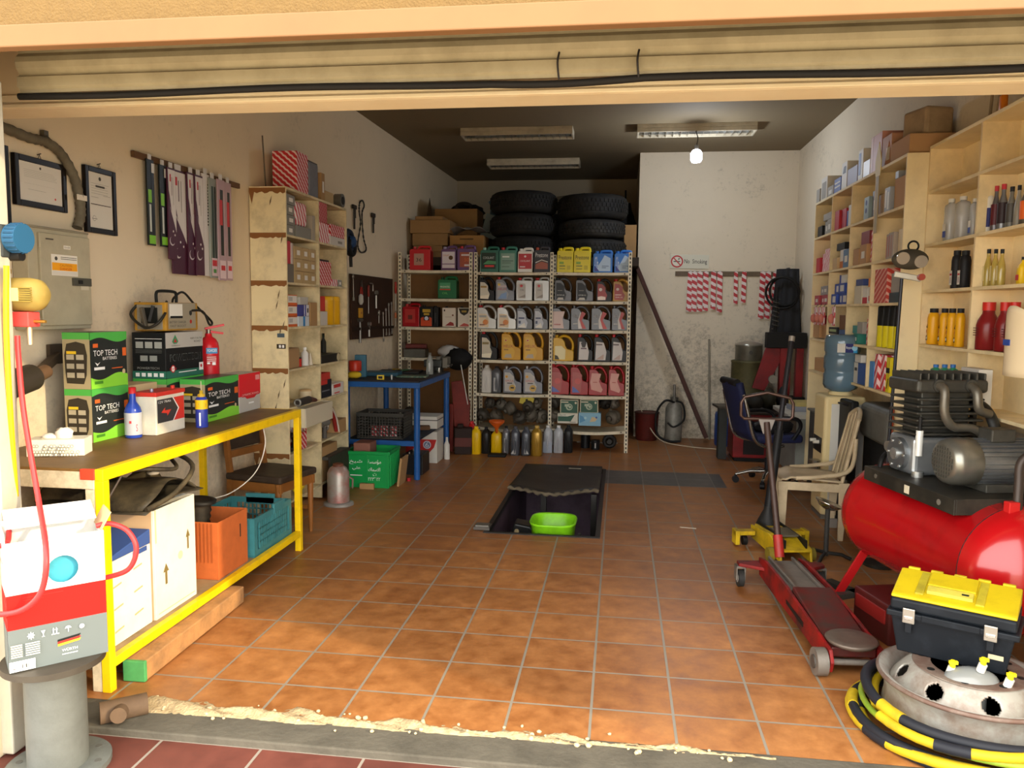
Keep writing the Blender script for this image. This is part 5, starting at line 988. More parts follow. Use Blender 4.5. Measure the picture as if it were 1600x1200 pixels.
for px0, px1, w_ in ((922, 951, 'third'), (953, 978, 'right end')):
    jug('A', 'red oil jug with flared white label, %s on the fifth rack shelf' % w_, px0, px1, 573, z2, C('#a3121c', .3), redc, [('p', [(.1, .2), (.7, .08), (.78, .2), (.55, .55), (.68, .88), (.12, .9), (.04, .5)], C('#d89a8c')), ('r', .2, .5, .45, .53, C('#b0453c'))], grp='red oil jugs with white labels')
# lowest shelf: alternators, boxes
z1 = RZ[0]-.02; alm = M('#6d6558', .6, .3, dirt=.6, dcol='#2e2a24', scale=10); alm2 = M('#4e483f', .6, .3, dirt=.6, dcol='#23201c', scale=10)
def alternator(lab, px, py, r, m, seed, yf=9.2, grp=None):
    p = P(px, py, y=yf); rr = random.Random(seed); t = thing('alternator', lab, 'car part', p, group=grp, rot=(rr.uniform(.6, 2.2), rr.uniform(-.5, .5), rr.uniform(-1, 1)))
    part('housing', MB().lathe([(r*.5, -r*.75), (r*.9, -r*.6), (r, -r*.2), (r*.96, -r*.1), (r*.96, .1*r), (r, r*.2), (r*.85, r*.6), (r*.35, r*.7)], m, n=20), t)
    mb = MB()
    for i in range(3): a = 2*PI*i/3; mb.box((r*1.05*math.cos(a), r*1.05*math.sin(a), r*.2), (r*.35, r*.35, r*.2), m, MX.Rotation(a, 3, 'Z'))
    mb.cyl((0, 0, r*.2), (0, 0, r*.3), r*.98, m, n=14); part('mounting_lug', mb, t, .003)
    part('pulley', MB().lathe([(.1*r, r*.7), (.42*r, r*.72), (.3*r, r*.85), (.42*r, r*.98), (.12*r, r*1.0)], m, n=16), t)
G = 'used alternators'; LB = 'dusty used alternator in the heap on the lowest shelf of the middle bay'
for k, (px, py, r) in enumerate([(754, 648, .075), (775, 650, .08), (797, 638, .085), (812, 652, .08), (830, 648, .085), (846, 650, .085), (826, 634, .075), (838, 630, .07), (783, 632, .07), (765, 630, .065)]): alternator(LB, px, py, r, alm if k % 3 else alm2, k, 9.15+.08*(k % 3), G)
alternator('dusty grey alternator at left of the green boxes on the lowest shelf', 866, 648, .075, alm, 21, 9.2); alternator('dusty alternator lying on another, left of the green boxes', 867, 628, .07, alm2, 22, 9.25)
alternator('black pulley unit at upper right of the lowest rack shelf', 946, 630, .07, C('#26231f', .5), 23, 9.2); alternator('grey car part at the right end of the lowest rack shelf', 958, 652, .085, alm, 24, 9.17); alternator('small grey car part with shiny face at upper right of the lowest shelf', 960, 631, .06, alm, 25, 9.22)
solo('yellow_tag', MB().box((0, 0, 0), (.16, .01, .10), C('#c9b64a', .7), MX.Rotation(.25, 3, 'Y')), 'yellow card lying on the alternator heap', 'card', P(823, 626, y=9.12), b=.002); bpy.data.objects['yellow_tag'].name = 'card'
grn = C('#2f5a48', .5); crm = C('#cfc6a8', .5)
def rbox(lab, px0, px1, py0, py1, y, m, els, d=.13):
    a, b = P(px0, py1, y=y), P(px1, py0, y=y); return boxthing('parts_box', lab, 'parts box', a.x, b.x, y, y+d, a.z, b.z, m, {'-y': els}, .002)
dbl = C('#a9c0c4'); turb = [('c', .5, .48, .24, C('#a9b59a')), ('c', .52, .48, .16, grn), ('c', .54, .48, .1, C('#a9b59a')), ('r', .25, .5, .5, .68, C('#a9b59a')), ('c', .85, .78, .08, crm), ('r', .06, .78, .45, .86, crm)]
rbox('green box with white border, upper left of the four boxes on the lowest shelf', 875, 904, 625, 646, 9.12, crm, [('r', .05, .06, .95, .94, grn)]+turb)
rbox('green box with white border, upper right of the four boxes on the lowest shelf', 906, 935, 625, 645, 9.12, crm, [('r', .05, .06, .95, .94, grn)]+turb)
rbox('white and green box, lower left of the four boxes on the lowest shelf', 871, 903, 646.5, 661, 9.10, C('#d4cfbe'), [('p', [(.02, .2), (.65, .2), (.85, .9), (.5, .7), (.02, .7)], grn), tx('DELCO', .05, .75, .4, .92, grn), ('r', .6, .1, .9, .16, inkl)])
rbox('light blue patterned box, lower right of the four boxes on the lowest shelf', 904, 939, 645.5, 665, 9.10, C('#7fb0c8'), [('p', [(.05, .2), (.3, .4), (.2, .7), (.05, .8)], C('#4f8fb8')), ('p', [(.5, .3), (.75, .35), (.85, .6), (.6, .7)], C('#c9b48a')), ('c', .3, .6, .1, C('#a9d0d8')), ('c', .8, .65, .08, C('#3a5a9a'))])
# bottles on the floor in front of the racks
def fb(lab, px0, px1, pyt, pyb, body, cap, els=[], kind='C', cat='oil bottle', name='oil_bottle'):
    yf = P((px0+px1)/2, pyb, z=0).y; return jug(kind, lab, px0, px1, pyt, 0.0, body, cap, els, yf, name=name, cat=cat)
yb = C('#e0b40e'); goldm = C('#a8822c', .3, metal=.4)
fb('red jug with cap standing on the floor at the left end of the bottle row', 729, 745, 659, 706, C('#b3201c'), redc)
fb('yellow oil bottle on the floor, left of the black bottle', 736, 752, 667, 710, yb, yb)
fb('black oil bottle on the floor between the two yellow bottles', 753, 767, 668, 709, C('#23211f'), blkc)
fb('yellow oil bottle on the floor holding the orange funnel', 768, 785, 672, 709, yb, yb)
fb('grey slim oil bottle on the floor right of the funnel', 786, 798, 667, 709, C('#6a6a6c', .3, metal=.3), blkc, [('r', .3, 0, .6, 1, C('#c4c2bd'))])
fb('grey silver oil bottle on the floor, left of the matching pair', 799, 814, 667, 712, C('#4e5158', .3, metal=.2), C('#4a4c54'), [('p', [(.35, 0), (.65, 0), (.6, 1), (.4, 1)], C('#c4c2bd')), ('p', [(.0, .0), (.3, .0), (.3, .25)], C('#c4c2bd'))])
fb('grey silver oil bottle on the floor, right of the matching pair beside the gold one', 816, 831, 668, 712, C('#4e5158', .3, metal=.2), C('#4a4c54'), [('p', [(.35, 0), (.65, 0), (.6, 1), (.4, 1)], C('#c4c2bd')), ('p', [(.7, .0), (1, .0), (.7, .25)], C('#c4c2bd'))])
fb('gold oil bottle on the floor in the middle of the bottle row', 832, 849.5, 666, 713, goldm, C('#c9a85a'))
clr = M('#c9ccd0', .25, trans=.35)
fb('translucent white bottle half full on the floor beside the gold one', 851, 866, 666, 708, clr, C('#dcdad6'), [('r', -.1, -.08, 1.1, .7, C('#9aa2ae'))], cat='bottle', name='bottle')
fb('translucent white empty bottle on the floor beside the black one', 867.5, 883, 666, 708, clr, C('#dcdad6'), cat='bottle', name='bottle')
fb('black bottle on the floor at the right end of the bottle row', 884, 898, 665, 708, C('#232324'), blkc)
p = P(776, 674, y=8.72); t = thing('funnel', 'orange funnel stuck in the yellow bottle on the floor', 'funnel', p)
part('cone', MB().lathe([(.012, -.02), (.018, .03), (.035, .055), (.085, .10), (.09, .125), (.084, .125), (.03, .06)], C('#cf5a1a', .45), n=26), t)
solo('black_tray', MB().bx(-.10, .10, -.06, .06, 0, .03, C('#191716', .6)), 'black tray on the floor in front of the yellow funnel bottle', 'tray', P(777, 713, z=0), b=.006)
solo('oil_filter', MB().cyl((0, 0, 0), (0, 0, .17), .055, C('#1a1a1b', .4), n=20).cyl((0, 0, .17), (0, 0, .2), .04, C('#1a1a1b', .4), n=16), 'tall black canister on the floor under the right rack bay', 'canister', P(914, 701, z=0)+V((0, .08, 0)), b=.003)
solo('oil_filter', MB().cyl((0, 0, 0), (0, 0, .11), .05, C('#1f1f20', .35), n=20).bx(-.008, .008, -.052, -.048, .02, .08, C('#a9a7a2')), 'small black oil filter on the floor under the right rack bay', 'oil filter', P(930, 703, z=0)+V((0, .05, 0)), b=.003)
solo('pulley', MB().torus((0, 0, .085), .06, .025, C('#2a2826', .5), 24, 8, MX.Rotation(PI/2, 3, 'X')).cyl((0, -.03, .085), (0, .03, .085), .03, C('#3a3733', .5), n=14), 'black belt pulley standing on the floor under the right rack bay', 'car part', P(952, 702, z=0)+V((0, .06, 0)))
solo('spark_carton', MB().bx(-.25, .25, 0, .02, 0, .16, C('#c9c2b4', .6)), 'torn white sheet leaning under the right rack bay', 'sheet', P(932, 697, z=0)+V((0, .22, 0)), rot=(-.1, 0, 0)); bpy.data.objects['spark_carton'].name = 'white_sheet'
# clutter on the lower shelf of the left rack
solo('grease_gun', MB().cyl((0, 0, .03), (.25, 0, .03), .03, M('#7a3a36', .5, dirt=.4), n=14).box((-.03, 0, .035), (.06, .06, .07), M('#5a4c40', .6)), 'dull red cylinder tool on the lower shelf of the left rack', 'hand tool', (-2.52, 9.12, 1.056+.1))
solo('metal_box', MB().bx(0, .26, 0, .18, 0, .095, M('#5f5b50', .6, dirt=.4)), 'grey metal box under the dull red cylinder on the left rack shelf', 'box', (-2.54, 9.08, 1.0565), b=.004)
t = thing('rag_heap', 'white cloth bundle on the left rack shelf', 'rag', (-1.98, 9.05, 1.06)); part('cloth', MB().sphere((0, 0, .07), .1, M('#b5b0aa', .8), (1.3, .8, .75), 16, 10, .12, 5), t)
t = thing('black_bag', 'black cloth bundle hanging over the left rack shelf edge', 'bag', (-1.86, 9.0, .95)); part('cloth', MB().sphere((0, 0, .1), .13, C('#161515', .7), (1.2, .8, .95), 16, 10, .12, 6), t)
# ------------------------------------------------------------------ storage loft above the racks
rub_m = M('#1d1c1b', .75, dirt=.4, dcol='#3a3834', scale=9)
def tyre(lab, x, y, z, R, h, seed, grp=None, gray=False):
    m = M('#232221', .7, dirt=.5, dcol='#4a4740', scale=7) if gray else rub_m
    t = thing('tyre', lab, 'tyre', (x, y, z), 0, grp); hh = h/2
    prof = [(R*.60, hh*.5), (R*.62, hh*.15), (R*.72, 0.0), (R*.88, .012), (R*.97, hh*.28), (R, hh*.55), (R, hh*1.45), (R*.97, hh*1.72), (R*.88, h-.012), (R*.72, h), (R*.62, h-hh*.15), (R*.60, hh*1.5), (R*.60, hh*.5)]
    part('casing', MB().lathe(prof, m, n=56), t)
    mb = MB(); n = 54
    for i in range(n):
        a = 2*PI*i/n
        for zz, off in ((hh*.62, 0), (hh*.95, .5), (hh*1.3, 0)):
            aa = a+off*2*PI/n; mb.box((R*1.003*math.cos(aa), R*1.003*math.sin(aa), zz+hh*.05), (.014, R*.085, hh*.26), m, MX.Rotation(aa, 3, 'Z'))
    part('tread', mb, t)
for k, nm in enumerate(('lowest', 'middle', 'topmost')): tyre('dark all-terrain tyre, %s in the left stack above the rack' % nm, -1.235, 9.98, MZ+.275*k, .415, .272, k, 'left stack of tyres')
tyre('wide dark tyre, lowest in the right stack above the rack', -.375, 9.97, MZ, .425, .235, 4, 'right stack of tyres', True); tyre('thinner worn tyre, middle of the right stack above the rack', -.375, 9.98, MZ+.238, .41, .235, 5, 'right stack of tyres', True); tyre('dark knobbly tyre, topmost in the right stack above the rack', -.375, 9.99, MZ+.476, .43, .30, 6, 'right stack of tyres')
ktm = M('#9a774c', .8, dirt=.3, dcol='#6e5232', scale=5)
def lbox(lab, px0, px1, py0, py1, y, d=.35, m=ktm, els=None):
    a, b = P(px0, py1, y=y), P(px1, py0, y=y); return boxthing('carton', lab, 'carton', a.x, b.x, y, y+d, a.z, b.z, m, {'-y': els} if els else {}, .004)
zb = MZ+.0005
def lb2(lab, x0, x1, y0, y1, z0, h, m=ktm, els=None, rz=0): return boxthing('carton', lab, 'carton', x0, x1, y0, y1, z0, z0+h, m, {'-y': els} if els else {}, .004, rz)
lb2('flat brown carton at the bottom of the left pile above the rack', -2.55, -2.17, 9.62, 10.0, zb, .07); lb2('flat brown carton, second in the left pile above the rack', -2.56, -2.2, 9.62, 10.0, zb+.071, .075)
lb2('brown carton, third in the left pile above the rack', -2.575, -2.13, 9.62, 10.02, zb+.147, .15); lb2('brown carton, upper in the left pile above the rack', -2.6, -2.1, 9.6, 10.05, zb+.298, .16); lb2('small flat carton on top of the left pile above the rack', -2.55, -2.2, 9.65, 10.0, zb+.459, .05)
c = lb2('wide brown carton with printing beside the left tyre stack above the rack', -2.10, -1.68, 9.60, 10.0, zb, .27, M('#a0743e', .8, dirt=.3, dcol='#6e5232', scale=5), [('r', .1, .45, .5, .6, M('#5e4424', .8)), ('r', .3, .8, .7, .86, M('#5e4424', .8)), ('r', .1, .3, .3, .36, M('#5e4424', .8))])
solo('plastic_sheet', MB().grid(lambda u, v: (-.23+.46*u, -.2+.4*v, .03+.03*math.sin(9*u+2*v)*math.sin(5*v+1)+.05*math.sin(PI*u)), 24, 16, M('#8f8c8c', .35)), 'crumpled grey plastic sheet lying on the wide brown carton above the rack', 'plastic sheet', (-1.89, 9.8, zb+.29), solid=.004)
ob('carton', 'open brown carton with dark contents behind the left pile above the rack', -2.42, -1.86, 10.15, 10.6, zb, .66, ktm, False)
solo('car_part', MB().torus((0, 0, 0), .13, .03, C('#1c1a18', .6), 24, 8).torus((.02, .03, .05), .1, .028, C('#2a2622', .6), 24, 8), 'dark round part poking out of the open brown carton', 'car part', (-2.1, 10.35, zb+.64), rot=(.7, .2, 0))
solo('foam_sheet', MB().box((0, 0, .17), (.25, .02, .3), C('#8f9a96', .6), MX.Rotation(.3, 3, 'Y')), 'pale grey sheet leaning beside the open brown carton above the rack', 'sheet', (-1.70, 10.4, zb+.28))
solo('crate_stack', MB().bx(-.4, .4, 0, .4, 0, .60, C('#2a2622', .7)), 'dark chest behind the cartons on the storage loft', 'chest', (-1.6, 10.75, zb), b=.02)
t = thing('kettle', 'blue grey plastic kettle on the dark chest above the rack', 'kettle', (-1.72, 10.95, zb+.6)); km = C('#4f6a78', .4)
part('jar', MB().lathe([(.11, 0), (.115, .02), (.10, .15), (.075, .24), (.06, .27), (0, .28)], km, n=26), t); part('handle', MB().tube(cr([(.09, 0, .24), (.17, 0, .22), (.18, 0, .1), (.11, 0, .04)], 6), .012, C('#2c3a42', .4), 8), t); part('spout', MB().cyl((-.07, 0, .2), (-.12, 0, .26), .03, km, r2=.012, n=14), t)
solo('dark_bundle', MB().sphere((0, 0, .1), .16, C('#24221f', .8), (1.3, .8, .7), 16, 10, .12, 9), 'dark cloth bundle left of the blue kettle on the storage loft', 'bundle', (-2.1, 10.95, zb+.6))
solo('mirror_panel', MB().box((0, 0, .32), (.40, .02, .26), C('#5c5440', .3), MX.Rotation(-.12, 3, 'Y')), 'dark board standing behind the tyre stacks above the rack', 'board', (-.72, 11.3, zb+.36)); 
solo('crate', MB().bx(-.25, .25, 0, .3, 0, .72, C('#1e1c1a', .7)), 'black box behind the tyre stacks above the rack', 'box', (-.72, 11.25, zb), b=.01); bpy.data.objects['mirror_panel'].location.z = zb+.54
lb2('brown carton at the right end of the loft against the end wall', .02, .17, 9.9, 10.2, zb, .42); solo('black_bag', MB().sphere((0, 0, .42), .3, C('#151413', .7), (.6, .7, 1.4), 18, 12, .1, 11), 'black bag behind the right tyre stack at the end of the loft', 'bag', (.0, 10.9, zb))
solo('rod', MB().cyl((0, 0, 0), (-.02, 0, 1.03), .012, C('#1e1c1a', .6), n=8), 'thin dark rod standing at the right end of the loft', 'rod', (.05, 11.2, zb)); solo('pointed_stick', MB().prism([(-.045, 0), (.045, 0), (0, .3)], -.01, .01, M('#4a3a28', .7)), 'dark pointed wedge standing behind the left carton pile', 'wedge', (-2.5, 10.2, zb+.51)); solo('carton', MB().bx(-.12, .12, -.1, .1, 0, .505, ktm), 'narrow brown carton behind the left pile under the pointed wedge', 'carton', (-2.5, 10.2+.0, zb), b=.003)
# ================================================================== blue desk corner
bluem = M('#1f5596', .4, dirt=.35, dcol='#123052', scale=10); deskt = M('#2f2a2c', .5, dirt=.4, dcol='#15110f', scale=4); blks = M('#191817', .55)
DX0, DX1, DY0, DY1, DZ = -2.62, -1.86, 7.20, 8.55, .945
t = thing('work_desk', 'blue steel framed work desk with dark top in the back left corner', 'desk', (DX1, DY0, 0)); w, d = DX1-DX0, DY1-DY0
part('tabletop', MB().bx(-w+.01, -.012, .01, d-.01, DZ-.012, DZ, deskt), t)
part('apron', MB().bx(-w, 0, 0, .03, DZ-.065, DZ-.013, bluem).bx(-.03, 0, .03, d, DZ-.065, DZ-.013, bluem).bx(-w, -w+.03, .03, d, DZ-.065, DZ-.013, bluem).bx(-w+.03, -.03, d-.03, d, DZ-.065, DZ-.013, bluem), t, .003)
for x, y in ((-.035, .035), (-.035, d-.035), (-w+.035, .035), (-w+.035, d-.035)): part('leg', MB().cyl((x, y, .0), (x, y, DZ-.066), .03, bluem, n=18), t)
part('lower_rail', MB().bx(-w+.05, -.05, .02, .05, .32, .37, bluem), t, .003); part('lower_rail', MB().bx(-w+.05, -.05, d-.05, d-.02, .32, .37, bluem), t, .003); part('lower_shelf', MB().bx(-w+.02, -.06, .05, d-.05, .345, .365, M('#25303f', .6, dirt=.4)), t)
DK = DZ+.0006
solo('tool_case', MB().box((0, 0, .02), (.36, .26, .04), M('#1d4a5c', .45)), 'teal blue open tool case lying on the work desk', 'tool case', (-2.40, 7.78, DK), .1, b=.008)
solo('box', MB().bx(-.055, .055, -.04, .04, 0, .22, M('#2c6378', .5)), 'upright teal blue box against the wall on the work desk', 'box', (-2.55, 7.55, DK), .2, b=.004)
solo('canister', MB().lathe([(.06, 0), (.062, .01), (.062, .09), (.055, .1), (0, .1)], C('#b3301c'), n=22), 'red round tin on the yellow cloth on the work desk', 'tin', (-2.545, 7.36, DK+.075))
solo('rag', MB().sphere((0, 0, .037), .075, M('#c9a820', .8), (1.0, .9, .5), 14, 8, .1, 8), 'yellow cloth on the near left corner of the work desk', 'rag', (-2.55, 7.35, DK))
solo('tool_tray', MB().box((0, 0, .012), (.45, .3, .024), M('#1a1918', .5)), 'black tray with parts in the middle of the work desk', 'tray', (-2.32, 8.15, DK), .1, b=.004)
for k, (x, y, a, lab, c1) in enumerate([(-2.34, 8.1, .5, 'black handled pliers on the dark desk tray', '#1c1b1a'), (-2.24, 8.2, -.4, 'green handled pliers at the right of the desk tray', '#2c5a3a'), (-2.42, 8.22, 1.0, 'yellow handled pliers at the back of the desk tray', '#a8902a')]):
    tt = thing('pliers', lab, 'pliers', (x, y, DK+.025), a); hm = M(c1, .5); st = M('#8f8c86', .3, .8)
    part('jaws', MB().prism([(-.012, .0), (.012, 0), (.004, .07), (-.004, .07)], 0, .01, st, 'xy'), tt); part('handle', MB().tube(cr([(-.006, 0, .006), (-.025, -.05, .006), (-.02, -.12, .006)], 5), .006, hm, 8), tt); part('handle', MB().tube(cr([(.006, 0, .006), (.025, -.05, .006), (.02, -.12, .006)], 5), .006, hm, 8), tt)
t = thing('tape_measure', 'small yellow tape measure near the front edge of the work desk', 'tape measure', (-2.27, 7.30, DK), .2); part('case', MB().bx(-.035, .035, -.02, .02, 0, .045, C('#e0c22a')), t, .006); part('sticker', MB().bx(-.02, .02, -.0215, -.0195, .01, .035, blks), t)
solo('spark_plug', MB().cyl((0, 0, 0), (0, 0, .045), .008, M('#d8d6d0', .3), n=10), 'tiny white upright spark plug on the work desk', 'spark plug', (-2.17, 7.33, DK))
solo('circuit_pad', MB().box((0, 0, .006), (.3, .2, .012), M('#1f5a48', .4, dirt=.7, dcol='#c9c2a0', scale=40)), 'green pad with small bright parts on the work desk', 'tray', (-2.06, 7.7, DK), .1, b=.002)
t = thing('bottle', 'clear tall bottle standing at the desk edge before the rack', 'bottle', (-1.97, 8.05, DK)); part('bottle', MB().lathe([(.035, 0), (.037, .01), (.037, .13), (.018, .19), (.014, .2)], M('#b9bdb8', .1, trans=.6), n=20), t); part('cap', MB().cyl((0, 0, .2), (0, 0, .225), .016, M('#6a655c', .5), n=14), t); part('graduation', MB().bx(-.004, .004, -.0385, -.037, .03, .12, M('#d8d6d0', .5)), t)
solo('bearing', MB().cyl((0, 0, 0), (0, 0, .02), .03, M('#6e6a62', .3, .7), n=18).cyl((0, 0, .02), (0, 0, .05), .012, M('#d8d4c8', .25, .6), n=14), 'small shiny metal fitting on the right side of the work desk', 'fitting', (-1.93, 8.3, DK))
t = thing('bench_vise', 'dark bench vise at the back right corner of the work desk', 'vise', (-1.98, 8.44, DK)); vm = M('#3a3d3a', .5, .3, dirt=.5)
part('base', MB().cyl((0, 0, 0), (0, 0, .05), .07, vm, n=20), t); part('body', MB().bx(-.14, .06, -.06, .06, .05, .13, vm), t, .01); part('jaw', MB().bx(.07, .13, -.08, .08, .04, .16, M('#6b665a', .5, .3)), t, .01); part('jaw', MB().bx(.0, .05, -.08, .08, .13, .165, M('#6b665a', .5, .3)), t, .008); part('handle', MB().cyl((.14, -.10, .07), (.14, .1, .07), .008, M('#8f8c86', .3, .8), n=8).cyl((.13, 0, .07), (.16, 0, .07), .016, vm, n=10), t)
# under and around the desk
t = thing('plastic_crate', 'dark grey mesh crate with red striped packets under the blue desk', 'crate', (-2.29, 7.5, .366), 0); dg = M('#3f3d38', .5, dirt=.3)
w_, d_, h_ = .46, .34, .25
mb = MB(); mb.bx(-w_/2, w_/2, -d_/2, d_/2, 0, .012, dg); part('floor_panel', mb, t)
for s in (-1, 1):
    mb = MB()
    for i in range(17): u = -w_/2+w_*i/16; mb.bx(u-.004, u+.004, s*d_/2-.004, s*d_/2+.004, .0125, h_-.03, dg)
    for k in range(8): z = .02+k*.028; mb.bx(-w_/2, w_/2, s*d_/2-.003, s*d_/2+.003, z, z+.007, dg)
    mb.bx(-w_/2, w_/2, s*d_/2-.008, s*d_/2+.008, h_-.03, h_, dg); part('side_panel', mb, t)
    mb = MB()
    for i in range(12): u = -d_/2+d_*i/11; mb.bx(s*w_/2-.004, s*w_/2+.004, u-.004, u+.004, .0125, h_-.03, dg)
    for k in range(8): z = .02+k*.028; mb.bx(s*w_/2-.003, s*w_/2+.003, -d_/2, d_/2, z, z+.007, dg)
    mb.bx(s*w_/2-.008, s*w_/2+.008, -d_/2, d_/2, h_-.03, h_, dg); part('side_panel', mb, t)
for k in range(3): solo('parts_box', MB().bx(-.035, .035, -.05, .05, 0, .10, red_st), 'small red striped packet lying in the dark mesh crate', 'parts box', (-2.36+.09*k, 7.43, .3795), .15*k, 'striped packets in the dark mesh crate', .002)
t = thing('carton', 'white and red carton with round emblem standing behind the blue desk legs', 'carton', (-2.06, 8.2, 0)); w_, d_, h_ = .34, .3, .335
boxw = C('#d0cbc0', .6); part('carton_body', MB().bx(-w_/2, w_/2, -d_/2, d_/2, 0, h_, boxw), t, .003)
label(t, *faceof((w_, d_, h_), '-y'), [('p', [(.3, .0), (.55, .1), (.9, .5), (.98, .75), (.0, .75), (.0, .0)], C('#b9302c')), ('c', .68, .58, .13, C('#c9ccd6')), ('c', .68, .58, .10, C('#6a7490')), ('t', '6', .62, .5, .74, .66, C('#d8dae2'))], 'printed_panel')
solo('carton', MB().bx(-.17, .17, -.15, .15, 0, .13, boxw).bx(-.171, .171, -.151, .151, .085, .095, blks), 'white carton with black stripe on the desk shelf behind the mesh crate', 'carton', (-2.06, 8.2, .366), b=.003)
for k, (x, y, z) in enumerate([(-2.45, 8.2, .366), (-2.25, 8.35, .366+.0), (-2.5, 7.95, .366)]):
    solo('scrap_part', MB().sphere((0, 0, .09), .11, M(['#2e2a26', '#3a2f24', '#24302a'][k], .7, dirt=.4), (1, .8, .8), 12, 8, .2, k), ['dark lump of stored parts at the back of the desk shelf', 'brownish lump of stored parts on the desk shelf', 'greenish dark lump of stored parts on the desk shelf'][k], 'scrap', (x, y, z))
solo('wood_scrap', MB().bx(-.25, .2, -.05, .05, 0, .04, M('#5e4024', .7)), 'brown wood offcut on the desk shelf', 'wood offcut', (-2.15, 7.95, .3665), .3, b=.003)
t = thing('car_battery', 'black car battery on the floor behind the front blue desk leg', 'car battery', (-1.99, 7.57, 0)); part('case', MB().bx(-.1, .1, -.14, .14, 0, .20, C('#262628')), t, .006); part('terminal', MB().cyl((-.05, .08, .2), (-.05, .08, .22), .01, M('#9a968c', .3, .7), n=10), t); part('terminal', MB().cyl((-.05, -.08, .2), (-.05, -.08, .22), .01, M('#9a968c', .3, .7), n=10), t)
solo('bottle', MB().lathe([(.03, 0), (.032, .01), (.032, .16), (.014, .2), (.012, .24)], C('#c9c6bd'), n=18), 'white bottle on the floor between the white red carton and the blue desk leg', 'bottle', (-1.84, 8.3, 0))
# green crate with writing
t = thing('plastic_crate', 'bright green plastic crate with white Arabic lettering on the floor by the blue desk', 'crate', (-2.25, 6.99, 0), .02); gcm = M('#129446', .4, dirt=.15, dcol='#0b5a2a'); w_, d_, h_ = .40, .36, .335; th = .012
mb = MB().bx(-w_/2, w_/2, -d_/2, d_/2, 0, .012, gcm).bx(-w_/2, w_/2, -d_/2, -d_/2+th, .012, h_, gcm).bx(-w_/2, w_/2, d_/2-th, d_/2, .012, h_, gcm).bx(-w_/2, -w_/2+th, -d_/2+th, d_/2-th, .012, h_, gcm).bx(w_/2-th, w_/2, -d_/2+th, d_/2-th, .012, h_, gcm); part('body', mb, t, .002)
mb = MB()
for i in range(7): y = -d_/2+.03+(d_-.06)*i/6; mb.bx(w_/2, w_/2+.012, y-.008, y+.008, .01, h_-.03, gcm)
part('side_ribs', mb, t, .002)
for u in (-.5, -.02, .43): part('rib', MB().bx(w_*u, w_*u+.014, -d_/2-.01, -d_/2, .01, h_-.03, gcm), t, .002)
mb = MB()
for sx in (-1, 1): mb.bx(sx*w_/2-.012, sx*w_/2+.012, -d_/2-.014, d_/2+.014, h_-.03, h_, gcm)
for sy in (-1, 1): mb.bx(-w_/2+.012, w_/2-.012, sy*d_/2-.014, sy*d_/2+.01, h_-.03, h_, gcm)
part('rim', mb, t, .003)
ar = lambda s: ''.join(reversed(s))
AR1, AR2, AR3, AR4 = ar('\uFEE3\uFE86\uFEB3\uFEB4\uFE94'), ar('\uFEDF\uFEFC\uFEB3\uFEE4\uFE8E\uFED9'), '\u0662\u0662\u0663\u0666\u0662\u0662', ar('\uFEB7\uFEF4\uFEA6')
AR5 = ar('\uFEA0\uFEA0\uFE8E')
label(t, *faceof((w_, d_, h_), '-y'), [('t', AR1, .50, .64, .82, .78, wtx), ('t', AR2, .52, .46, .80, .56, wtx), ('t', ar('\uFE95'), .63, .33, .71, .41, wtx), ('t', AR3, .52, .2, .80, .29, wtx), ('t', AR4, .08, .64, .38, .76, wtx), ('t', ar('\uFECB\uFEE0\uFEF2'), .15, .48, .34, .58, wtx), ('r', .1, .33, .38, .35, wtx)], 'lettering')
solo('cardboard_piece', MB().box((0, 0, .13), (.02, .22, .26), kraft, MX.Rotation(.12, 3, 'Y')), 'piece of brown cardboard leaning on the right side of the green crate', 'cardboard', (-1.975, 7.02, 0)); solo('cardboard_piece', MB().bx(-.08, .05, -.03, .0, 0, .05, kraft), 'small cardboard scrap on the floor in front of the green crate', 'cardboard', (-2.22, 6.78, 0)); solo('packet', MB().box((0, 0, .2), (.16, .2, .36), M('#8a5a4a', .6)), 'brown packet inside the green crate', 'packet', (-2.33, 7.0, .0145), b=.01)
solo('red_stopper', MB().cyl((0, 0, 0), (0, 0, .03), .02, C('#a8242a'), n=12), 'small red cap on the floor by the front blue desk leg', 'cap', (-1.955, 7.16, 0))
# engine hoist leg and dark things between the desk and the left rack
rdk = M('#7a2418', .5, dirt=.5, dcol='#2c1410', scale=5); blk2 = M('#1c1b1a', .65)
t = thing('floor_crane', 'dark red folded workshop crane leg leaning beside the blue desk', 'workshop crane', (-1.80, 8.80, 0)); part('plate', MB().prism([(-.02, .0), (.10, .0), (.12, .55), (.02, .82), (-.10, .80), (-.06, .3)], -.02, .02, rdk), t, .004); part('upright', MB().bx(-.11, -.07, -.05, -.01, .0, .55, rdk), t, .004); part('chain', MB().cyl((.02, -.05, 1.0), (.10, -.04, .55), .006, M('#b9b4aa', .3, .7), n=8), t)
solo('oil_canister', MB().bx(-.10, .10, -.07, .07, 0, .30, M('#2a1a14', .6, dirt=.4)).bx(-.07, .0, -.04, .04, .30, .34, M('#2a1a14', .6)).bx(-.101, .101, -.071, .071, .08, .2, M('#5a241a', .6, dirt=.5)), 'dark dirty oil canister on the floor between the blue desk and the rack', 'canister', (-1.73, 8.66, 0), .15, b=.012)
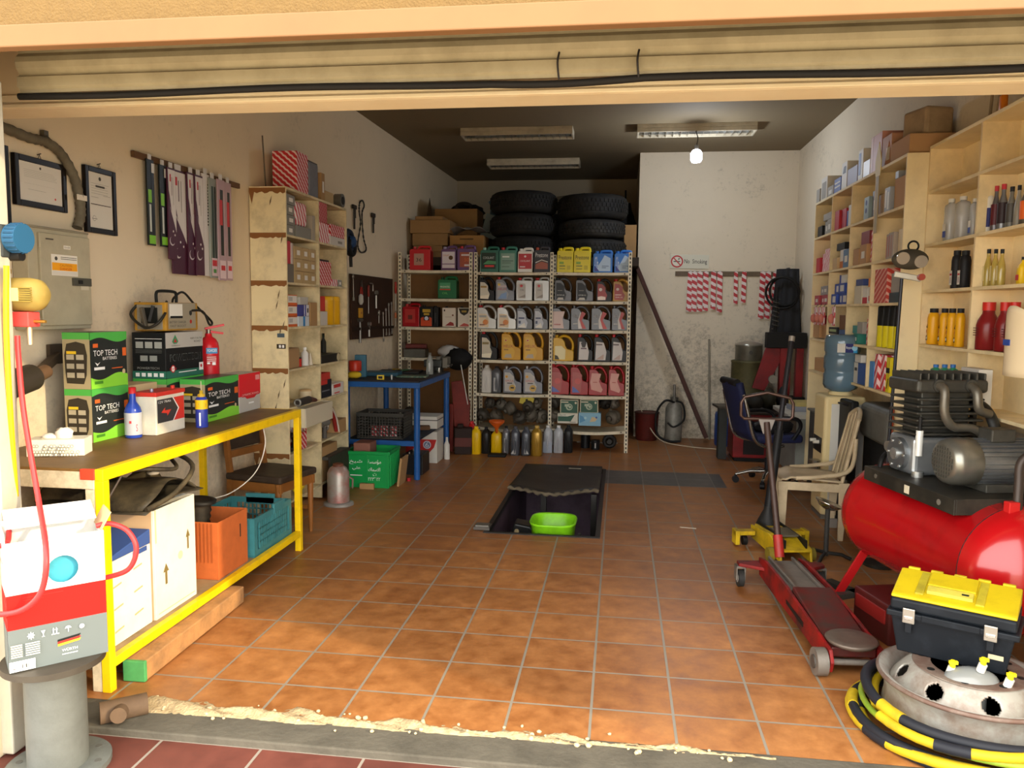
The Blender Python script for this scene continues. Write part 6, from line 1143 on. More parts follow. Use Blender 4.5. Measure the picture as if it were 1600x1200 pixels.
# pegboard with tools on the left wall
bx_ = lambda y: lwall(y)
t = solo('tool_board', MB().bx(0, .02, 0, 1.32, 0, .66, M('#3b2618', .7, dirt=.4, dcol='#1c110a', scale=4)), 'dark brown tool board on the left wall above the blue desk', 'tool board', (lwall(7.7)+.012, 7.66, 1.31)); t.rotation_euler = (0, 0, -.03)
st = M('#a7a49c', .3, .85); std = M('#57534c', .4, .7); rh = C('#a82a1f'); G = None
def tool(kind, lab, y, ztop, L, a=0, hm=rh, grp=None):
    o = thing({'w': 'wrench', 's': 'screwdriver', 'h': 'hammer', 'r': 'socket_wrench', 'p': 'pliers', 'k': 'hex_key'}[kind], lab, {'w': 'wrench', 's': 'screwdriver', 'h': 'hammer', 'r': 'ratchet', 'p': 'pliers', 'k': 'hex key'}[kind], (lwall(y)+.045, y, ztop), group=grp, rot=(a, 0, 0))
    if kind == 'w':
        part('shank', MB().prism([(-.008, -L+.02), (.008, -L+.02), (.006, -.02), (-.006, -.02)], -.004, .004, st, 'yz'), o, .001)
        part('ring_end', MB().torus((0, 0, -.0), .014, .006, st, 18, 6, MX.Rotation(PI/2, 3, 'Y')), o); part('open_end', MB().prism([(-.018, -L), (-.008, -L+.012), (.008, -L+.012), (.018, -L), (.016, -L+.03), (0, -L+.042), (-.016, -L+.03)], -.005, .005, st, 'yz'), o)
    elif kind == 's': part('shaft', MB().cyl((0, 0, -L), (0, 0, -L*.4), .004, st, n=8), o); part('handle', MB().lathe([(.006, -L*.42), (.014, -L*.38), (.013, -.03), (.015, -.01), (0, 0)], hm, n=12), o)
    elif kind == 'h': part('handle', MB().cyl((0, 0, -L), (0, 0, -.02), .014, hm, r2=.010, n=10), o); part('head', MB().cyl((0, -.05, 0), (0, .05, 0), .02, std, n=12), o)
    elif kind == 'r': part('handle', MB().cyl((0, 0, -L), (0, 0, -.03), .012, st, n=12), o); part('head', MB().cyl((-.015, 0, 0), (.02, 0, 0), .022, st, n=14), o)
    elif kind == 'p':
        part('handle', MB().tube(cr([(0, -.01, -.06), (0, -.025, -.12), (0, -.012, -L)], 5), .008, hm, 8), o); part('handle', MB().tube(cr([(0, .01, -.06), (0, .025, -.12), (0, .012, -L)], 5), .008, hm, 8), o); part('jaws', MB().prism([(-.02, -.07), (.02, -.07), (.006, 0), (-.006, 0)], -.008, .008, std, 'yz'), o)
    else: part('shaft', MB().tube([(0, -.09, 0), (0, 0, 0), (0, 0.01, -.02), (0, .01, -L)], .006, st, 8), o)
def TB(px, py): p = P(px, py, x=-2.66); return p.y, p.z
def tl(kind, lab, px, py0, py1, a=0, hm=rh, grp=None):
    y, z = TB(px, py0); L = z-TB(px, py1)[1]; tool(kind, lab, y, z, L, a, hm, grp)
tl('w', 'long steel wrench hanging leftmost on the tool board', 553, 432, 470, .05); tl('p', 'red handled pliers near the left of the tool board', 565, 438, 465, 0); tl('s', 'red handled screwdriver in the upper middle of the tool board', 575, 445, 490, 0, C('#7a2a20')); tl('k', 'steel angled hex key at the top of the tool board', 581, 443, 455, 0); tl('r', 'teal steel ratchet in the middle of the tool board', 586, 457, 482, 0); tl('s', 'long red handled screwdriver at the right of the tool board', 614, 440, 485, 0, rh); tl('s', 'orange handled screwdriver low at the right of the tool board', 614, 488, 510, 0, C('#b8643a'))
for k, (px, a, b) in enumerate([(596, 490, 534), (600, 484, 524), (604, 476, 524), (608, 474, 522)]): tl('w', 'steel combination wrench in the slanting row on the right of the tool board', px, a, b, .06, rh, 'row of combination wrenches')
tl('h', 'hammer with dark handle hanging at the lower left of the tool board', 563, 500, 536, 0, M('#8d8a84', .35, .6)); tl('r', 'steel socket extension hanging at the lower middle of the tool board', 576, 506, 526, 0); tl('s', 'thin steel driver hanging in the middle of the tool board', 590, 484, 505, 0, st)
y, z = TB(564, 489); solo('level_tool', MB().bx(0, .02, -.045, .045, -.05, .05, C('#c9942a', .5)).bx(.02, .022, -.012, .012, -.01, .01, C('#7a2a20')), 'small yellow square tool hanging on the tool board', 'hand tool', (lwall(y)+.034, y, z), b=.004); y, z = TB(562, 467); solo('soldering_handle', MB().lathe([(.012, -.06), (.026, -.03), (.024, .03), (.01, .05)], C('#b9b4a8'), n=14), 'pale oval handled tool on the tool board under the red pliers', 'hand tool', (lwall(y)+.062, y, z))
solo('tool_rail', MB().bx(0, .02, 0, 1.28, 0, .03, M('#2a1c12', .7)), 'narrow dark rail across the lower part of the tool board', 'rail', (lwall(7.7)+.0335, 7.68, 1.40)); bpy.data.objects['tool_rail'].rotation_euler = (0, 0, -.03)
# chain loops, clamps and cable bundle on the wall above the board
def WP(px, py, o=.02):
    p = P(px, py, x=-2.68+o); return V((lwall(p.y)+o, p.y, p.z))
ch = M('#3a3631', .5, .5)
pts = [WP(*q) for q in [(566, 316), (570, 314), (572, 322), (569, 335), (571, 370), (575, 388), (572, 394), (566, 393), (563, 380), (567, 350), (565, 330)]]; o0 = pts[0]
solo('chain', MB().tube([p-o0 for p in cr(pts, 7, True)], lambda s: .008+.003*math.sin(s*260), ch, 6, True), 'long loop of dark chain hanging on the left wall above the tool board', 'chain', o0)
def clamp(lab, px, py0, py1):
    a, b = WP(px, py0), WP(px, py1); t = thing('clamp', lab, 'clamp', a); L = a.z-b.z
    part('bar', MB().bx(-.008, .008, -.012, .012, -L, 0, ch), t, .002); part('jaw', MB().bx(-.012, .012, -.05, .05, -.03, .012, ch), t, .004); part('screw', MB().cyl((0, .035, -.03), (0, .04, -L*.5), .006, ch, n=8), t)
clamp('short dark clamp left of the chain loop on the wall', 558, 322, 358); clamp('dark tapered clamp right of the chain loop on the wall', 585, 335, 364)
a = WP(551, 378, .10); solo('cable_bundle', MB().torus((0, 0, 0), .10, .03, M('#1d2a3c', .5), 18, 6, MX.Rotation(PI/2, 3, 'Y')).torus((.02, .02, -.04), .08, .03, M('#1a1918', .6), 18, 6, MX.Rotation(PI/2, 3, 'Y')).cyl((0.02, .0, -.1), (.02, .01, -.24), .016, M('#2a2622', .5), n=10).sphere((.02, 0, .0), .06, M('#22406a', .5), (1, 1, 1), 10, 8, .15, 3), 'dark blue and black bundle hanging at the end of the cream shelving', 'cable bundle', a)
mb = MB()
for k in range(8): mb.tube(cr([V((0, .0, .02*k*.3)), V((.03, .02+.02*k, -.06-.02*k)), V((.02, .01*k, -.2-.03*k)), V((.04, -.02+.015*k, -.32))], 6), .003, M('#b3a88e', .6), 5)
solo('loose_wires', mb, 'tangle of thin pale wires hanging at the left end of the blue desk', 'wires', (-2.68, 7.12, 1.22), kind='stuff')
# ================================================================== end wall: sign, rail with belts, plank, pump ...
a, b = P(1047, 398, y=AY), P(1107, 420, y=AY); w_, h_ = b.x-a.x, a.z-b.z
t = thing('no_smoking_sign', 'white no smoking sign with red circle on the end wall', 'sign', (a.x+w_/2, AY-.012, b.z), rot=(0, .015, 0)); part('plate', MB().bx(-w_/2, w_/2, 0, .01, 0, h_, C('#cfcbb8', .5)), t, .002)
sr = C('#b3262c')
label(t, (-w_/2, 0, 0), (1, 0, 0), (0, 0, 1), w_, h_, [('c', .18, .5, .44, sr), ('c', .18, .5, .34, C('#d8d4c4', .5)), ('r', .09, .46, .26, .54, C('#55504a')), ('p', [(.075, .74), (.095, .80), (.285, .26), (.265, .2)], sr), ('p', [(.2, .6), (.24, .66), (.22, .75), (.26, .7)], C('#55504a')), ('t', 'No  Smoking', .37, .28, .95, .68, C('#2c2a2c'))], 'lettering')
a, b = P(1055, 428, y=AY), P(1228, 428, y=AY); t = solo('hanging_rail', MB().bx(0, b.x-a.x, -.02, 0, -.03, .03, M('#6b5a46', .6, dirt=.4)), 'brown rail on the end wall holding striped belt sleeves', 'rail', (a.x, AY-.0005, (a.z+b.z)/2), b=.003)
bst = stripes('#b3242e', '#dccfca', .075, 28, .52, .25)
G = 'striped belt sleeves on the rail'
for k, (px, p0, p1, wd) in enumerate([(1078, 425, 487, 8), (1086, 425, 487, 8), (1095, 425, 487, 8), (1104, 425, 486, 8), (1116, 425, 484, 8), (1126, 425, 488, 8), (1151, 425, 475, 6), (1163, 425, 473, 7), (1191, 425, 498, 8), (1201, 425, 498, 8), (1211, 425, 498, 8)]):
    a, b = P(px, p0, y=AY-.03), P(px, p1, y=AY-.03); w_ = wd*.0080; L = a.z-b.z
    nm = ['first', 'second', 'third', 'fourth', 'fifth', 'sixth', 'seventh', 'eighth', 'ninth', 'tenth', 'last'][k]
    t = thing('belt_sleeve', 'red and white striped belt sleeve, %s from the left on the end wall rail' % nm, 'belt sleeve', (a.x, AY-.024-.003*(k % 3), b.z), group=G, rot=(0, rnd.uniform(-.02, .02), 0))
    part('sleeve', MB().bx(-w_/2, w_/2, -.008, 0, 0, L, bst), t, .002); part('hang_tab', MB().bx(-w_*.2, w_*.2, -.005, -.002, L, L+.02, C('#c9c2bc')), t); part('stamp', MB().bx(-w_*.3, w_*.3, -.0088, -.0078, .04, .06, C('#d8d0cc')), t)
a, b = V((.14, AY-.12, 2.30)), V((1.10, AY-.26, .055)); o0 = b
solo('plank', MB().beam((0, 0, 0), a-b, .05, .13, M('#4a2a22', .65, dirt=.4, dcol='#2a1812', scale=4), up=(0, 1, 0)), 'long dark brown plank leaning against the end wall', 'plank', o0, b=.004)
a = P(1108, 530, y=AY-.05); solo('rod', MB().cyl((0, 0, 0), (a.x-1.16, .03, a.z), .012, M('#8a8478', .4, .6), n=10), 'thin metal rod leaning upright against the end wall', 'rod', (1.16, AY-.08, 0))
p = V((.69, 10.0, 0)); t = thing('grease_pump', 'pale worn canister pump with black hose loop by the end wall', 'pump', p); pm2 = M('#8d8a80', .5, .2, dirt=.7, dcol='#4a463e', scale=8)
part('canister', MB().lathe([(.10, 0), (.105, .01), (.105, .42), (.08, .47), (.05, .5)], pm2, n=24), t); part('head', MB().cyl((0, 0, .5), (0, 0, .56), .05, M('#5c574e', .5, .4), n=16).cyl((0, 0, .56), (0, 0, .72), .016, M('#77726a', .4, .6), n=10), t); part('hose', MB().tube(cr([(0, -.05, .5), (-.12, -.1, .52), (-.22, -.08, .35), (-.2, -.08, .1), (-.06, -.12, .02), (.08, -.12, .02)], 8), .014, blks, 8).tube(cr([(.02, -.06, .52), (.1, -.1, .48), (.12, -.11, .3), (.0, -.12, .2), (-.08, -.11, .25)], 8), .012, blks, 8), t)
t = thing('paint_bucket', 'dirty red metal bucket in the corner by the end wall', 'bucket', (.36, 10.08, 0)); part('bucket', MB().lathe([(.13, 0), (.135, .01), (.15, .34), (.155, .35)], M('#5e1f18', .55, dirt=.7, dcol='#241410', scale=6), n=26), t); part('rim', MB().torus((0, 0, .35), .153, .008, M('#3a2018', .5), 28, 6), t)
t = thing('jerry_can', 'blue plastic jerry can on the floor by the end wall', 'jerry can', (1.28, 9.85, 0)); jb = C('#1f4a9a', .4); part('body', MB().lathe([(.95, 0), (1, .02), (1, .36), (.9, .40), (.5, .42)], jb, n=24, sx=.10, sy=.13, sq=.6), t); part('handle', MB().tube(cr([(-.05, 0, .40), (-.04, 0, .45), (.04, 0, .45), (.05, 0, .40)], 5), .013, jb, 8), t); part('cap', MB().cyl((.06, .03, .41), (.06, .03, .45), .022, jb, n=12), t)
solo('cable', MB().tube(cr([V((.22, 10.2, .62)), V((.3, 10.1, .35)), V((.5, 9.82, .06)), V((.8, 9.6, .012)), V((1.2, 9.45, .012))], 10), .007, M('#b9ad94', .5), 6), 'pale cable sagging from the rack post across the floor by the end wall', 'cable')
# red tool cabinet with clutter, press, drum, machine
rmk = M('#8a1d1f', .45, dirt=.5, dcol='#2a1414', scale=5)
t = thing('tool_cabinet', 'low dark red tool cabinet on the floor behind the office chair', 'tool cabinet', (1.56, 9.00, 0)); part('body', MB().bx(-.31, .31, -.22, .22, .04, .52, rmk), t, .01); part('door', MB().bx(-.2, .02, -.235, -.221, .08, .45, M('#262223', .6)), t, .004); part('door', MB().bx(.04, .28, -.235, -.221, .08, .45, rmk), t, .004); part('base', MB().bx(-.29, .29, -.2, .2, 0, .04, blk2), t); part('worktop', MB().bx(-.34, .34, -.25, .25, .52, .545, M('#3a3530', .6, dirt=.4)), t, .004)
for k, (x, y, r, sc) in enumerate([(1.50, 8.98, .10, (.9, 1, .8)), (1.66, 9.02, .12, (.7, 1, 1)), (1.81, 9.06, .1, (.6, 1, 1.3))]): solo('scrap_part', MB().sphere((0, 0, r*sc[2]), r, M(['#2b2925', '#2e2d22', '#232427'][k], .6, dirt=.5), sc, 12, 8, .18, 20+k), ['flat dark machine part at the left of the red tool cabinet top', 'large dark machine part in the middle of the red tool cabinet top', 'tall dark machine part at the right of the red tool cabinet top'][k], 'scrap', (x, y, .5455))
solo('metal_plate', MB().box((0, 0, .012), (.34, .3, .024), M('#4a463f', .5, .4, dirt=.4)), 'flat metal plate across the left of the dark machine parts', 'metal plate', (1.40, 8.92, .545+.0), .1, b=.003); bpy.data.objects['metal_plate'].location = (1.235, 8.95, .575)
solo('stand', MB().bx(-.045, .045, -.08, .08, 0, .574, M('#3a3d3b', .6, dirt=.4)), 'dark grey box stand under the flat metal plate', 'stand', (1.15, 8.95, 0), b=.005)
dx, dy = 1.55, 9.85; 
t = thing('oil_drum', 'dirty olive drum topped by a steel lid pot near the end wall', 'drum', (dx, dy, 0)); part('drum', MB().lathe([(.19, 0), (.2, .02), (.2, .5), (.21, .52), (.2, .54), (.2, 1.02), (.21, 1.04), (.19, 1.05)], M('#5e5836', .6, dirt=.7, dcol='#2e2a1a', scale=5), n=28), t); part('pot', MB().lathe([(.155, 1.05), (.16, 1.06), (.16, 1.22), (.165, 1.23), (.15, 1.24)], M('#8c8878', .35, .6, dirt=.4), n=26), t); part('lid', MB().lathe([(.165, 1.235), (.16, 1.25), (.05, 1.28), (0, 1.285)], M('#a8a294', .3, .6), n=26), t); part('tap', MB().cyl((0, -.16, 1.15), (0, -.175, 1.15), .022, M('#3a362e', .4, .4), n=12), t)
t = thing('shop_press', 'tall red and black workshop press standing by the right wall', 'press', (1.90, 9.48, 0)); part('column', MB().bx(-.06, .06, -.05, .05, 0, 1.40, M('#8f1f20', .45, dirt=.3)).bx(.12, .2, -.05, .05, 0, 1.38, rmk), t, .005); part('crosshead', MB().bx(-.22, .22, -.08, .08, 1.22, 1.40, blk2), t, .008); part('ram', MB().cyl((-.12, 0, 1.22), (-.12, 0, .84), .02, M('#55514a', .4, .5), n=14), t); part('spring', MB().tube([(-.12+.035*math.cos(i*.7), .035*math.sin(i*.7), 1.78-.0058*i) for i in range(60)], .006, std, 6).cyl((-.12, 0, 1.40), (-.12, 0, 1.92), .02, blk2, n=12), t); part('gauge', MB().cyl((-.14, -.06, .86), (-.14, -.1, .86), .05, M('#9a958a', .3, .6), n=18), t); part('brace', MB().prism([(-.36, .75), (-.22, 1.22), (-.06, 1.22), (-.06, 1.05), (-.22, .72)], -.03, .0, rmk), t, .004); part('table', MB().bx(-.30, .22, -.12, .12, .60, .66, blk2), t, .005); part('foot', MB().bx(-.2, .2, -.14, .14, 0, .03, rmk), t, .004)
t = thing('jacket', 'dark jacket with black cable coil hanging on the right wall corner', 'jacket', (1.98, 9.90, 1.20), 1.15); part('coat', MB().grid(lambda u, v: (-.02-.11*math.sin(PI*u)*(.5+.5*(1-v))-.012*math.sin(u*22+v*3), -.20+.40*u*(1-.35*v)+.07*v, .0+.95*v), 24, 14, M('#2a2a2c', .8)), t, solid=.012); part('cable_coil', MB().torus((-.15, 0, .68), .17, .014, blks, 28, 7, MX.Rotation(PI/2-.15, 3, 'Y')).torus((-.165, .02, .66), .19, .013, blks, 28, 7, MX.Rotation(PI/2-.25, 3, 'Y')), t); part('hook', MB().cyl((.05, 0, .96), (-.06, 0, .95), .012, M('#55504a', .4, .5), n=8), t)
solo('plastic_bag', MB().grid(lambda u, v: (-.02-.05*math.sin(PI*u)+.012*math.sin(u*17), -.13+.26*u*(1-.6*v), -.02+.62*v), 14, 12, M('#8e9296', .35)), 'grey plastic sheet hanging left of the dark jacket', 'plastic sheet', (1.98, 10.12, 1.50), solid=.004)
# ------------------------------------------------------------------ louvred ceiling lights
def fixture(lab, x0, x1, y0, board=False):
    w_ = x1-x0; t = thing('ceiling_light', lab, 'ceiling light', ((x0+x1)/2, y0, CEIL-.085)); fm = M('#b9ad94', .5, dirt=.3); d_ = .30
    part('housing', MB().bx(-w_/2, w_/2, 0, d_, .045, .085, fm).bx(-w_/2, w_/2, 0, .015, 0, .045, fm).bx(-w_/2, w_/2, d_-.015, d_, 0, .045, fm).bx(-w_/2, -w_/2+.02, .015, d_-.015, 0, .045, fm).bx(w_/2-.02, w_/2, .015, d_-.015, 0, .045, fm), t, .004)
    mb = MB(); n = 16
    for i in range(1, n): x = -w_/2+w_*i/n; mb.bx(x-.002, x+.002, .018, d_-.018, .002, .040, M('#d8d8d4', .18, .9))
    mb.bx(-w_/2+.02, w_/2-.02, d_/2-.004, d_/2+.004, .002, .040, M('#d8d8d4', .18, .9)); part('louvre', mb, t)
    for y in (.085, .215): part('tube', MB().cyl((-w_/2+.03, y, .0435), (w_/2-.03, y, .0435), .0015, M('#e6e6e2', .3), n=8), t)
    part('reflector', MB().bx(-w_/2+.022, w_/2-.022, .017, d_-.017, .0415, .0445, M('#dcdcd8', .15, .9)), t)
    if board: part('mounting_board', MB().bx(-w_/2-.02, w_/2+.22, .10, .2, .0855, .0865, M('#6a5238', .7)), t)
    return t
fixture('louvred ceiling light near the left, closest to the entrance', -1.80, -.56, 8.75)
fixture('small looking louvred ceiling light deepest in the room', -1.81, -.58, 10.55)
fixture('louvred ceiling light on the right with the bulb hanging from it', .13, 1.38, 8.75)
bp_ = P(1088, 243, y=8.72); t = thing('light_bulb', 'lit white LED bulb hanging from the right ceiling light', 'light bulb', (bp_.x, 8.72, bp_.z))
part('bulb', MB().lathe([(0, -.075), (.045, -.07), (.06, -.045), (.062, .02), (.045, .05), (.03, .06)], M('#eef2ff', .4, emit=BULBE), n=24), t); part('socket', MB().cyl((0, 0, .055), (0, 0, .11), .022, C('#6a675f'), n=14), t)
part('cord', MB().tube(cr([(0, 0, .11), (.012, .01, .18), (-.008, .02, .25), (0, .03, CEIL-.088-bp_.z)], 6), .006, C('#4a463e'), 6), t)
BULB_AT = V((bp_.x, 8.72, bp_.z-.13))
# ================================================================== inspection pit fittings
pitst = M('#2a2826', .5, .4, dirt=.5)
t = solo('pit_frame', MB().bx(PX0-.03, PX0+.005, PY0-.03, PY1+.02, -.04, .006, pitst).bx(PX1-.005, PX1+.03, PY0-.03, PY1+.02, -.04, .006, pitst).bx(PX0+.005, PX1-.005, PY0-.03, PY0+.005, -.04, .006, pitst).bx(PX0+.005, PX1-.005, PY1-.005, PY1+.02, -.04, .006, pitst), 'dark steel edging frame around the inspection pit', 'pit frame'); t['kind'] = 'structure'; t.name = 'trim_5'; del t['label']; del t['category']
cov = M('#2e2a27', .5, dirt=.5, dcol='#4e4840', scale=4); mb = MB()
def cv(u, v):
    x = PX0-.01+(PX1-PX0+.0)*u; y0 = 6.72-.16*math.sin(PI*min(1, u*1.05))+.03*math.sin(u*9); return V((x, y0+(PY1-y0-.02)*v, .028+.05*(1-v)**2))
t = thing('pit_cover', 'worn dark pit cover board with frayed front edge over the far half of the pit', 'pit cover', (0, 0, 0)); part('board', mb.grid(cv, 26, 10, cov), t, solid=.024)
part('frayed_edge', MB().tube([cv(i/40, 0)+V((0, -.004, -.002+.006*math.sin(i*1.7))) for i in range(41)], lambda s: .015+.005*math.sin(s*60), M('#6e6350', .85, dirt=.5), 8), t); part('handle_slot', MB().box((-.42, 7.82, .046), (.12, .012, .006), C('#8d8778')), t)
part('support', MB().bx(-.66, -.61, 6.78, 6.83, -.35, .03, pitst).bx(-.22, -.17, 6.78, 6.83, -.35, .03, pitst), t, .003)
t = thing('pit_shelf', 'dark steel bridging plate across the near end of the pit', 'pit plate', (0, 0, 0)); part('plate', MB().bx(PX0+.006, PX1-.006, PY0+.01, 6.05, -.23, -.20, blk2), t)
bl, br_ = P(828, 820, y=5.78), P(900, 820, y=5.78); bw = br_.x-bl.x
t = thing('oil_basin', 'bright lime green plastic basin of waste oil at the near end of the pit', 'basin', ((bl.x+br_.x)/2, 5.84, -.199)); lg = M('#86d41c', .35, dirt=.35, dcol='#3f5a14', scale=7)
prof = [(.001, .004), (.80, .004), (.84, .03), (.95, .235), (1.0, .245), (1.02, .238), (1.0, .225), (.97, .222), (.86, .02), (.82, -.004), (.001, -.004)]
part('basin', MB().lathe([(r*1.0, z+.006) for r, z in prof[::-1]], lg, n=40, sx=bw/2, sy=.19, sq=.55), t); part('waste_oil', MB().lathe([(.86, .05), (.001, .0505)], M('#2c3a12', .1), n=36, sx=bw/2, sy=.19, sq=.55), t)
t = thing('oil_can', 'black waste oil can with pale dot lying left of the green basin', 'oil can', (-.66, 5.86, -.199)); part('body', MB().prism([(-.13, 0), (.15, 0), (.16, .08), (.02, .2), (-.1, .22), (-.14, .1)], -.08, .08, C('#161616', .35)), t, .015, 3); part('cap', MB().cyl((-.08, -.08, .16), (-.08, -.09, .16), .018, C('#8a7a5a'), n=14), t)
t = thing('steel_bracket', 'small steel hinge bracket at the near right corner of the pit', 'bracket', (-.22, 5.66, -.199)); part('plate', MB().bx(-.06, .06, -.03, .03, 0, .03, pitst), t, .003); part('bolt', MB().cyl((-.04, 0, .03), (-.04, 0, .2), .012, pitst, n=10), t); part('bolt', MB().cyl((.04, 0, .03), (.04, 0, .16), .012, pitst, n=10), t)
solo('grating', MB().bx(-.06, .06, 0, .12, 0, .02, M('#55504a', .4, .5)).bx(-.05, .05, .02, .1, .02, .03, M('#77726a', .4, .5)), 'small steel grate lug on the near left edge of the pit', 'lug', (-.98, 5.60, .0065)); solo('paper_scrap', MB().box((0, 0, .002), (.12, .015, .003), C('#cfc4b0')), 'thin pale scrap on the tiles right of the pit', 'scrap', P(1075, 825, z=.001), -.2)
# ================================================================== right wall shelving
crR = M('#efdcae', .65, dirt=.3, dcol='#a08a64', scale=4, thr=.56); crR2 = M('#e8d2a2', .7, dirt=.4, dcol='#94805c', scale=5)
FX = 1.80; FYS = [7.86, 7.27, 6.68, 6.09, 5.48]; FZ = [1.09, 1.39, 1.70, 1.998, 2.328]; FT = 2.655
t = thing('storage_shelving', 'cream pigeonhole shelving full of parts boxes along the far right wall', 'shelving', (FX, FYS[-1], 0)); W = RW-FX-.006; D = FYS[0]-FYS[-1]
part('end_panel', MB().bx(0, W, -.018, 0, .0, FT, crR), t, .002); part('end_panel', MB().bx(0, W, D, D+.018, .0, FT, crR), t, .002); part('back_panel', MB().bx(W-.008, W, 0, D, .02, FT-.018, crR2), t); part('top_panel', MB().bx(0, W, 0, D, FT-.02, FT, crR), t, .002)
for y in FYS[1:-1]: part('divider', MB().bx(0, W-.008, y-FYS[-1]-.008, y-FYS[-1]+.008, 1.09, FT-.02, crR2), t)
for z in FZ:
    for k in range(4): part('shelf', MB().bx(-.002, W-.008, FYS[k+1]-FYS[-1]+.008, FYS[k]-FYS[-1]-.008, z-.018, z, crR2), t)
part('stain', MB().bx(-.0012, -.0002, -.017, -.001, .9, 1.8, M('#6e5c44', .8)), t)
bl, rd, wh, gy, kr = C('#2f4a9a', .5), C('#b8303a', .5), C('#d6d2c6', .5), C('#9a958a', .6), M('#b58c60', .8); gn, yl, bk, pk, nv = C('#2f7a6a', .5), C('#d8c41e', .45), C('#222224', .5), C('#c98a84', .5), C('#2a2f6a', .5)
RWN = {4: 'top', 3: 'second', 2: 'third', 1: 'fourth', 0: 'fifth'}; CN = ['far', 'second', 'third', 'near']
wlx = [('r', .25, .3, .75, .65, wh)]
def cell(r, c, items):
    yf, yn = FYS[c]-.02, FYS[c+1]+.02
    for it in items:
        u0, u1, dz, h, m, desc = it[:6]; els = it[6] if len(it) > 6 else None; n = it[7] if len(it) > 7 else 1
        for k in range(n):
            a, b = u0+(u1-u0)*k/n, u0+(u1-u0)*(k+1)/n-.01
            ya, yb_ = yf-(yf-yn)*b, yf-(yf-yn)*a; x0 = FX+.015+.02*((k+int(u0*10)) % 2)
            boxthing('parts_box', '%s in the %s row, %s column of the right shelving' % (desc, RWN[r], CN[c]), 'parts box', x0, x0+.17, ya, yb_, FZ[r]+dz+.0006, FZ[r]+dz+h, m, {'-x': els} if els else {}, .002, 0, ('%s, %s row %s column' % (desc, RWN[r], CN[c])) if n > 1 else None)
cell(4, 0, [(.05, .35, 0, .10, bk, 'dark small box'), (.38, .95, 0, .13, gy, 'grey box', wlx, 2), (.4, .9, .131, .06, gy, 'flat grey box')])
cell(4, 1, [(.05, .55, 0, .17, rd, 'red box', None, 2), (.58, .78, 0, .14, bl, 'dark blue box'), (.8, .97, 0, .17, wh, 'white box')])
cell(4, 2, [(.48, .70, 0, .17, C('#8fa0a4', .5), 'grey blue patterned box', [('c', .5, .75, .12, nv), ('c', .5, .4, .12, nv)]), (.72, .97, 0, .20, C('#868a90', .5), 'tall grey box', wlx)])
cell(4, 3, [(.04, .24, 0, .14, C('#b09a84', .6), 'tan box'), (.26, .46, 0, .17, C('#9a9da0', .5), 'grey white striped box', [('r', .1, .2, .4, .9, wh), ('r', .55, .1, .9, .8, wh)]), (.5, .95, 0, .21, kr, 'large brown box'), (.5, .62, .211, .05, C('#8f949a', .5), 'small grey box on brown one')])
cell(3, 0, [(.05, .3, 0, .14, rd, 'dark red packet'), (.33, .6, 0, .17, red_lt, 'pink striped bag'), (.62, .95, 0, .20, red_lt, 'tall pink striped bag')])
cell(3, 1, [(.04, .3, 0, .10, C('#c9a87a', .6), 'tan and white box'), (.32, .6, 0, .16, wh, 'white orange box', [('r', 0, 0, 1, .4, C('#c8702a', .5))]), (.1, .55, .161, .06, bk, 'flat black box'), (.63, .95, 0, .15, C('#5a7a9a', .5), 'blue grey box', wlx)])
cell(3, 2, [(.08, .36, 0, .13, kr, 'open tan carton'), (.4, .7, 0, .15, kr, 'brown carton', wlx), (.3, .68, .151, .10, C('#8a3a3a', .5), 'round dark red tin'), (.76, .96, 0, .24, red_st, 'tall red striped box')])
cell(3, 3, [(.3, .68, 0, .18, C('#a89a8a', .6), 'greyish striped box', [('r', .1, .1, .2, .9, rd), ('r', .6, .1, .66, .9, rd)], 2), (.72, .95, 0, .19, C('#d8c8a4', .6), 'cream box')])
cell(2, 0, [(.05, .95, 0, .09, C('#a84048', .5), 'red and grey packet', wlx, 3), (.3, .9, .091, .08, C('#8d8a86', .5), 'grey and pink packet', wlx, 2)])
cell(2, 1, [(.06, .94, 0, .09, bl, 'blue and white box', [('r', .3, .2, .9, .8, wh)], 3), (.1, .8, .091, .085, bl, 'upper blue and white box', [('r', .3, .2, .9, .8, wh)], 2), (.36, .66, .177, .07, wh, 'topmost white box', [('r', 0, 0, .3, 1, bl)])])
cell(2, 2, [(.1, .45, 0, .14, C('#c9bfa8', .5), 'white clear bag'), (.5, .72, 0, .12, wh, 'white red box', [('r', 0, 0, 1, .4, rd)]), (.74, .94, 0, .19, wh, 'orange topped box', [('r', 0, .65, 1, 1, C('#d8862a', .5)), ('r', .2, .1, .8, .3, rd)]), (.15, .5, .141, .05, C('#3a4a80', .5), 'dark blue bag')])
cell(2, 3, [(.05, .52, 0, .24, stripes('#c0392b', '#d9a08c', .04, 30, .6, .2), 'large red striped bag'), (.56, .94, .07, .13, gy, 'grey packet'), (.3, .94, 0, .069, C('#33484e', .5), 'flat dark teal box')])
cell(1, 0, [(.05, .9, .01, .12, kr, 'small wooden looking carton', None, 2), (.1, .5, .135, .08, rd, 'red striped packet', wlx)])
cell(1, 1, [(.05, .45, 0, .06, C('#cfc6b4', .5), 'flat white box'), (.0, .5, .061, .055, bk, 'black name sign box', [('r', .1, .3, .9, .7, C('#9fb07a', .5))]), (.6, .9, 0, .1, C('#4a6a9a', .5), 'blue box'), (.6, .9, .101, .12, C('#7a5a40', .6), 'brown box')])
cell(1, 2, [(.15, .5, 0, .08, gn, 'green white box', wlx, 2), (.1, .4, .081, .06, C('#3a8a84', .5), 'teal box'), (.45, .7, .081, .09, gy, 'grey box'), (.76, .98, 0, .20, red_st, 'tall striped box')])
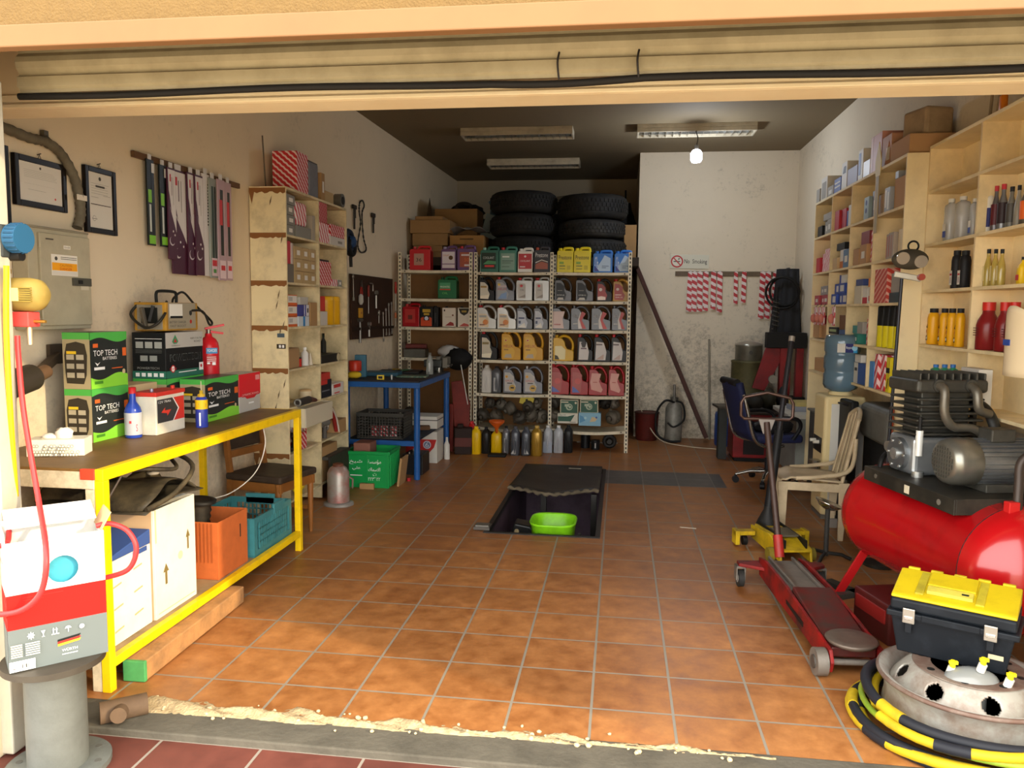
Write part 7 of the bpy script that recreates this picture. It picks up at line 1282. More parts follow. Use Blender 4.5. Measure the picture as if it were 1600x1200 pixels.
for k in range(4):
    can('black and yellow tall can, %s of the four in the fourth row near column' % ['far end', 'second', 'third', 'near end'][k], 5.93-.115*k, FZ[1]-.0+.0006, .045, .29, C('#d8c81e', .4), C('#1c1c1a', .45), 'spray can', 'spray_can', 0, .48).location.x = FX+.06
    o = [o for o in bpy.data.objects if o.name.startswith('spray_can')][-1]
cell(0, 0, [(.1, .9, 0, .12, kr, 'plain brown carton')]); cell(0, 1, [(.3, .6, 0, .14, C('#b8483e', .5), 'red capped small tin'), (.62, .95, 0, .05, gy, 'flat grey part box')])
cell(0, 2, [(.05, .35, 0, .06, C('#7a7a7c', .5), 'flat grey tray'), (.4, .95, 0, .16, C('#3a5a9c', .5), 'large blue box', [('r', 0, .0, .35, 1, wh), ('r', .06, .6, .28, .75, ink)]), (.42, .7, .161, .06, wh, 'white box on the blue one')])
cell(0, 3, [(.02, .2, 0, .19, C('#4a86c0', .5), 'light blue box'), (.22, .62, 0, .25, stripes('#c3242c', '#e9cfcb', .05, 55, .5, .1), 'tall red striped box', None, 3), (.66, .94, 0, .24, yl, 'tall yellow black box', [('r', 0, .55, 1, .7, bk), ('p', [(.2, .1), (.4, .1), (.8, .4), (.6, .4)], bk)], 2)])
for k in range(4):
    y = 7.6-.14*k-(.2 if k == 3 else 0); t = thing('bulb_pack', ['clear red bulb pack hanging leftmost under the third shelf row', 'clear red bulb pack hanging second under the third shelf row', 'clear red bulb pack hanging third under the third shelf row', 'clear red bulb pack hanging apart under the blue boxes'][k], 'bulb pack', (FX-.02, y, 1.52), group='hanging bulb packs'); part('card', MB().bx(-.004, .004, -.04, .04, 0, .16, red_lt), t); part('blister', MB().sphere((-.02, 0, .06), .035, M('#c97a6a', .15), (.7, 1, 1.2), 10, 8), t); part('hanger', MB().cyl((.0, 0, .16), (.018, 0, .19), .003, std, n=6), t)
# goods on top of the far shelving
def top(lab, px0, px1, pyt, m, els=None, x=FX+.03, dep=.16, z0=FT):
    a, b = P(px0, 300, x=x), P(px1, 300, x=x); h = P((px0+px1)/2, pyt, x=x).z-z0
    boxthing('parts_box', lab+' on top of the right shelving', 'parts box', x, x+dep, b.y, a.y, z0+.0005, z0+max(h, .05), m, {'-x': els} if els else {}, .003)
top('grey tall box at the far end', 1276, 1281, 296, gy); top('white framed box near the far end', 1283, 1292, 278, wh, [('r', .15, .1, .85, .8, gy)]); top('small grey white box third from the far end', 1293, 1302, 291, gy, wlx); top('blue box with white bands', 1303, 1313, 279, bl, [('r', .1, .4, .9, .5, wh), ('r', .1, .65, .9, .75, wh)]); top('white box with black mark beside the blue box', 1314, 1322, 255, wh, [('p', [(.2, .6), (.8, .6), (.8, .85), (.4, .85)], bk)]); top('purple grey bag', 1323, 1338, 262, C('#7d6f86', .5)); top('blue and white upright box', 1339, 1346, 236, wh, [('r', .1, .2, .6, .9, bl)]); top('grey white plastic bag', 1347, 1357, 252, C('#b5b0a6', .4)); top('large pink box', 1358, 1374, 213, C('#c48a78', .5), [('r', 0, 0, .2, 1, C('#d8b0a0', .5))]); top('pale brown box with white label', 1375, 1389, 215, C('#b98868', .6), [('r', .5, .2, .85, .6, wh)])
solo('paper_strip', MB().prism([(-.05, 0), (.05, 0), (.07, .1), (.0, .24), (-.06, .1)], -.003, .003, C('#d8c88e', .6), 'yz').bx(-.003, .003, -.03, .03, -.40, 0, C('#a89874', .6)), 'pale torn cardboard strip hanging over the shelving edge near the near column', 'cardboard', (FX-.006, P(1372, 300, x=FX).y, 2.60))
boxthing('carton', 'wide brown carton on top of the near end of the right shelving', 'carton', FX+.02, RW-.02, 5.50, 5.86, FT+.0005, FT+.13, kr); solo('stone_wrap', MB().box((0, 0, .09), (.2, .24, .18), M('#a48c6c', .85, dirt=.5, dcol='#6e5a44', scale=9)), 'crumpled brown paper bundle on the wide brown carton', 'bundle', (1.98, 5.66, FT+.131), .3, b=.02)
# hook rail and red pipe at the panel
solo('red_pipe', MB().tube(cr([V((0, 0, 0)), V((.0, .0, .5)), V((0.0, 0, .85)), V((.0, -.01, 1.0))], 6), .013, C('#a8482e', .5), 10), 'thin red pipe running up the near end panel of the right shelving', 'pipe', (FX-.016, 5.44, .9)).location.z = 0.0
solo('socket', MB().bx(-.02, 0, -.04, .04, -.08, .08, C('#d8d0a8', .5)).bx(-.03, -.02, -.02, .02, .0, .09, wh), 'cream electrical switch on the right wall near the end wall', 'switch', (RW-.0005, 8.95, 2.28), b=.003)
# ------------------------------------------------------------------ near shelving
NX, NY1, NY0, ND = 1.93, 5.455, 3.75, 4.715; NZ = [1.10, 1.433, 1.778, 2.07, 2.405]; NT = 2.69
t = thing('storage_shelving', 'shallow cream shelving with bottles on the near right wall', 'shelving', (NX, NY0, 0)); W = RW-NX-.006; D = NY1-NY0
part('back_panel', MB().bx(W-.01, W, 0, D, 1.0, NT, crR), t); part('top_panel', MB().bx(0, W-.01, 0, D, NT-.02, NT, crR), t, .002); part('end_panel', MB().bx(0, W-.01, D-.016, D, 1.0, NT-.02, crR2), t); part('divider', MB().bx(0, W-.01, ND-NY0-.009, ND-NY0+.009, 1.0, NT-.02, crR2), t); part('end_panel', MB().bx(0, W-.01, 0, .016, 1.0, NT-.02, crR2), t)
for z in NZ: part('shelf', MB().bx(0, W-.01, ND-NY0+.009, D-.016, z-.018, z, crR2), t); part('shelf', MB().bx(0, W-.01, .016, ND-NY0-.009, z-.018, z, crR2), t)
for y in (5.07, 4.33): part('seam', MB().bx(W-.0115, W-.0098, y-NY0-.004, y-NY0+.004, 1.1, NT-.02, M('#4a3c2a', .8)), t)
def rb(lab, px, pyt, z, wpx, m, capm, prof='b', lm=None, els=None, x=1.995, cat='bottle', name='bottle', lz=(.15, .6), grp=None):
    y = P(px, 400, x=x).y; dpt = y*.99-.135*x*-1; s = (y/1231*1.02); r = wpx*s/2; h = P(px, pyt, x=x-r*.5).z-z
    t = thing(name, lab, cat, (x, y, z+.0006), group=grp)
    pr = {'b': [(.94, 0), (1, .02), (1, .58), (.85, .68), (.38, .80), (.34, .90)], 'j': [(.96, 0), (1, .02), (1, .80), (.9, .86), (.4, .90), (.38, .93)], 'y': [(.94, 0), (1, .02), (1, .74), (.86, .84), (.66, .87), (.62, .9)], 'n': [(.94, 0), (1, .03), (1, .45), (.8, .6), (.4, .78), (.4, .9)], 'f': [(.9, 0), (1, .02), (1, .52), (.9, .62), (.55, .76), (.5, .84)]}[prof]
    part('bottle', MB().lathe([(a, b*h) for a, b in pr], m, n=24, sx=r*.75 if prof in 'j' else r, sy=r, sq=.5 if prof in 'jb' else 0), t)
    cr_ = pr[-1][0]*r*1.12; part('cap', MB().cyl((0, 0, pr[-1][1]*h-.004), (0, 0, h), cr_, capm, n=16), t, .002)
    if lm: part('label', MB().lathe([(1.012, lz[0]*h), (1.012, lz[1]*h)], lm, n=24, sx=r*.75 if prof in 'j' else r, sy=r, sq=.5 if prof in 'jb' else 0), t)
    if els: label(t, (-r*1.03*(.75 if prof == 'j' else 1), r*.6, .1*h), (0, -1, 0), (0, 0, 1), r*1.2, h*.5, els, 'print')
    return t
clearm = M('#d6d8d8', .15, trans=.55); 
for k, (px, pt, w_) in enumerate([(1482, 311, 20), (1500, 307, 22), (1518, 311, 14)]): rb(['clear canister with blue label, leftmost of three on the near shelving', 'plain clear canister in the middle of the three on the near shelving', 'clear canister with blue label beside the divider on the near shelving'][k], px, pt, NZ[3], w_, clearm, wh, 'j', None, [('r', 0, .0, .9, .3, bl), ('r', 0, .3, .9, .65, wh)] if k != 1 else None, x=1.995, cat='canister', name='canister')
bt = [(1541, 300, 12, wh, nv, 'j', 'white and purple slim can at the left of the bottle row', nv), (1551, 292, 12, M('#6a6668', .3, metal=.4), rd, 'n', 'grey bottle with red cap and dark red label', C('#5a2026', .4)), (1562, 289, 14, M('#77787a', .3, metal=.4), rd, 'n', 'taller grey bottle with red cap and dark label', C('#35282a', .4)), (1575, 293, 13, C('#6e6a60', .3), bk, 'n', 'grey bottle with black cap', C('#4a4640', .4)), (1586, 291, 11, C('#8a8476', .3), bk, 'n', 'tan grey bottle with black cap', None), (1599, 289, 17, C('#5a564a', .3), bk, 'f', 'wide bottle with orange label at the right edge', C('#d8642a', .4))]
for px, pt, w_, m, cm, pr, lb, lm in bt: rb(lb+' on the near shelving', px, pt, NZ[2]+.292, w_, m, cm, pr, lm)
for k, (px, w_) in enumerate([(1496, 14), (1509, 15)]): rb(['black bottle with white label, left of the pair on the near shelving', 'black bottle with white label, right of the pair on the near shelving'][k], px, 391, NZ[2], w_, bk, bk, 'y', None, [('r', 0, 0, 1, .75, wh), ('r', .1, .5, .9, .6, rd), ('r', .2, .1, .8, .4, C('#b5a8a8', .5))], grp='black bottles')
rb('slim red bottle beside the divider on the near shelving', 1533, 386, NZ[2], 9, C('#c42a20', .35), bk, 'b', None, None)
for k, px in enumerate((1545, 1556, 1566)): rb(['clear yellowish bottle with black cap, left of three on the near shelving', 'clear yellowish bottle with black cap, middle of three on the near shelving', 'clear yellowish bottle with black cap, right of three on the near shelving'][k], px, 389, NZ[2], 11, M('#c9b25a', .15, trans=.4), bk, 'n', None, [('r', .1, .1, .9, .9, C('#cfc08a', .4))], grp='clear yellowish bottles')
rb('yellow bottle with black cap at the right edge on the near shelving', 1600, 401, NZ[2], 14, C('#e0b81a', .4), bk, 'b', None, [('r', 0, .1, 1, .5, rd)])
for k, px in enumerate((1465, 1482, 1494, 1507)): rb('yellow bottle with black cap, %s of the four on the near shelving' % ['leftmost', 'second', 'third', 'rightmost'][k], px, 482, NZ[1], 16 if k == 0 else 13, C('#e2a414', .35), bk, 'y', None, [('p', [(.2, .75), (.7, .95), (.6, .8), (.8, .7)], bk), ('p', [(.2, .02), (.8, .02), (.6, .3), (.2, .25)], bk), ('c', .5, .15, .08, wh), ('r', .35, .45, .6, .6, C('#c8641a', .4))], grp='yellow bottles')
for k, px in enumerate((1551, 1577, 1592)): rb('large dark red bottle with red cap, %s of three on the near shelving' % ['left', 'middle', 'right'][k], px, 472, NZ[1], 30 if k == 0 else 24, C('#7a1c1c', .3), C('#c0281f', .4), 'f', None, [('r', 0, .4+.1*i, 1, .43+.1*i, C('#4e1212', .4)) for i in range(4)], x=1.995, grp='large dark red bottles')
for k, px in enumerate((1455, 1473, 1487, 1500)): rb('green and clear washer fluid jug, %s of four above the compressor head' % ['leftmost', 'second', 'third', 'rightmost'][k], px, 572, NZ[0], 17, C('#2f8a66', .35), C('#3a74c0', .4), 'j', C('#b9d8cc', .4), None, x=1.995, cat='washer fluid', name='washer_fluid', lz=(.5, .78), grp='washer fluid jugs')
rb('orange bottle on the very top of the near shelving', 1552, 152, NT, 12, C('#d87a1a', .35), C('#d87a1a', .4), 'j', None); o = boxthing('parts_bag', 'pink striped bag on the very top of the near shelving', 'parts bag', 1.96, 2.08, 3.80, 4.07, NT+.0005, NT+.16, red_lt)
for k, (y, hh) in enumerate(((5.02, .34), (4.93, .20))): solo('stick', MB().cyl((0, 0, 0), (.01, -.01, hh), .009, M('#9a8468', .7), n=8), ['taller thin stick standing on top of the near right shelving', 'shorter thin stick standing on top of the near right shelving'][k], 'stick', (2.09, y, NT+.0005))
solo('hanging_bag', MB().grid(lambda u, v: (-.03*math.sin(PI*u)-.02, -.12+.24*u, -.30+.30*v+.04*math.sin(PI*u)*v), 12, 10, C('#e6d2ac', .6)).bx(-.055, -.05, -.0, .06, -.15, -.125, bl), 'cream cloth bag hanging at the right edge of the view', 'bag', (NX-.02, 4.08, 1.63), solid=.006)
t = thing('meter_box', 'white box with black arrow marks on the right wall under the red bottles', 'box', (RW-.0005, 4.50, 1.14)); 
t.location.x = NX-.002; part('box', MB().bx(-.07, 0, -.11, .11, 0, .20, C('#cfc9bc', .5)), t, .004); label(t, (-.07, .11, 0), (0, -1, 0), (0, 0, 1), .22, .20, [('p', [(.1, .35), (.45, .8), (.5, .72), (.2, .3)], bk), ('p', [(.25, .15), (.6, .55), (.66, .48), (.36, .1)], bk), ('r', .6, .1, .85, .2, bk)], 'print')
# base cupboards below
solo('base_cupboard', MB().bx(.08, .40, 0, .88, 0, .72, M('#4f4e49', .6, dirt=.4)).bx(.06, .40, -.02, .90, .72, .74, M('#77746a', .6, dirt=.4)), 'grey base cupboard standing below the far right shelving', 'cupboard', (FX-.10, 6.77, 0), b=.006)
t = thing('parts_washer', 'dark grey rounded metal bin below the right shelving behind the plastic chair', 'bin', (1.94, 5.80, 0)); part('body', MB().bx(-.16, .18, -.30, .34, .72, .98, M('#66655e', .5, dirt=.4)), t, .05, 4); part('base', MB().bx(-.08, .16, -.25, .30, 0, .72, M('#2b2b2a', .6)), t, .01)
# ------------------------------------------------------------------ water cooler, chairs, desk
wc = C('#e3cf9a', .45); x0, y0 = 1.60, 6.40; cw_, cd_, chh = .31, .33, .98
t = thing('water_cooler', 'cream and white water dispenser standing before the right shelving', 'water cooler', (x0+cw_/2-.0, y0+cd_/2, 0)); 
part('body', MB().bx(-cw_/2+.0, cw_/2, -cd_/2, cd_/2, .03, chh, wc), t, .025, 3); part('side_panel', MB().bx(-cw_/2+.05, cw_/2-.01, -cd_/2-.006, -cd_/2-.0005, .08, chh-.06, C('#cfcdc4', .5)), t, .004); part('niche', MB().bx(-cw_/2-.004, -cw_/2+.002, -.12, .12, .52, .64, C('#1d1a16')), t); part('tap', MB().cyl((-cw_/2-.05, -.05, .60), (-cw_/2, -.05, .60), .014, wh, n=10), t); part('tap', MB().cyl((-cw_/2-.05, .05, .60), (-cw_/2, .05, .60), .014, wh, n=10), t); part('cup_holder', MB().cyl((-cw_/2-.03, -.08, .36), (-cw_/2-.03, -.08, .46), .05, M('#9a958a', .25, .8), n=18), t); part('drip_tray', MB().bx(-cw_/2-.05, -cw_/2, -.14, .14, .30, .34, wc), t, .006); part('base', MB().bx(-cw_/2+.01, cw_/2-.01, -cd_/2+.01, cd_/2-.01, 0, .03, C('#6e6a60')), t)
label(t, (-cw_/2+.05, -cd_/2-.006, .08), (1, 0, 0), (0, 0, 1), cw_-.06, chh-.14, [('r', .28, .78, .55, .92, C('#d8d6cc', .5)), ('r', .4, .84, .44, .86, ink)], 'sticker')
bwm = M('#7fa0b4', .08, trans=.55, alpha=1)
t = thing('water_bottle', 'large blue water bottle upside down on the water dispenser', 'water bottle', (x0+cw_/2, y0+cd_/2, chh+.0008)); R_ = .135
part('bottle', MB().lathe([(.05, 0), (.055, .02), (R_*.9, .05), (R_, .08), (R_, .16), (R_*.95, .175), (R_*.95, .20), (R_, .215), (R_, .30), (R_*.95, .315), (R_*.95, .335), (R_, .35), (R_, .44), (R_*.92, .47), (R_*.6, .48), (0, .475)], bwm, n=36), t); part('water', MB().lathe([(.04, .005), (R_*.86, .055), (R_*.93, .085), (R_*.93, .30), (0, .30)], M('#8fb0be', .05, trans=.8), n=32), t)
label(t, (-.075, -R_-.001, .34), (1, -.0, 0), (0, 0, 1), .15, .07, [('r', .0, 0, .45, 1, wh), ('r', .4, 0, .8, 1, nv), ('r', .8, 0, 1, 1, C('#3a9ad0')), ('t', 'Rayyan', .44, .35, .72, .7, wtx), ('c', .86, .5, .3, C('#9ad0e6'))], 'label'); part('collar', MB().lathe([(.09, -.0005), (.09, .02), (.06, .03)], wc, n=24), t)
# plastic garden chair seen from the side
t = thing('plastic_chair', 'beige plastic garden chair turned sideways before the water dispenser', 'plastic chair', (1.42, 6.02, 0), PI-.1); pc = M('#c6b290', .5, dirt=.45, dcol='#7d6c50', scale=7)
def seat(u, v): return V((-.20+.42*v, -.21+.42*u, .41+.02*math.cos(PI*(u-.5)*2)*-.6+.025*v+(.0 if v < .9 else -.02)))
part('seat', MB().grid(seat, 12, 12, pc), t, solid=.012)
def backf(u, v): a = (u-.5)*2; return V((-.19-.10*v-.05*(1-a*a)*.6, .20*a*(1-.15*v), (.40+.53*v-.06*a*a*v)))
mb = MB()
for k in range(5): mb.grid(lambda u, v, k=k: backf((k+.12+.76*u)/5, v), 3, 12, pc)
part('backrest', mb, t, solid=.011); part('top_rail', MB().tube([backf(i/16, 1)+V((0, 0, .0)) for i in range(17)], .016, pc, 8), t); part('back_frame', MB().tube([backf(0, i/10) for i in range(11)], .014, pc, 8).tube([backf(1, i/10) for i in range(11)], .014, pc, 8), t)
for sx, sy in ((.2, 1), (.2, -1), (-.2, 1), (-.2, -1)): part('leg', MB().prism([(-.035, 0), (.0, 0), (.028, .41), (-.045, .41)] if sx > 0 else [(0, 0), (.035, 0), (.045, .42), (-.028, .42)], -.012, .012, pc), t, .004).location = (sx*1.08, sy*.205, 0)
part('apron', MB().bx(-.2, .2, -.215, -.2, .35, .41, pc), t, .003); part('apron', MB().bx(-.2, .2, .2, .215, .35, .41, pc), t, .003)
for s in (-1, 1): part('brace', MB().tube(cr([V((-.275, s*.19, .74)), V((-.24, s*.215, .52)), V((-.05, s*.22, .46)), V((.12, s*.215, .44))], 6), .016, pc, 8), t)
t = thing('folded_case', 'black folded case standing upright behind the beige plastic chair', 'case', (1.745, 6.27, 0), .1); part('case', MB().bx(-.03, .03, -.12, .12, .36, .97, C('#1b1b1c', .5)), t, .015, 3); part('handle', MB().tube(cr([(-.03, -.06, .93), (-.06, -.05, .94), (-.06, .05, .94), (-.03, .06, .93)], 5), .008, C('#1b1b1c', .5), 8), t); part('leg', MB().bx(-.02, .02, -.11, -.08, 0, .361, C('#1b1b1c', .5)), t); part('leg', MB().bx(-.02, .02, .08, .11, 0, .361, C('#1b1b1c', .5)), t)
# grey steel desk with papers
t = thing('steel_desk', 'grey steel desk end with white edged top behind the office chair', 'desk', (1.84, 8.03, 0)); gd = M('#8d8f88', .5, dirt=.3); part('pedestal', MB().bx(-.12, .28, -.12, .60, .02, .60, gd), t, .004); part('desktop', MB().bx(-.20, .29, -.14, .66, .60, .64, M('#c6c4ba', .5, dirt=.2)), t, .004); part('foot', MB().bx(-.1, .26, -.10, .55, 0, .02, blks), t)
solo('paper_stack', MB().bx(-.12, .12, -.15, .15, 0, .05, C('#8f94a0', .6)).bx(-.1, .13, -.13, .14, .05, .09, C('#b8a86a', .6)), 'stack of papers and yellow folder on the grey steel desk', 'papers', (1.86, 8.3, .6405), .1)
# office chair
t = thing('office_chair', 'dark blue office chair with chrome frame and castors', 'office chair', (1.42, 7.68, 0), .25); chm = M('#b5b2ac', .2, .9); nb = C('#20264a', .7); bp2 = C('#1c1c1e', .5)
part('seat', MB().bx(-.22, .24, -.23, .23, .42, .50, nb), t, .03, 3); 
def obk(u, v): a = (u-.5)*2; return V((-.24-.14*v-.03*(1-a*a), .21*a, .48+.50*v))
part('backrest', MB().grid(obk, 10, 12, nb), t, solid=.05)
part('frame', MB().tube(cr([V((-.36, -.24, .88)), V((-.31, -.25, .68)), V((-.24, -.25, .46)), V((-.1, -.24, .39)), V((.05, -.22, .40))], 6), .016, chm, 8), t); part('frame', MB().tube(cr([V((-.36, .24, .88)), V((-.31, .25, .68)), V((-.24, .25, .46)), V((-.1, .24, .39)), V((.05, .22, .40))], 6), .016, chm, 8), t)
part('headrest', MB().tube([(-.40, -.17, .98), (-.40, .17, .98)], .035, bp2, 12), t); 
for s in (-1, 1): part('armrest', MB().tube(cr([V((-.26, s*.26, .60)), V((-.1, s*.29, .66)), V((.12, s*.29, .66)), V((.18, s*.27, .58)), V((.12, s*.25, .46))], 6), .018, bp2, 8), t)
part('gas_lift', MB().cyl((0, 0, .10), (0, 0, .25), .026, bp2, n=14).cyl((0, 0, .25), (0, 0, .42), .016, chm, n=12), t)
for k in range(5):
    a = 2*PI*k/5+2.9; c_, s_ = math.cos(a), math.sin(a); part('base_arm', MB().tube([(.02*c_, .02*s_, .12), (.16*c_, .16*s_, .115), (.29*c_, .29*s_, .08)], lambda s: .022-.008*s, chm, 8), t); part('castor', MB().cyl((.29*c_-.02*s_, .29*s_+.02*c_, .032), (.29*c_+.02*s_, .29*s_-.02*c_, .032), .032, bp2, n=16).cyl((.29*c_, .29*s_, .03), (.29*c_, .29*s_, .08), .012, bp2, n=8), t)
solo('rag', MB().sphere((0, 0, .05), .15, C('#1d1d1f', .8), (1.2, 1, .5), 14, 10, .14, 31), 'black cloth lying on the office chair seat', 'rag', (1.46, 7.68, .502))
# ================================================================== air compressor on the right
redt = M('#a80f14', .22, dirt=.55, dcol='#2c0c0c', scale=3.2, thr=.62, coat=.4); ironm = M('#4f4d46', .5, .5, dirt=.5, dcol='#26241f', scale=9); alu = M('#8f9396', .32, .8, dirt=.3, dcol='#4a4c4c', scale=12); blkm = M('#26241f', .5, dirt=.5, dcol='#4e463a', scale=6)
TR, TL, TZ = .285, .55, .50
t = thing('air_compressor', 'large red tank air compressor with grey motor and finned pump on the right', 'air compressor', (1.67, 4.16, 0), .209)
RY = MX.Rotation(-PI/2, 3, 'X')
prof = [(.001, -TL-.17), (.07, -TL-.165), (.14, -TL-.145), (.20, -TL-.11), (.25, -TL-.06), (.275, -TL-.02), (TR, -TL+.02)]
prof = prof+[(TR, -TL+.04), (TR+.003, -TL+.05), (TR+.003, -TL+.065), (TR, -TL+.075), (TR, TL-.075), (TR+.003, TL-.065), (TR+.003, TL-.05), (TR, TL-.04)]+[(r, -z) for r, z in prof[::-1]]
part('tank', MB().lathe(prof, redt, (0, 0, TZ), 56, RY), t)
part('weld_scuff', MB().torus((0, -TL+.055, TZ), TR+.001, .004, M('#2a1414', .6), 48, 6, RY), t)
for y in (-.45, .50):
    for s in (-1, 1): part('leg', MB().beam((s*.16, y, TZ-.225), (s*.30, y+.03, .0), .05, .012, M('#b01a1c', .35), up=(0, 1, 0)).box((s*.30, y+.03, .006), (.07, .07, .012), blkm), t, .003)
part('platform', MB().bx(-.25, .28, -.40, .36, TZ+TR-.005, TZ+TR+.008, blkm).bx(-.26, -.25, -.41, .37, TZ+TR-.06, TZ+TR+.014, blkm).bx(.28, .29, -.41, .37, TZ+TR-.06, TZ+TR+.014, blkm).bx(-.25, .28, -.41, -.40, TZ+TR-.06, TZ+TR+.014, blkm).bx(-.25, .28, .36, .37, TZ+TR-.06, TZ+TR+.014, blkm).bx(-.2, -.15, -.37, .33, TZ+TR-.05, TZ+TR-.005, blkm).bx(.17, .22, -.37, .33, TZ+TR-.05, TZ+TR-.005, blkm), t, .003)
part('tag', MB().bx(-.2625, -.2602, -.06, -.02, TZ+TR-.045, TZ+TR-.005, M('#d8cfb4', .5)), t); part('bolt', MB().cyl((-.263, .25, TZ+TR-.02), (-.26, .25, TZ+TR-.02), .012, M('#8a8578', .4, .6), n=10), t); part('bolt', MB().cyl((-.263, -.30, TZ+TR-.025), (-.26, -.30, TZ+TR-.025), .014, M('#9a958a', .4, .6), n=10), t)
PZ = TZ+TR+.009
# motor: ribbed body, fan cowl facing the room
mz, my, mr = PZ+.135, -.19, .108; RX2 = MX.Rotation(PI/2, 3, 'Y')
mo = part('motor', MB().lathe([(mr*.93, -.06), (mr*.93, .24)], alu, (0, my, mz), 40, RX2), t)
mb = MB()
for i in range(30):
    a = 2*PI*i/30
    if -.9 < math.sin(a) : mb.box((.09, my+mr*.96*math.cos(a), mz+mr*.96*math.sin(a)), (.29, .006, .016), alu, MX.Rotation(a-PI/2, 3, 'X'))
part('cooling_fin', mb, mo)
part('fan_cowl', MB().lathe([(.03, -.185), (.085, -.183), (.102, -.172), (mr+.004, -.14), (mr+.006, -.05), (mr*.95, -.04)], M('#8c8a80', .3, .75, dirt=.3), (0, my, mz), 40, RX2), mo)
els = []
mb = MB()
for k in range(9):
    yy = (k-4)*.019; L_ = math.sqrt(max(.08**2-yy**2, 0)); mb.box((-.1855, my+yy, mz), (.002, .006, 2*L_), M('#3a3832', .5)); mb.box((-.1862, my, mz+yy), (.002, 2*L_, .005), M('#77746a', .4, .6))
part('grille', mb, mo); part('foot', MB().bx(-.02, .22, my-.09, my+.09, PZ, PZ+.04, ironm), mo, .004); part('terminal_box', MB().bx(.02, .14, my-.05, my+.05, mz+mr*.9, mz+mr+.05, ironm), mo, .006); part('end_bell', MB().lathe([(mr*.96, .24), (mr*.9, .27), (.05, .285), (.018, .29), (.018, .36)], ironm, (0, my, mz), 32, RX2), mo)
# pump: crankcase, cylinder fins, head, pipes
py_ = .22
part('crankcase', MB().bx(-.15, .14, py_-.12, py_+.12, PZ, PZ+.20, M('#a4a8aa', .35, .7, dirt=.3)), t, .025, 3); part('crank_cover', MB().cyl((-.175, py_, PZ+.10), (-.145, py_, PZ+.10), .085, alu, n=30).cyl((-.19, py_, PZ+.10), (-.175, py_, PZ+.10), .03, M('#c9c9c4', .25, .8), n=20), t, .004)
for a in range(6): part('bolt', MB().cyl((-.18, py_+.072*math.cos(a*PI/3), PZ+.10+.072*math.sin(a*PI/3)), (-.172, py_+.072*math.cos(a*PI/3), PZ+.10+.072*math.sin(a*PI/3)), .008, M('#d8d6d0', .25, .8), n=8), t)
mb = MB().bx(-.10, .16, py_-.08, py_+.08, PZ+.20, PZ+.44, ironm)
for k in range(6): z = PZ+.21+.036*k; mb.box((.03, py_, z+.008), (.36, .26, .012), ironm)
part('cylinder', mb, t, .006)
part('cylinder_head', MB().bx(-.16, .22, py_-.14, py_+.14, PZ+.432, PZ+.50, ironm), t, .018, 3)
mb = MB()
for k in range(9): mb.box((-.14+.043*k, py_, PZ+.515), (.010, .26, .035), ironm)
part('head_fin', mb, t, .004)
for x in (-.05, .12): part('head_boss', MB().cyl((x, py_-.15, PZ+.47), (x, py_-.12, PZ+.47), .032, ironm, n=18), t, .004)
pipe = M('#6a6458', .4, .5, dirt=.4)
part('outlet_pipe', MB().tube(cr([V((-.05, py_-.14, PZ+.47)), V((-.05, py_-.19, PZ+.45)), V((-.05, py_-.20, PZ+.34)), V((.0, py_-.20, PZ+.27)), V((.1, py_-.20, PZ+.26)), V((.20, py_-.22, PZ+.20))], 6), .022, pipe, 12), t); part('outlet_pipe', MB().tube(cr([V((.12, py_-.14, PZ+.47)), V((.12, py_-.19, PZ+.44)), V((.13, py_-.2, PZ+.36)), V((.20, py_-.18, PZ+.33))], 6), .022, pipe, 12), t)
part('flywheel', MB().torus((.24, py_, PZ+.18), .19, .024, M('#2c2b28', .5, .3), 40, 10, RX2, 1.2).cyl((.215, py_, PZ+.18), (.265, py_, PZ+.18), .05, ironm, n=20).box((.24, py_, PZ+.18), (.02, .03, .36), ironm).box((.24, py_, PZ+.18), (.02, .36, .03), ironm), t)
part('belt', MB().tube([(.25, py_+.19*math.cos(a), PZ+.18+.19*math.sin(a)) for a in [PI*(.4-.0)+i*PI*1.1/14 - PI*.0 for i in range(-2, 12)]], .01, blks, 6), t)
part('air_filter', MB().cyl((-.06, py_+.02, PZ+.30), (-.20, py_+.02, PZ+.30), .0, blks, n=8) if False else MB().cyl((-.13, py_-.13, PZ+.11), (-.13, py_-.13, PZ+.24), .018, M('#e0e0da', .3, .2), n=14).cyl((-.13, py_-.13, PZ+.24), (-.13, py_-.13, PZ+.31), .010, blks, n=10), t)
part('oil_glass', MB().cyl((-.13, py_-.13, PZ+.0), (-.13, py_-.13, PZ+.03), .03, M('#c9c9c4', .25, .8), n=18), t)
# handle, valve, gauge, far hose
hb = M('#3b3029', .5, .3, dirt=.3)
part('handle', MB().tube(cr([V((-.045, -.52, TZ+TR-.01)), V((-.03, -.50, TZ+TR+.1)), V((-.02, -.49, TZ+TR+.19)), V((.02, -.5, TZ+TR+.235)), V((.10, -.52, TZ+TR+.25)), V((.28, -.56, TZ+TR+.25)), V((.40, -.58, TZ+TR+.18))], 7), .019, hb, 12), t); part('handle_bracket', MB().box((-.07, -.52, TZ+TR+.005), (.05, .04, .05), M('#b8201e', .35)), t, .004)
part('safety_valve', MB().cyl((.09, -.46, TZ+TR-.01), (.09, -.46, TZ+TR+.03), .022, M('#b8201e', .35), n=14).cyl((.09, -.46, TZ+TR+.03), (.09, -.46, TZ+TR+.15), .024, M('#a8a396', .35, .6, dirt=.3), n=18).cyl((.09, -.46, TZ+TR+.15), (.09, -.46, TZ+TR+.18), .012, M('#a8a396', .35, .6), n=12), t)
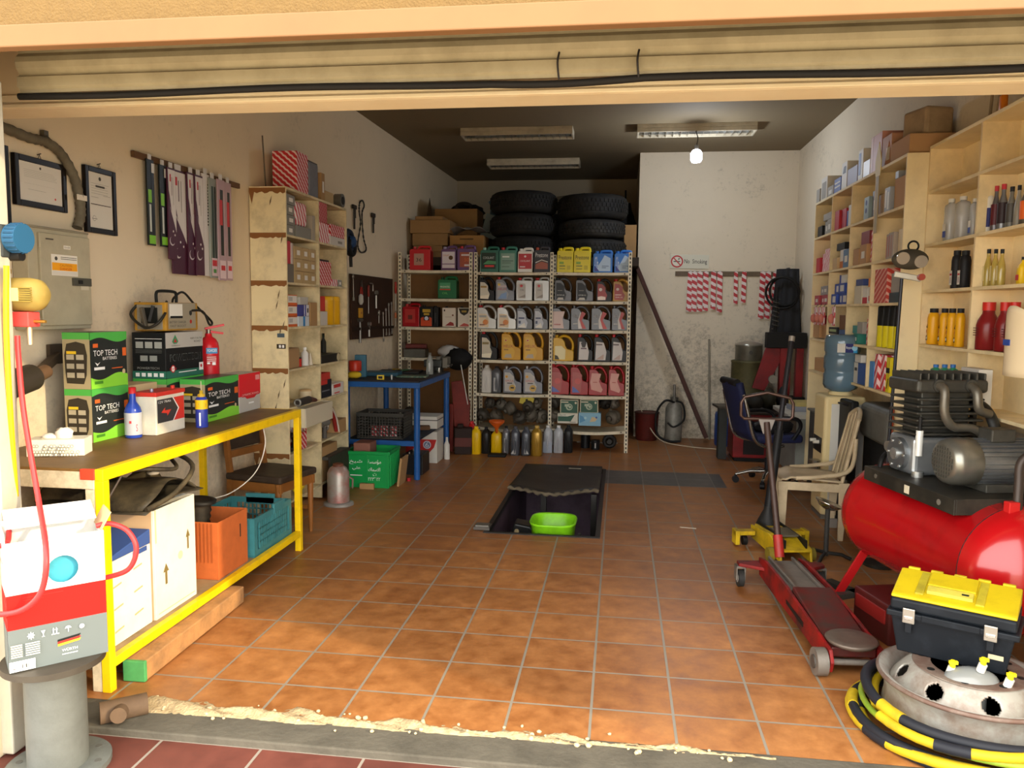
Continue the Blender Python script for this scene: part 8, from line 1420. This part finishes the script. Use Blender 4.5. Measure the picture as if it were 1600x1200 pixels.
part('gauge', MB().cyl((.03, -.47, TZ+TR+.16), (.03, -.485, TZ+TR+.16), .028, M('#4a463c', .4, .5), n=20).cyl((.03, -.4855, TZ+TR+.16), (.03, -.487, TZ+TR+.16), .023, M('#d8cfae', .4), n=20), t)
part('pressure_pipe', MB().tube(cr([V((-.14, .42, TZ+.24)), V((-.18, .36, TZ+.27)), V((-.16, .37, TZ+.34)), V((-.08, .42, TZ+.38)), V((0, .44, TZ+.42))], 6), .013, blks, 8), t); part('pressure_switch', MB().bx(-.06, .04, .40, .48, PZ+.0, PZ+.14, blkm).cyl((-.10, .44, PZ+.10), (-.06, .44, PZ+.10), .028, M('#9a958a', .3, .6), n=16), t, .006)
solo('hose_coil', MB().torus((0, 0, .35), .24, .02, blks, 32, 8, MX.Rotation(PI/2-.2, 3, 'Y')).torus((.02, .03, .37), .22, .02, blks, 32, 8, MX.Rotation(PI/2-.3, 3, 'Y')), 'black hose coil hanging by the wall behind the compressor flywheel', 'hose', (2.02, 4.5, .42))
# lamp pole with twin round lamps
b0, a0 = V((1.70, 5.26, 0)), V((1.72, 5.20, 1.86)); t = thing('work_lamp', 'twin round work lamp on a thin dark pole before the right shelving', 'work lamp', b0)
lm = M('#4a4438', .5, dirt=.4); top_ = a0-b0; part('pole', MB().cyl((0, 0, .02), top_, .010, M('#2f3138', .4, .4), n=10), t); part('foot', MB().cyl((0, 0, 0), (0, 0, .02), .10, blkm, n=24), t)
part('lamp_body', MB().sphere(top_+V((.035, -.02, .10)), .075, lm, (1.45, .55, .85), 20, 12), t)
for s, dx_ in ((0, -.02), (1, .085)): part('lens', MB().cyl(top_+V((dx_, -.055, .105-.02*s)), top_+V((dx_, -.066, .103-.02*s)), .038, M('#b5aa98', .2, .3), n=22), t)
part('bracket', MB().beam(top_+V((-.05, -.01, .01)), top_+V((.10, -.03, -.02)), .03, .035, M('#b5ae9c', .4, .5)), t, .004); part('knob', MB().cyl(top_+V((.09, -.05, -.01)), top_+V((.09, -.08, -.01)), .02, M('#a84a3a', .4), n=14), t); part('top_hook', MB().torus(top_+V((.05, -.02, .18)), .03, .006, blks, 18, 6, MX.Rotation(PI/2, 3, 'X')), t)
# ------------------------------------------------------------------ red trolley jack
rj = M('#8e1512', .55, dirt=.9, dcol='#241a17', scale=7, thr=.47); gj = M('#7a7268', .55, .3, dirt=.5, dcol='#3a352e', scale=8)
a0, b0 = V((1.075, 3.60, 0)), V((.975, 4.74, 0)); d_ = b0-a0; t = thing('trolley_jack', 'long red garage trolley jack with steel front wheels near the entrance', 'trolley jack', a0, math.atan2(-d_.x, d_.y)); L = d_.length
for s in (-1, 1): part('side_plate', MB().prism([(-.05, .03), (.25, .05), (.9, .06), (L, .07), (L+.02, .17), (L-.1, .19), (.62, .185), (.55, .175), (.2, .15), (-.04, .13), (-.07, .08)], s*.115-.008, s*.115+.008, rj, 'yz'), t, .003)
for s in (-1, 1): part('slot', MB().prism([(.32, .085), (.60, .10), (.60, .12), (.32, .11)], s*.124-.001, s*.124+.001, blks, 'yz'), t)
part('top_channel', MB().bx(-.105, .105, .60, L-.02, .15, .165, gj).bx(-.075, -.06, .60, L, .165, .185, gj).bx(.06, .075, .60, L, .165, .185, gj), t, .004); part('lift_arm', MB().prism([(.0, .125), (.10, .13), (.58, .20), (.60, .17), (.1, .08), (.0, .08)], -.10, .10, M('#5e1a18', .5, .1, dirt=.9, dcol='#3a322c', scale=8, thr=.46), 'yz'), t, .006)
part('saddle', MB().lathe([(.085, .13), (.105, .14), (.115, .155), (.105, .16), (.06, .158), (.0, .157)], M('#6e6156', .5, .4, dirt=.5), (0, .03, 0), 32), t)
for s in (-1, 1):
    part('front_wheel', MB().cyl((s*.128, -.01, .062), (s*.178, -.01, .062), .062, gj, n=32).cyl((s*.178, -.01, .062), (s*.184, -.01, .062), .03, M('#55504a', .5, .4), n=18), t, .004)
    part('rear_arm', MB().prism([(s*.10, L-.12), (s*.25, L-.03), (s*.25, L+.03), (s*.10, L+.04)], .125, .145, rj, 'xy'), t, .004)
    part('castor', MB().cyl((s*.235-.016, L-.01, .05), (s*.235+.016, L-.01, .05), .05, M('#2b2a28', .6), n=26).cyl((s*.235-.018, L-.01, .05), (s*.235+.018, L-.01, .05), .026, M('#b5b0a6', .4, .3), n=18), t); part('castor_fork', MB().bx(s*.235-.028, s*.235-.020, L-.03, L+.03, .04, .126, gj).bx(s*.235+.020, s*.235+.028, L-.03, L+.03, .04, .126, gj).bx(s*.235-.028, s*.235+.028, L-.03, L+.03, .112, .126, gj), t, .002)
part('front_axle', MB().cyl((-.12, -.01, .062), (.12, -.01, .062), .014, gj, n=12), t)
RI = MX.Rotation(-t.rotation_euler.z, 3, 'Z'); TLj = lambda p: RI @ (V(p)-a0)
h0, h1 = V((.962, 4.70, .19)), V((.907, 4.98, .95))
part('handle_socket', MB().cyl(TLj(h0), TLj(h0+(h1-h0)*.16), .028, M('#a0241e', .45, dirt=.5), n=16), t); part('handle', MB().cyl(TLj(h0+(h1-h0)*.14), TLj(h1), .019, M('#3f2c25', .5, .3, dirt=.4), n=14), t)
gx = [(-.155, .02), (-.155, .10), (-.135, .135), (0, .165), (.135, .135), (.155, .10), (.155, .02), (.135, .0), (-.135, .0)]
part('grip_loop', MB().tube([TLj(h1+V((x, .01, z+.02))) for x, z in gx], .010, M('#4e3a32', .35, .6), 8, True), t); part('gusset', MB().prism([(-.05, .02), (.05, .02), (.02, -.07), (-.02, -.07)], -.006, .006, M('#77706a', .5, .4)), t, .002); o_ = [o for o in bpy.data.objects if o.name.startswith('gusset')][-1]; o_.location = TLj(h1); o_.rotation_euler = (0, 0, -t.rotation_euler.z)
# ------------------------------------------------------------------ yellow trolley jack behind it
yj = M('#d0ae1c', .45, dirt=.6, dcol='#5a4c1c', scale=8, thr=.5)
a0 = V((1.14, 5.28, 0)); t = thing('trolley_jack', 'low yellow trolley jack with tall black handle behind the red jack', 'trolley jack', a0, .18)
for s in (-1, 1):
    part('side_plate', MB().prism([(-.12, .02), (.42, .03), (.44, .12), (.1, .15), (-.10, .10)], s*.10-.008, s*.10+.008, yj, 'yz'), t, .003)
    part('wheel', MB().cyl((s*.115, -.02, .045), (s*.155, -.02, .045), .045, M('#8a7a2a', .5, dirt=.4), n=24), t, .003); part('rear_bracket', MB().box((s*.19, .34, .09), (.14, .07, .03), yj).box((s*.245, .34, .06), (.03, .09, .10), yj), t, .004); part('castor', MB().cyl((s*.185-.015, .34, .033), (s*.185+.015, .34, .033), .033, blks, n=18), t)
part('top_plate', MB().prism([(-.12, .10), (.10, .152), (.40, .135), (.40, .12), (.1, .135), (-.12, .085)], -.092, .092, yj, 'yz'), t, .003); part('hydraulic_unit', MB().bx(-.06, .06, .0, .20, .152, .165, M('#6a6250', .5, .3, dirt=.5)), t, .004); part('dark_rib', MB().bx(-.075, -.065, -.1, .38, .10, .158, blks).bx(.065, .075, -.1, .38, .10, .158, blks), t)
part('handle_base', MB().lathe([(.085, .12), (.07, .16), (.03, .24), (.028, .26)], C('#262524', .5), (0, .40, 0), 20), t)
RI = MX.Rotation(-.18, 3, 'Z'); q0 = V((0, .40, .24)); q1 = RI @ (V((1.237, 5.95, 1.455))-a0); part('handle', MB().cyl(q0, q0+(q1-q0)*.45, .030, C('#1d1d1e', .5), n=16).cyl(q0+(q1-q0)*.45, q0+(q1-q0)*.97, .019, C('#29272a', .35), n=14).cyl(q0+(q1-q0)*.97, q1, .022, M('#a09a90', .4, .4), n=14), t); 
# chrome topped stand and dark case under the tank
t = thing('metal_stand', 'dark metal stand with tilted chrome dish before the red tank', 'stand', (1.38, 5.32, 0)); part('dish', MB().lathe([(.02, -.03), (.05, -.02), (.085, .01), (.09, .02), (.08, .018), (.04, -.005), (0, -.01)], M('#c4c2bc', .15, .95), (0, 0, .37), 28, MX.Rotation(.35, 3, 'Y')), t); part('post', MB().cyl((0, 0, .03), (0, 0, .36), .016, C('#3a3835', .4), n=12), t)
for a in (0, 2.1, 4.2): part('foot', MB().tube([(0, 0, .05), (.10*math.cos(a), .10*math.sin(a), .04), (.16*math.cos(a), .16*math.sin(a), .012)], .012, C('#2b2a28', .5), 8), t)
part('bracket', MB().bx(.0, .06, -.01, .01, .22, .28, M('#77726a', .4, .5)), t)
t = thing('metal_case', 'dark red metal case lying on the floor under the red tank', 'case', (1.40, 4.12, 0), .25); part('case', MB().bx(-.11, .16, -.16, .16, 0, .20, M('#4a1512', .5, dirt=.5)), t, .01); part('lid_ridge', MB().bx(-.118, -.108, -.13, .13, .10, .17, M('#7a1c18', .45)), t, .003)
solo('scrap_part', MB().box((0, 0, .03), (.30, .06, .03), M('#4f4d48', .5, .4)).box((.05, .06, .03), (.06, .3, .03), M('#3a3935', .5, .4)), 'dark flat metal pieces on the floor between the jack and the tank', 'scrap', (1.33, 4.62, -.012), .5)
# ------------------------------------------------------------------ truck wheel rim with toolbox and coiled hoses
rimc = V((1.375, 3.16, 0)); rm_ = M('#a8a49a', .5, .35, dirt=.75, dcol='#6e4a30', scale=9, thr=.5); rrust = M('#6e564a', .6, .3, dirt=.6, dcol='#a39a8c', scale=10)
t = thing('truck_wheel', 'rusty grey steel truck wheel rim lying flat under the toolbox', 'wheel rim', rimc, .3); z0 = .065
part('barrel', MB().lathe([(.285, z0), (.305, z0+.005), (.302, z0+.03), (.296, z0+.06), (.298, z0+.10), (.312, z0+.13), (.325, z0+.146), (.318, z0+.160), (.298, z0+.150), (.286, z0+.125), (.276, z0+.105), (.272, z0+.03), (.285, z0)], rm_, n=64), t)
part('flange_edge', MB().torus((0, 0, z0+.148), .320, .010, rrust, 64, 8), t)
# dish with real hand holes
na, nr = 240, 16; R0_, R1_ = .20, .274; Zt, Zb_ = z0+.195, z0+.108; nh = 8; rh_ = .033; sl = math.hypot(R1_-R0_, Zt-Zb_); vs = []; fs = []
for i in range(na):
    for k in range(nr+1):
        u = k/nr; r_ = R0_+(R1_-R0_)*u; a = 2*PI*i/na; vs.append((r_*math.cos(a), r_*math.sin(a), Zt+(Zb_-Zt)*(u**1.15)))
for i in range(na):
    for k in range(nr):
        a = 2*PI*(i+.5)/na; da = (a % (2*PI/nh))-PI/nh; s_ = ((k+.5)/nr-.5)*sl
        if (da*.238)**2+s_*s_ < rh_**2: continue
        fs.append((i*(nr+1)+k, ((i+1) % na)*(nr+1)+k, ((i+1) % na)*(nr+1)+k+1, i*(nr+1)+k+1))
part('disc_slope', MB().add(vs, fs, rm_, True), t, solid=.008)
mb = MB(); n = 64
mb.lathe([(.202, z0+.191), (.200, z0+.200), (.135, z0+.200), (.135, z0+.191), (.202, z0+.191)], rrust, n=n); part('hub_plate', mb, t, .002)
for k in range(8): a = 2*PI*k/8; part('stud_hole', MB().cyl((.168*math.cos(a), .168*math.sin(a), z0+.1995), (.168*math.cos(a), .168*math.sin(a), z0+.2012), .014, blks, n=14), t)
# bottle with yellow taps inside the rim hub
t = thing('squeeze_bottle', 'clear grey container with three yellow caps inside the rim beside the toolbox', 'container', rimc+V((-.035, -.10, z0))); part('body', MB().sphere((0, 0, .19), .085, M('#9a9c98', .15, trans=.3), (1.15, .75, .55), 20, 12).cyl((.01, 0, .0), (.01, 0, .19), .045, M('#9a9c98', .2), n=16), t)
for dx, dy, dz_ in ((-.07, .02, .20), (.02, -.02, .235), (.10, -.055, .20)): 
    pp = part('spout', MB().cyl((dx, dy, dz_), (dx+.006, dy-.006, dz_+.03), .015, M('#d8d6ce', .4), n=14), t); part('yellow_cap', MB().cyl((dx+.006, dy-.006, dz_+.03), (dx+.008, dy-.008, dz_+.055), .010, C('#e6d21e', .4), n=10).box((dx+.008, dy-.008, dz_+.048), (.03, .012, .012), C('#e6d21e', .4)), pp)
# toolbox
t = thing('toolbox', 'black plastic toolbox with yellow lid and metal latches on the wheel rim', 'toolbox', rimc+V((-.025, .10, z0+.201)), -.50); w_, d_, h_ = .425, .225, .185
kb = M('#14181d', .5, dirt=.3, dcol='#3a4048', scale=9, thr=.6); kyl = M('#c2a90e', .55, dirt=.4, dcol='#6e6212', scale=8, thr=.56)
part('body', MB().add([(-w_/2+.025, -d_/2+.02, 0), (w_/2-.025, -d_/2+.02, 0), (w_/2-.025, d_/2-.02, 0), (-w_/2+.025, d_/2-.02, 0), (-w_/2, -d_/2, .15), (w_/2, -d_/2, .15), (w_/2, d_/2, .15), (-w_/2, d_/2, .15)], [(3, 2, 1, 0), (0, 1, 5, 4), (1, 2, 6, 5), (2, 3, 7, 6), (3, 0, 4, 7), (4, 5, 6, 7)], kb), t, .006)
part('rim', MB().bx(-w_/2-.015, w_/2+.015, -d_/2-.015, d_/2+.015, .15, .175, kb), t, .005)
part('lid_base', MB().bx(-w_/2-.005, w_/2+.005, -d_/2-.004, d_/2+.005, .175, .225, kb), t, .012, 3)
RL = MX.Rotation(.21, 4, 'X')
lid = part('lid', MB().prism([(-d_/2-.004, .226), (d_/2+.004, .226), (d_/2+.0, .285), (d_/2-.02, .290), (-d_/2+.01, .242), (-d_/2-.003, .236)], -w_/2-.003, w_/2+.003, kyl, 'yz'), t, .006)
def lidbox(*bs):
    mb = MB(); mb.T = MX.Translation((0, 0, .266)) @ RL
    for q_ in bs: mb.bx(*q_)
    return mb
part('raised_panel', lidbox((-.10, .07, -.02, .09, .0, .014, kyl)), lid, .004); pr_ = M('#b5a42a', .5, dirt=.5)
part('recess', lidbox((-.135, -.105, -.09, .09, -.004, .005, pr_), (.075, .105, -.09, .09, -.004, .005, pr_)), lid, .002); part('carry_handle', lidbox((-.095, .065, -.075, -.03, .0, .014, M('#c9ba4a', .5, dirt=.4)), (.025, .05, -.06, -.05, .014, .017, blks)), lid, .003)
mb = MB()
for k in range(5): mb.bx(-w_/2+.02+.085*k, -w_/2+.065+.085*k, d_/2-.012, d_/2+.006, .272, .296, kyl)
part('hinge_knuckle', mb, lid, .003)
for x in (-.145, .135):
    l_ = part('latch', MB().bx(x-.022, x+.022, -d_/2-.024, -d_/2-.015, .135, .195, M('#b5b2a8', .3, .8)).bx(x-.016, x+.016, -d_/2-.028, -d_/2-.02, .15, .165, M('#d8d6d0', .25, .8)), t, .003); part('latch_tongue', MB().bx(x-.012, x+.012, -d_/2-.018, -d_/2-.006, .095, .135, kb), l_, .002)
part('front_step', MB().bx(-.10, .10, -d_/2-.022, -d_/2-.015, .152, .178, kb), t, .003); part('sticker', MB().box((.155, -d_/2+.001, .07), (.05, .003, .018), M('#b5aa8c', .6), MX.Rotation(-.0, 3, 'X')), t)
# coiled hoses around the rim
yh = M('#c2a41a', .6, dirt=.5, dcol='#6e5a1c', scale=14, thr=.55); gh = M('#7d9a2e', .5, dirt=.4, dcol='#c9b422', scale=9); kh = M('#24252a', .5)
def coil(lab, R0, zc, r, m, turns, seed, a0=0):
    rr = random.Random(seed); n = int(44*turns); pts = []
    ph = rr.random()*6
    for i in range(n+1):
        a = a0+2*PI*i/44; R_ = R0+.022*math.sin(a*1.0+ph)+.012*math.sin(a*2.3+ph*2)+.010*i/44
        pts.append(V((R_*math.cos(a), R_*math.sin(a), max(r+.001, zc+.016*math.sin(a*1.5+ph)+.008*math.sin(3*a)))))
    t = thing('coiled_hose', lab, 'hose', rimc); part('hose', MB().tube(pts, r, m, 10), t)
    for k in range(3):
        i = int(n*(.2+.28*k)); part('tape_wrap', MB().tube([pts[i], pts[i+1], pts[i+2]], r*1.15, kh if m is not kh else yh, 10), t)
coil('yellow coiled hose on the floor, outermost loop around the wheel rim', .415, .03, .021, yh, 1.0, 1, 2.2); coil('black coiled hose lying just inside the outer yellow loop', .37, .03, .019, kh, 1.7, 2, 1.0); coil('yellow taped hose loop resting above the black coil around the rim', .355, .085, .020, yh, 1.1, 3, 2.6); coil('thin green and yellow cable looped around the wheel rim', .395, .078, .012, gh, 1.0, 4, 2.4); coil('black thick hose wound tightly against the wheel rim', .345, .135, .020, kh, 1.15, 5, 2.0); coil('yellow hose loop on top of the coils at the front of the rim', .385, .125, .018, yh, .55, 6, 3.5)
# ================================================================== daylight, lamps and camera
w = bpy.data.worlds.new('World'); SC.world = w; w.use_nodes = True
bg = w.node_tree.nodes['Background']; bg.inputs['Color'].default_value = (.97, .96, .93, 1); bg.inputs['Strength'].default_value = SKY
sd = bpy.data.lights.new('sun', 'SUN'); sd.energy = SUN; sd.angle = math.radians(.8); sd.color = (1, .80, .48)
so = bpy.data.objects.new('sun', sd); COL.objects.link(so)
el = math.radians(20); hd = V((-.918, .396, 0)).normalized(); dv = V((hd.x*math.cos(el), hd.y*math.cos(el), -math.sin(el)))
so.rotation_euler = dv.to_track_quat('-Z', 'Y').to_euler(); so.location = (5, -2, 4)
cd = bpy.data.cameras.new('camera'); co = bpy.data.objects.new('camera', cd); COL.objects.link(co)
cd.sensor_width = 36; cd.lens = FP/1600*36; cd.clip_start = .05
r, f, u = RC.col[0], RC.col[1], RC.col[2]
m4 = MX((r, u, -f)).transposed().to_4x4(); m4.translation = CAM; co.matrix_world = m4
SC.camera = co
vs = SC.view_settings; vs.view_transform = 'Standard'; vs.look = 'None'; vs.gamma = 1; vs.exposure = EXPO; vs.use_curve_mapping = False
SC.cycles.max_bounces = 10; SC.cycles.diffuse_bounces = 6; SC.cycles.use_denoising = True
SC.cycles.sample_clamp_indirect = 8

bl_ = bpy.data.lights.new('bulb_light', 'POINT'); bl_.energy = BULBW; bl_.color = (.80, .88, 1); bl_.shadow_soft_size = .06
bo = bpy.data.objects.new('bulb_light', bl_); COL.objects.link(bo); bo.location = BULB_AT
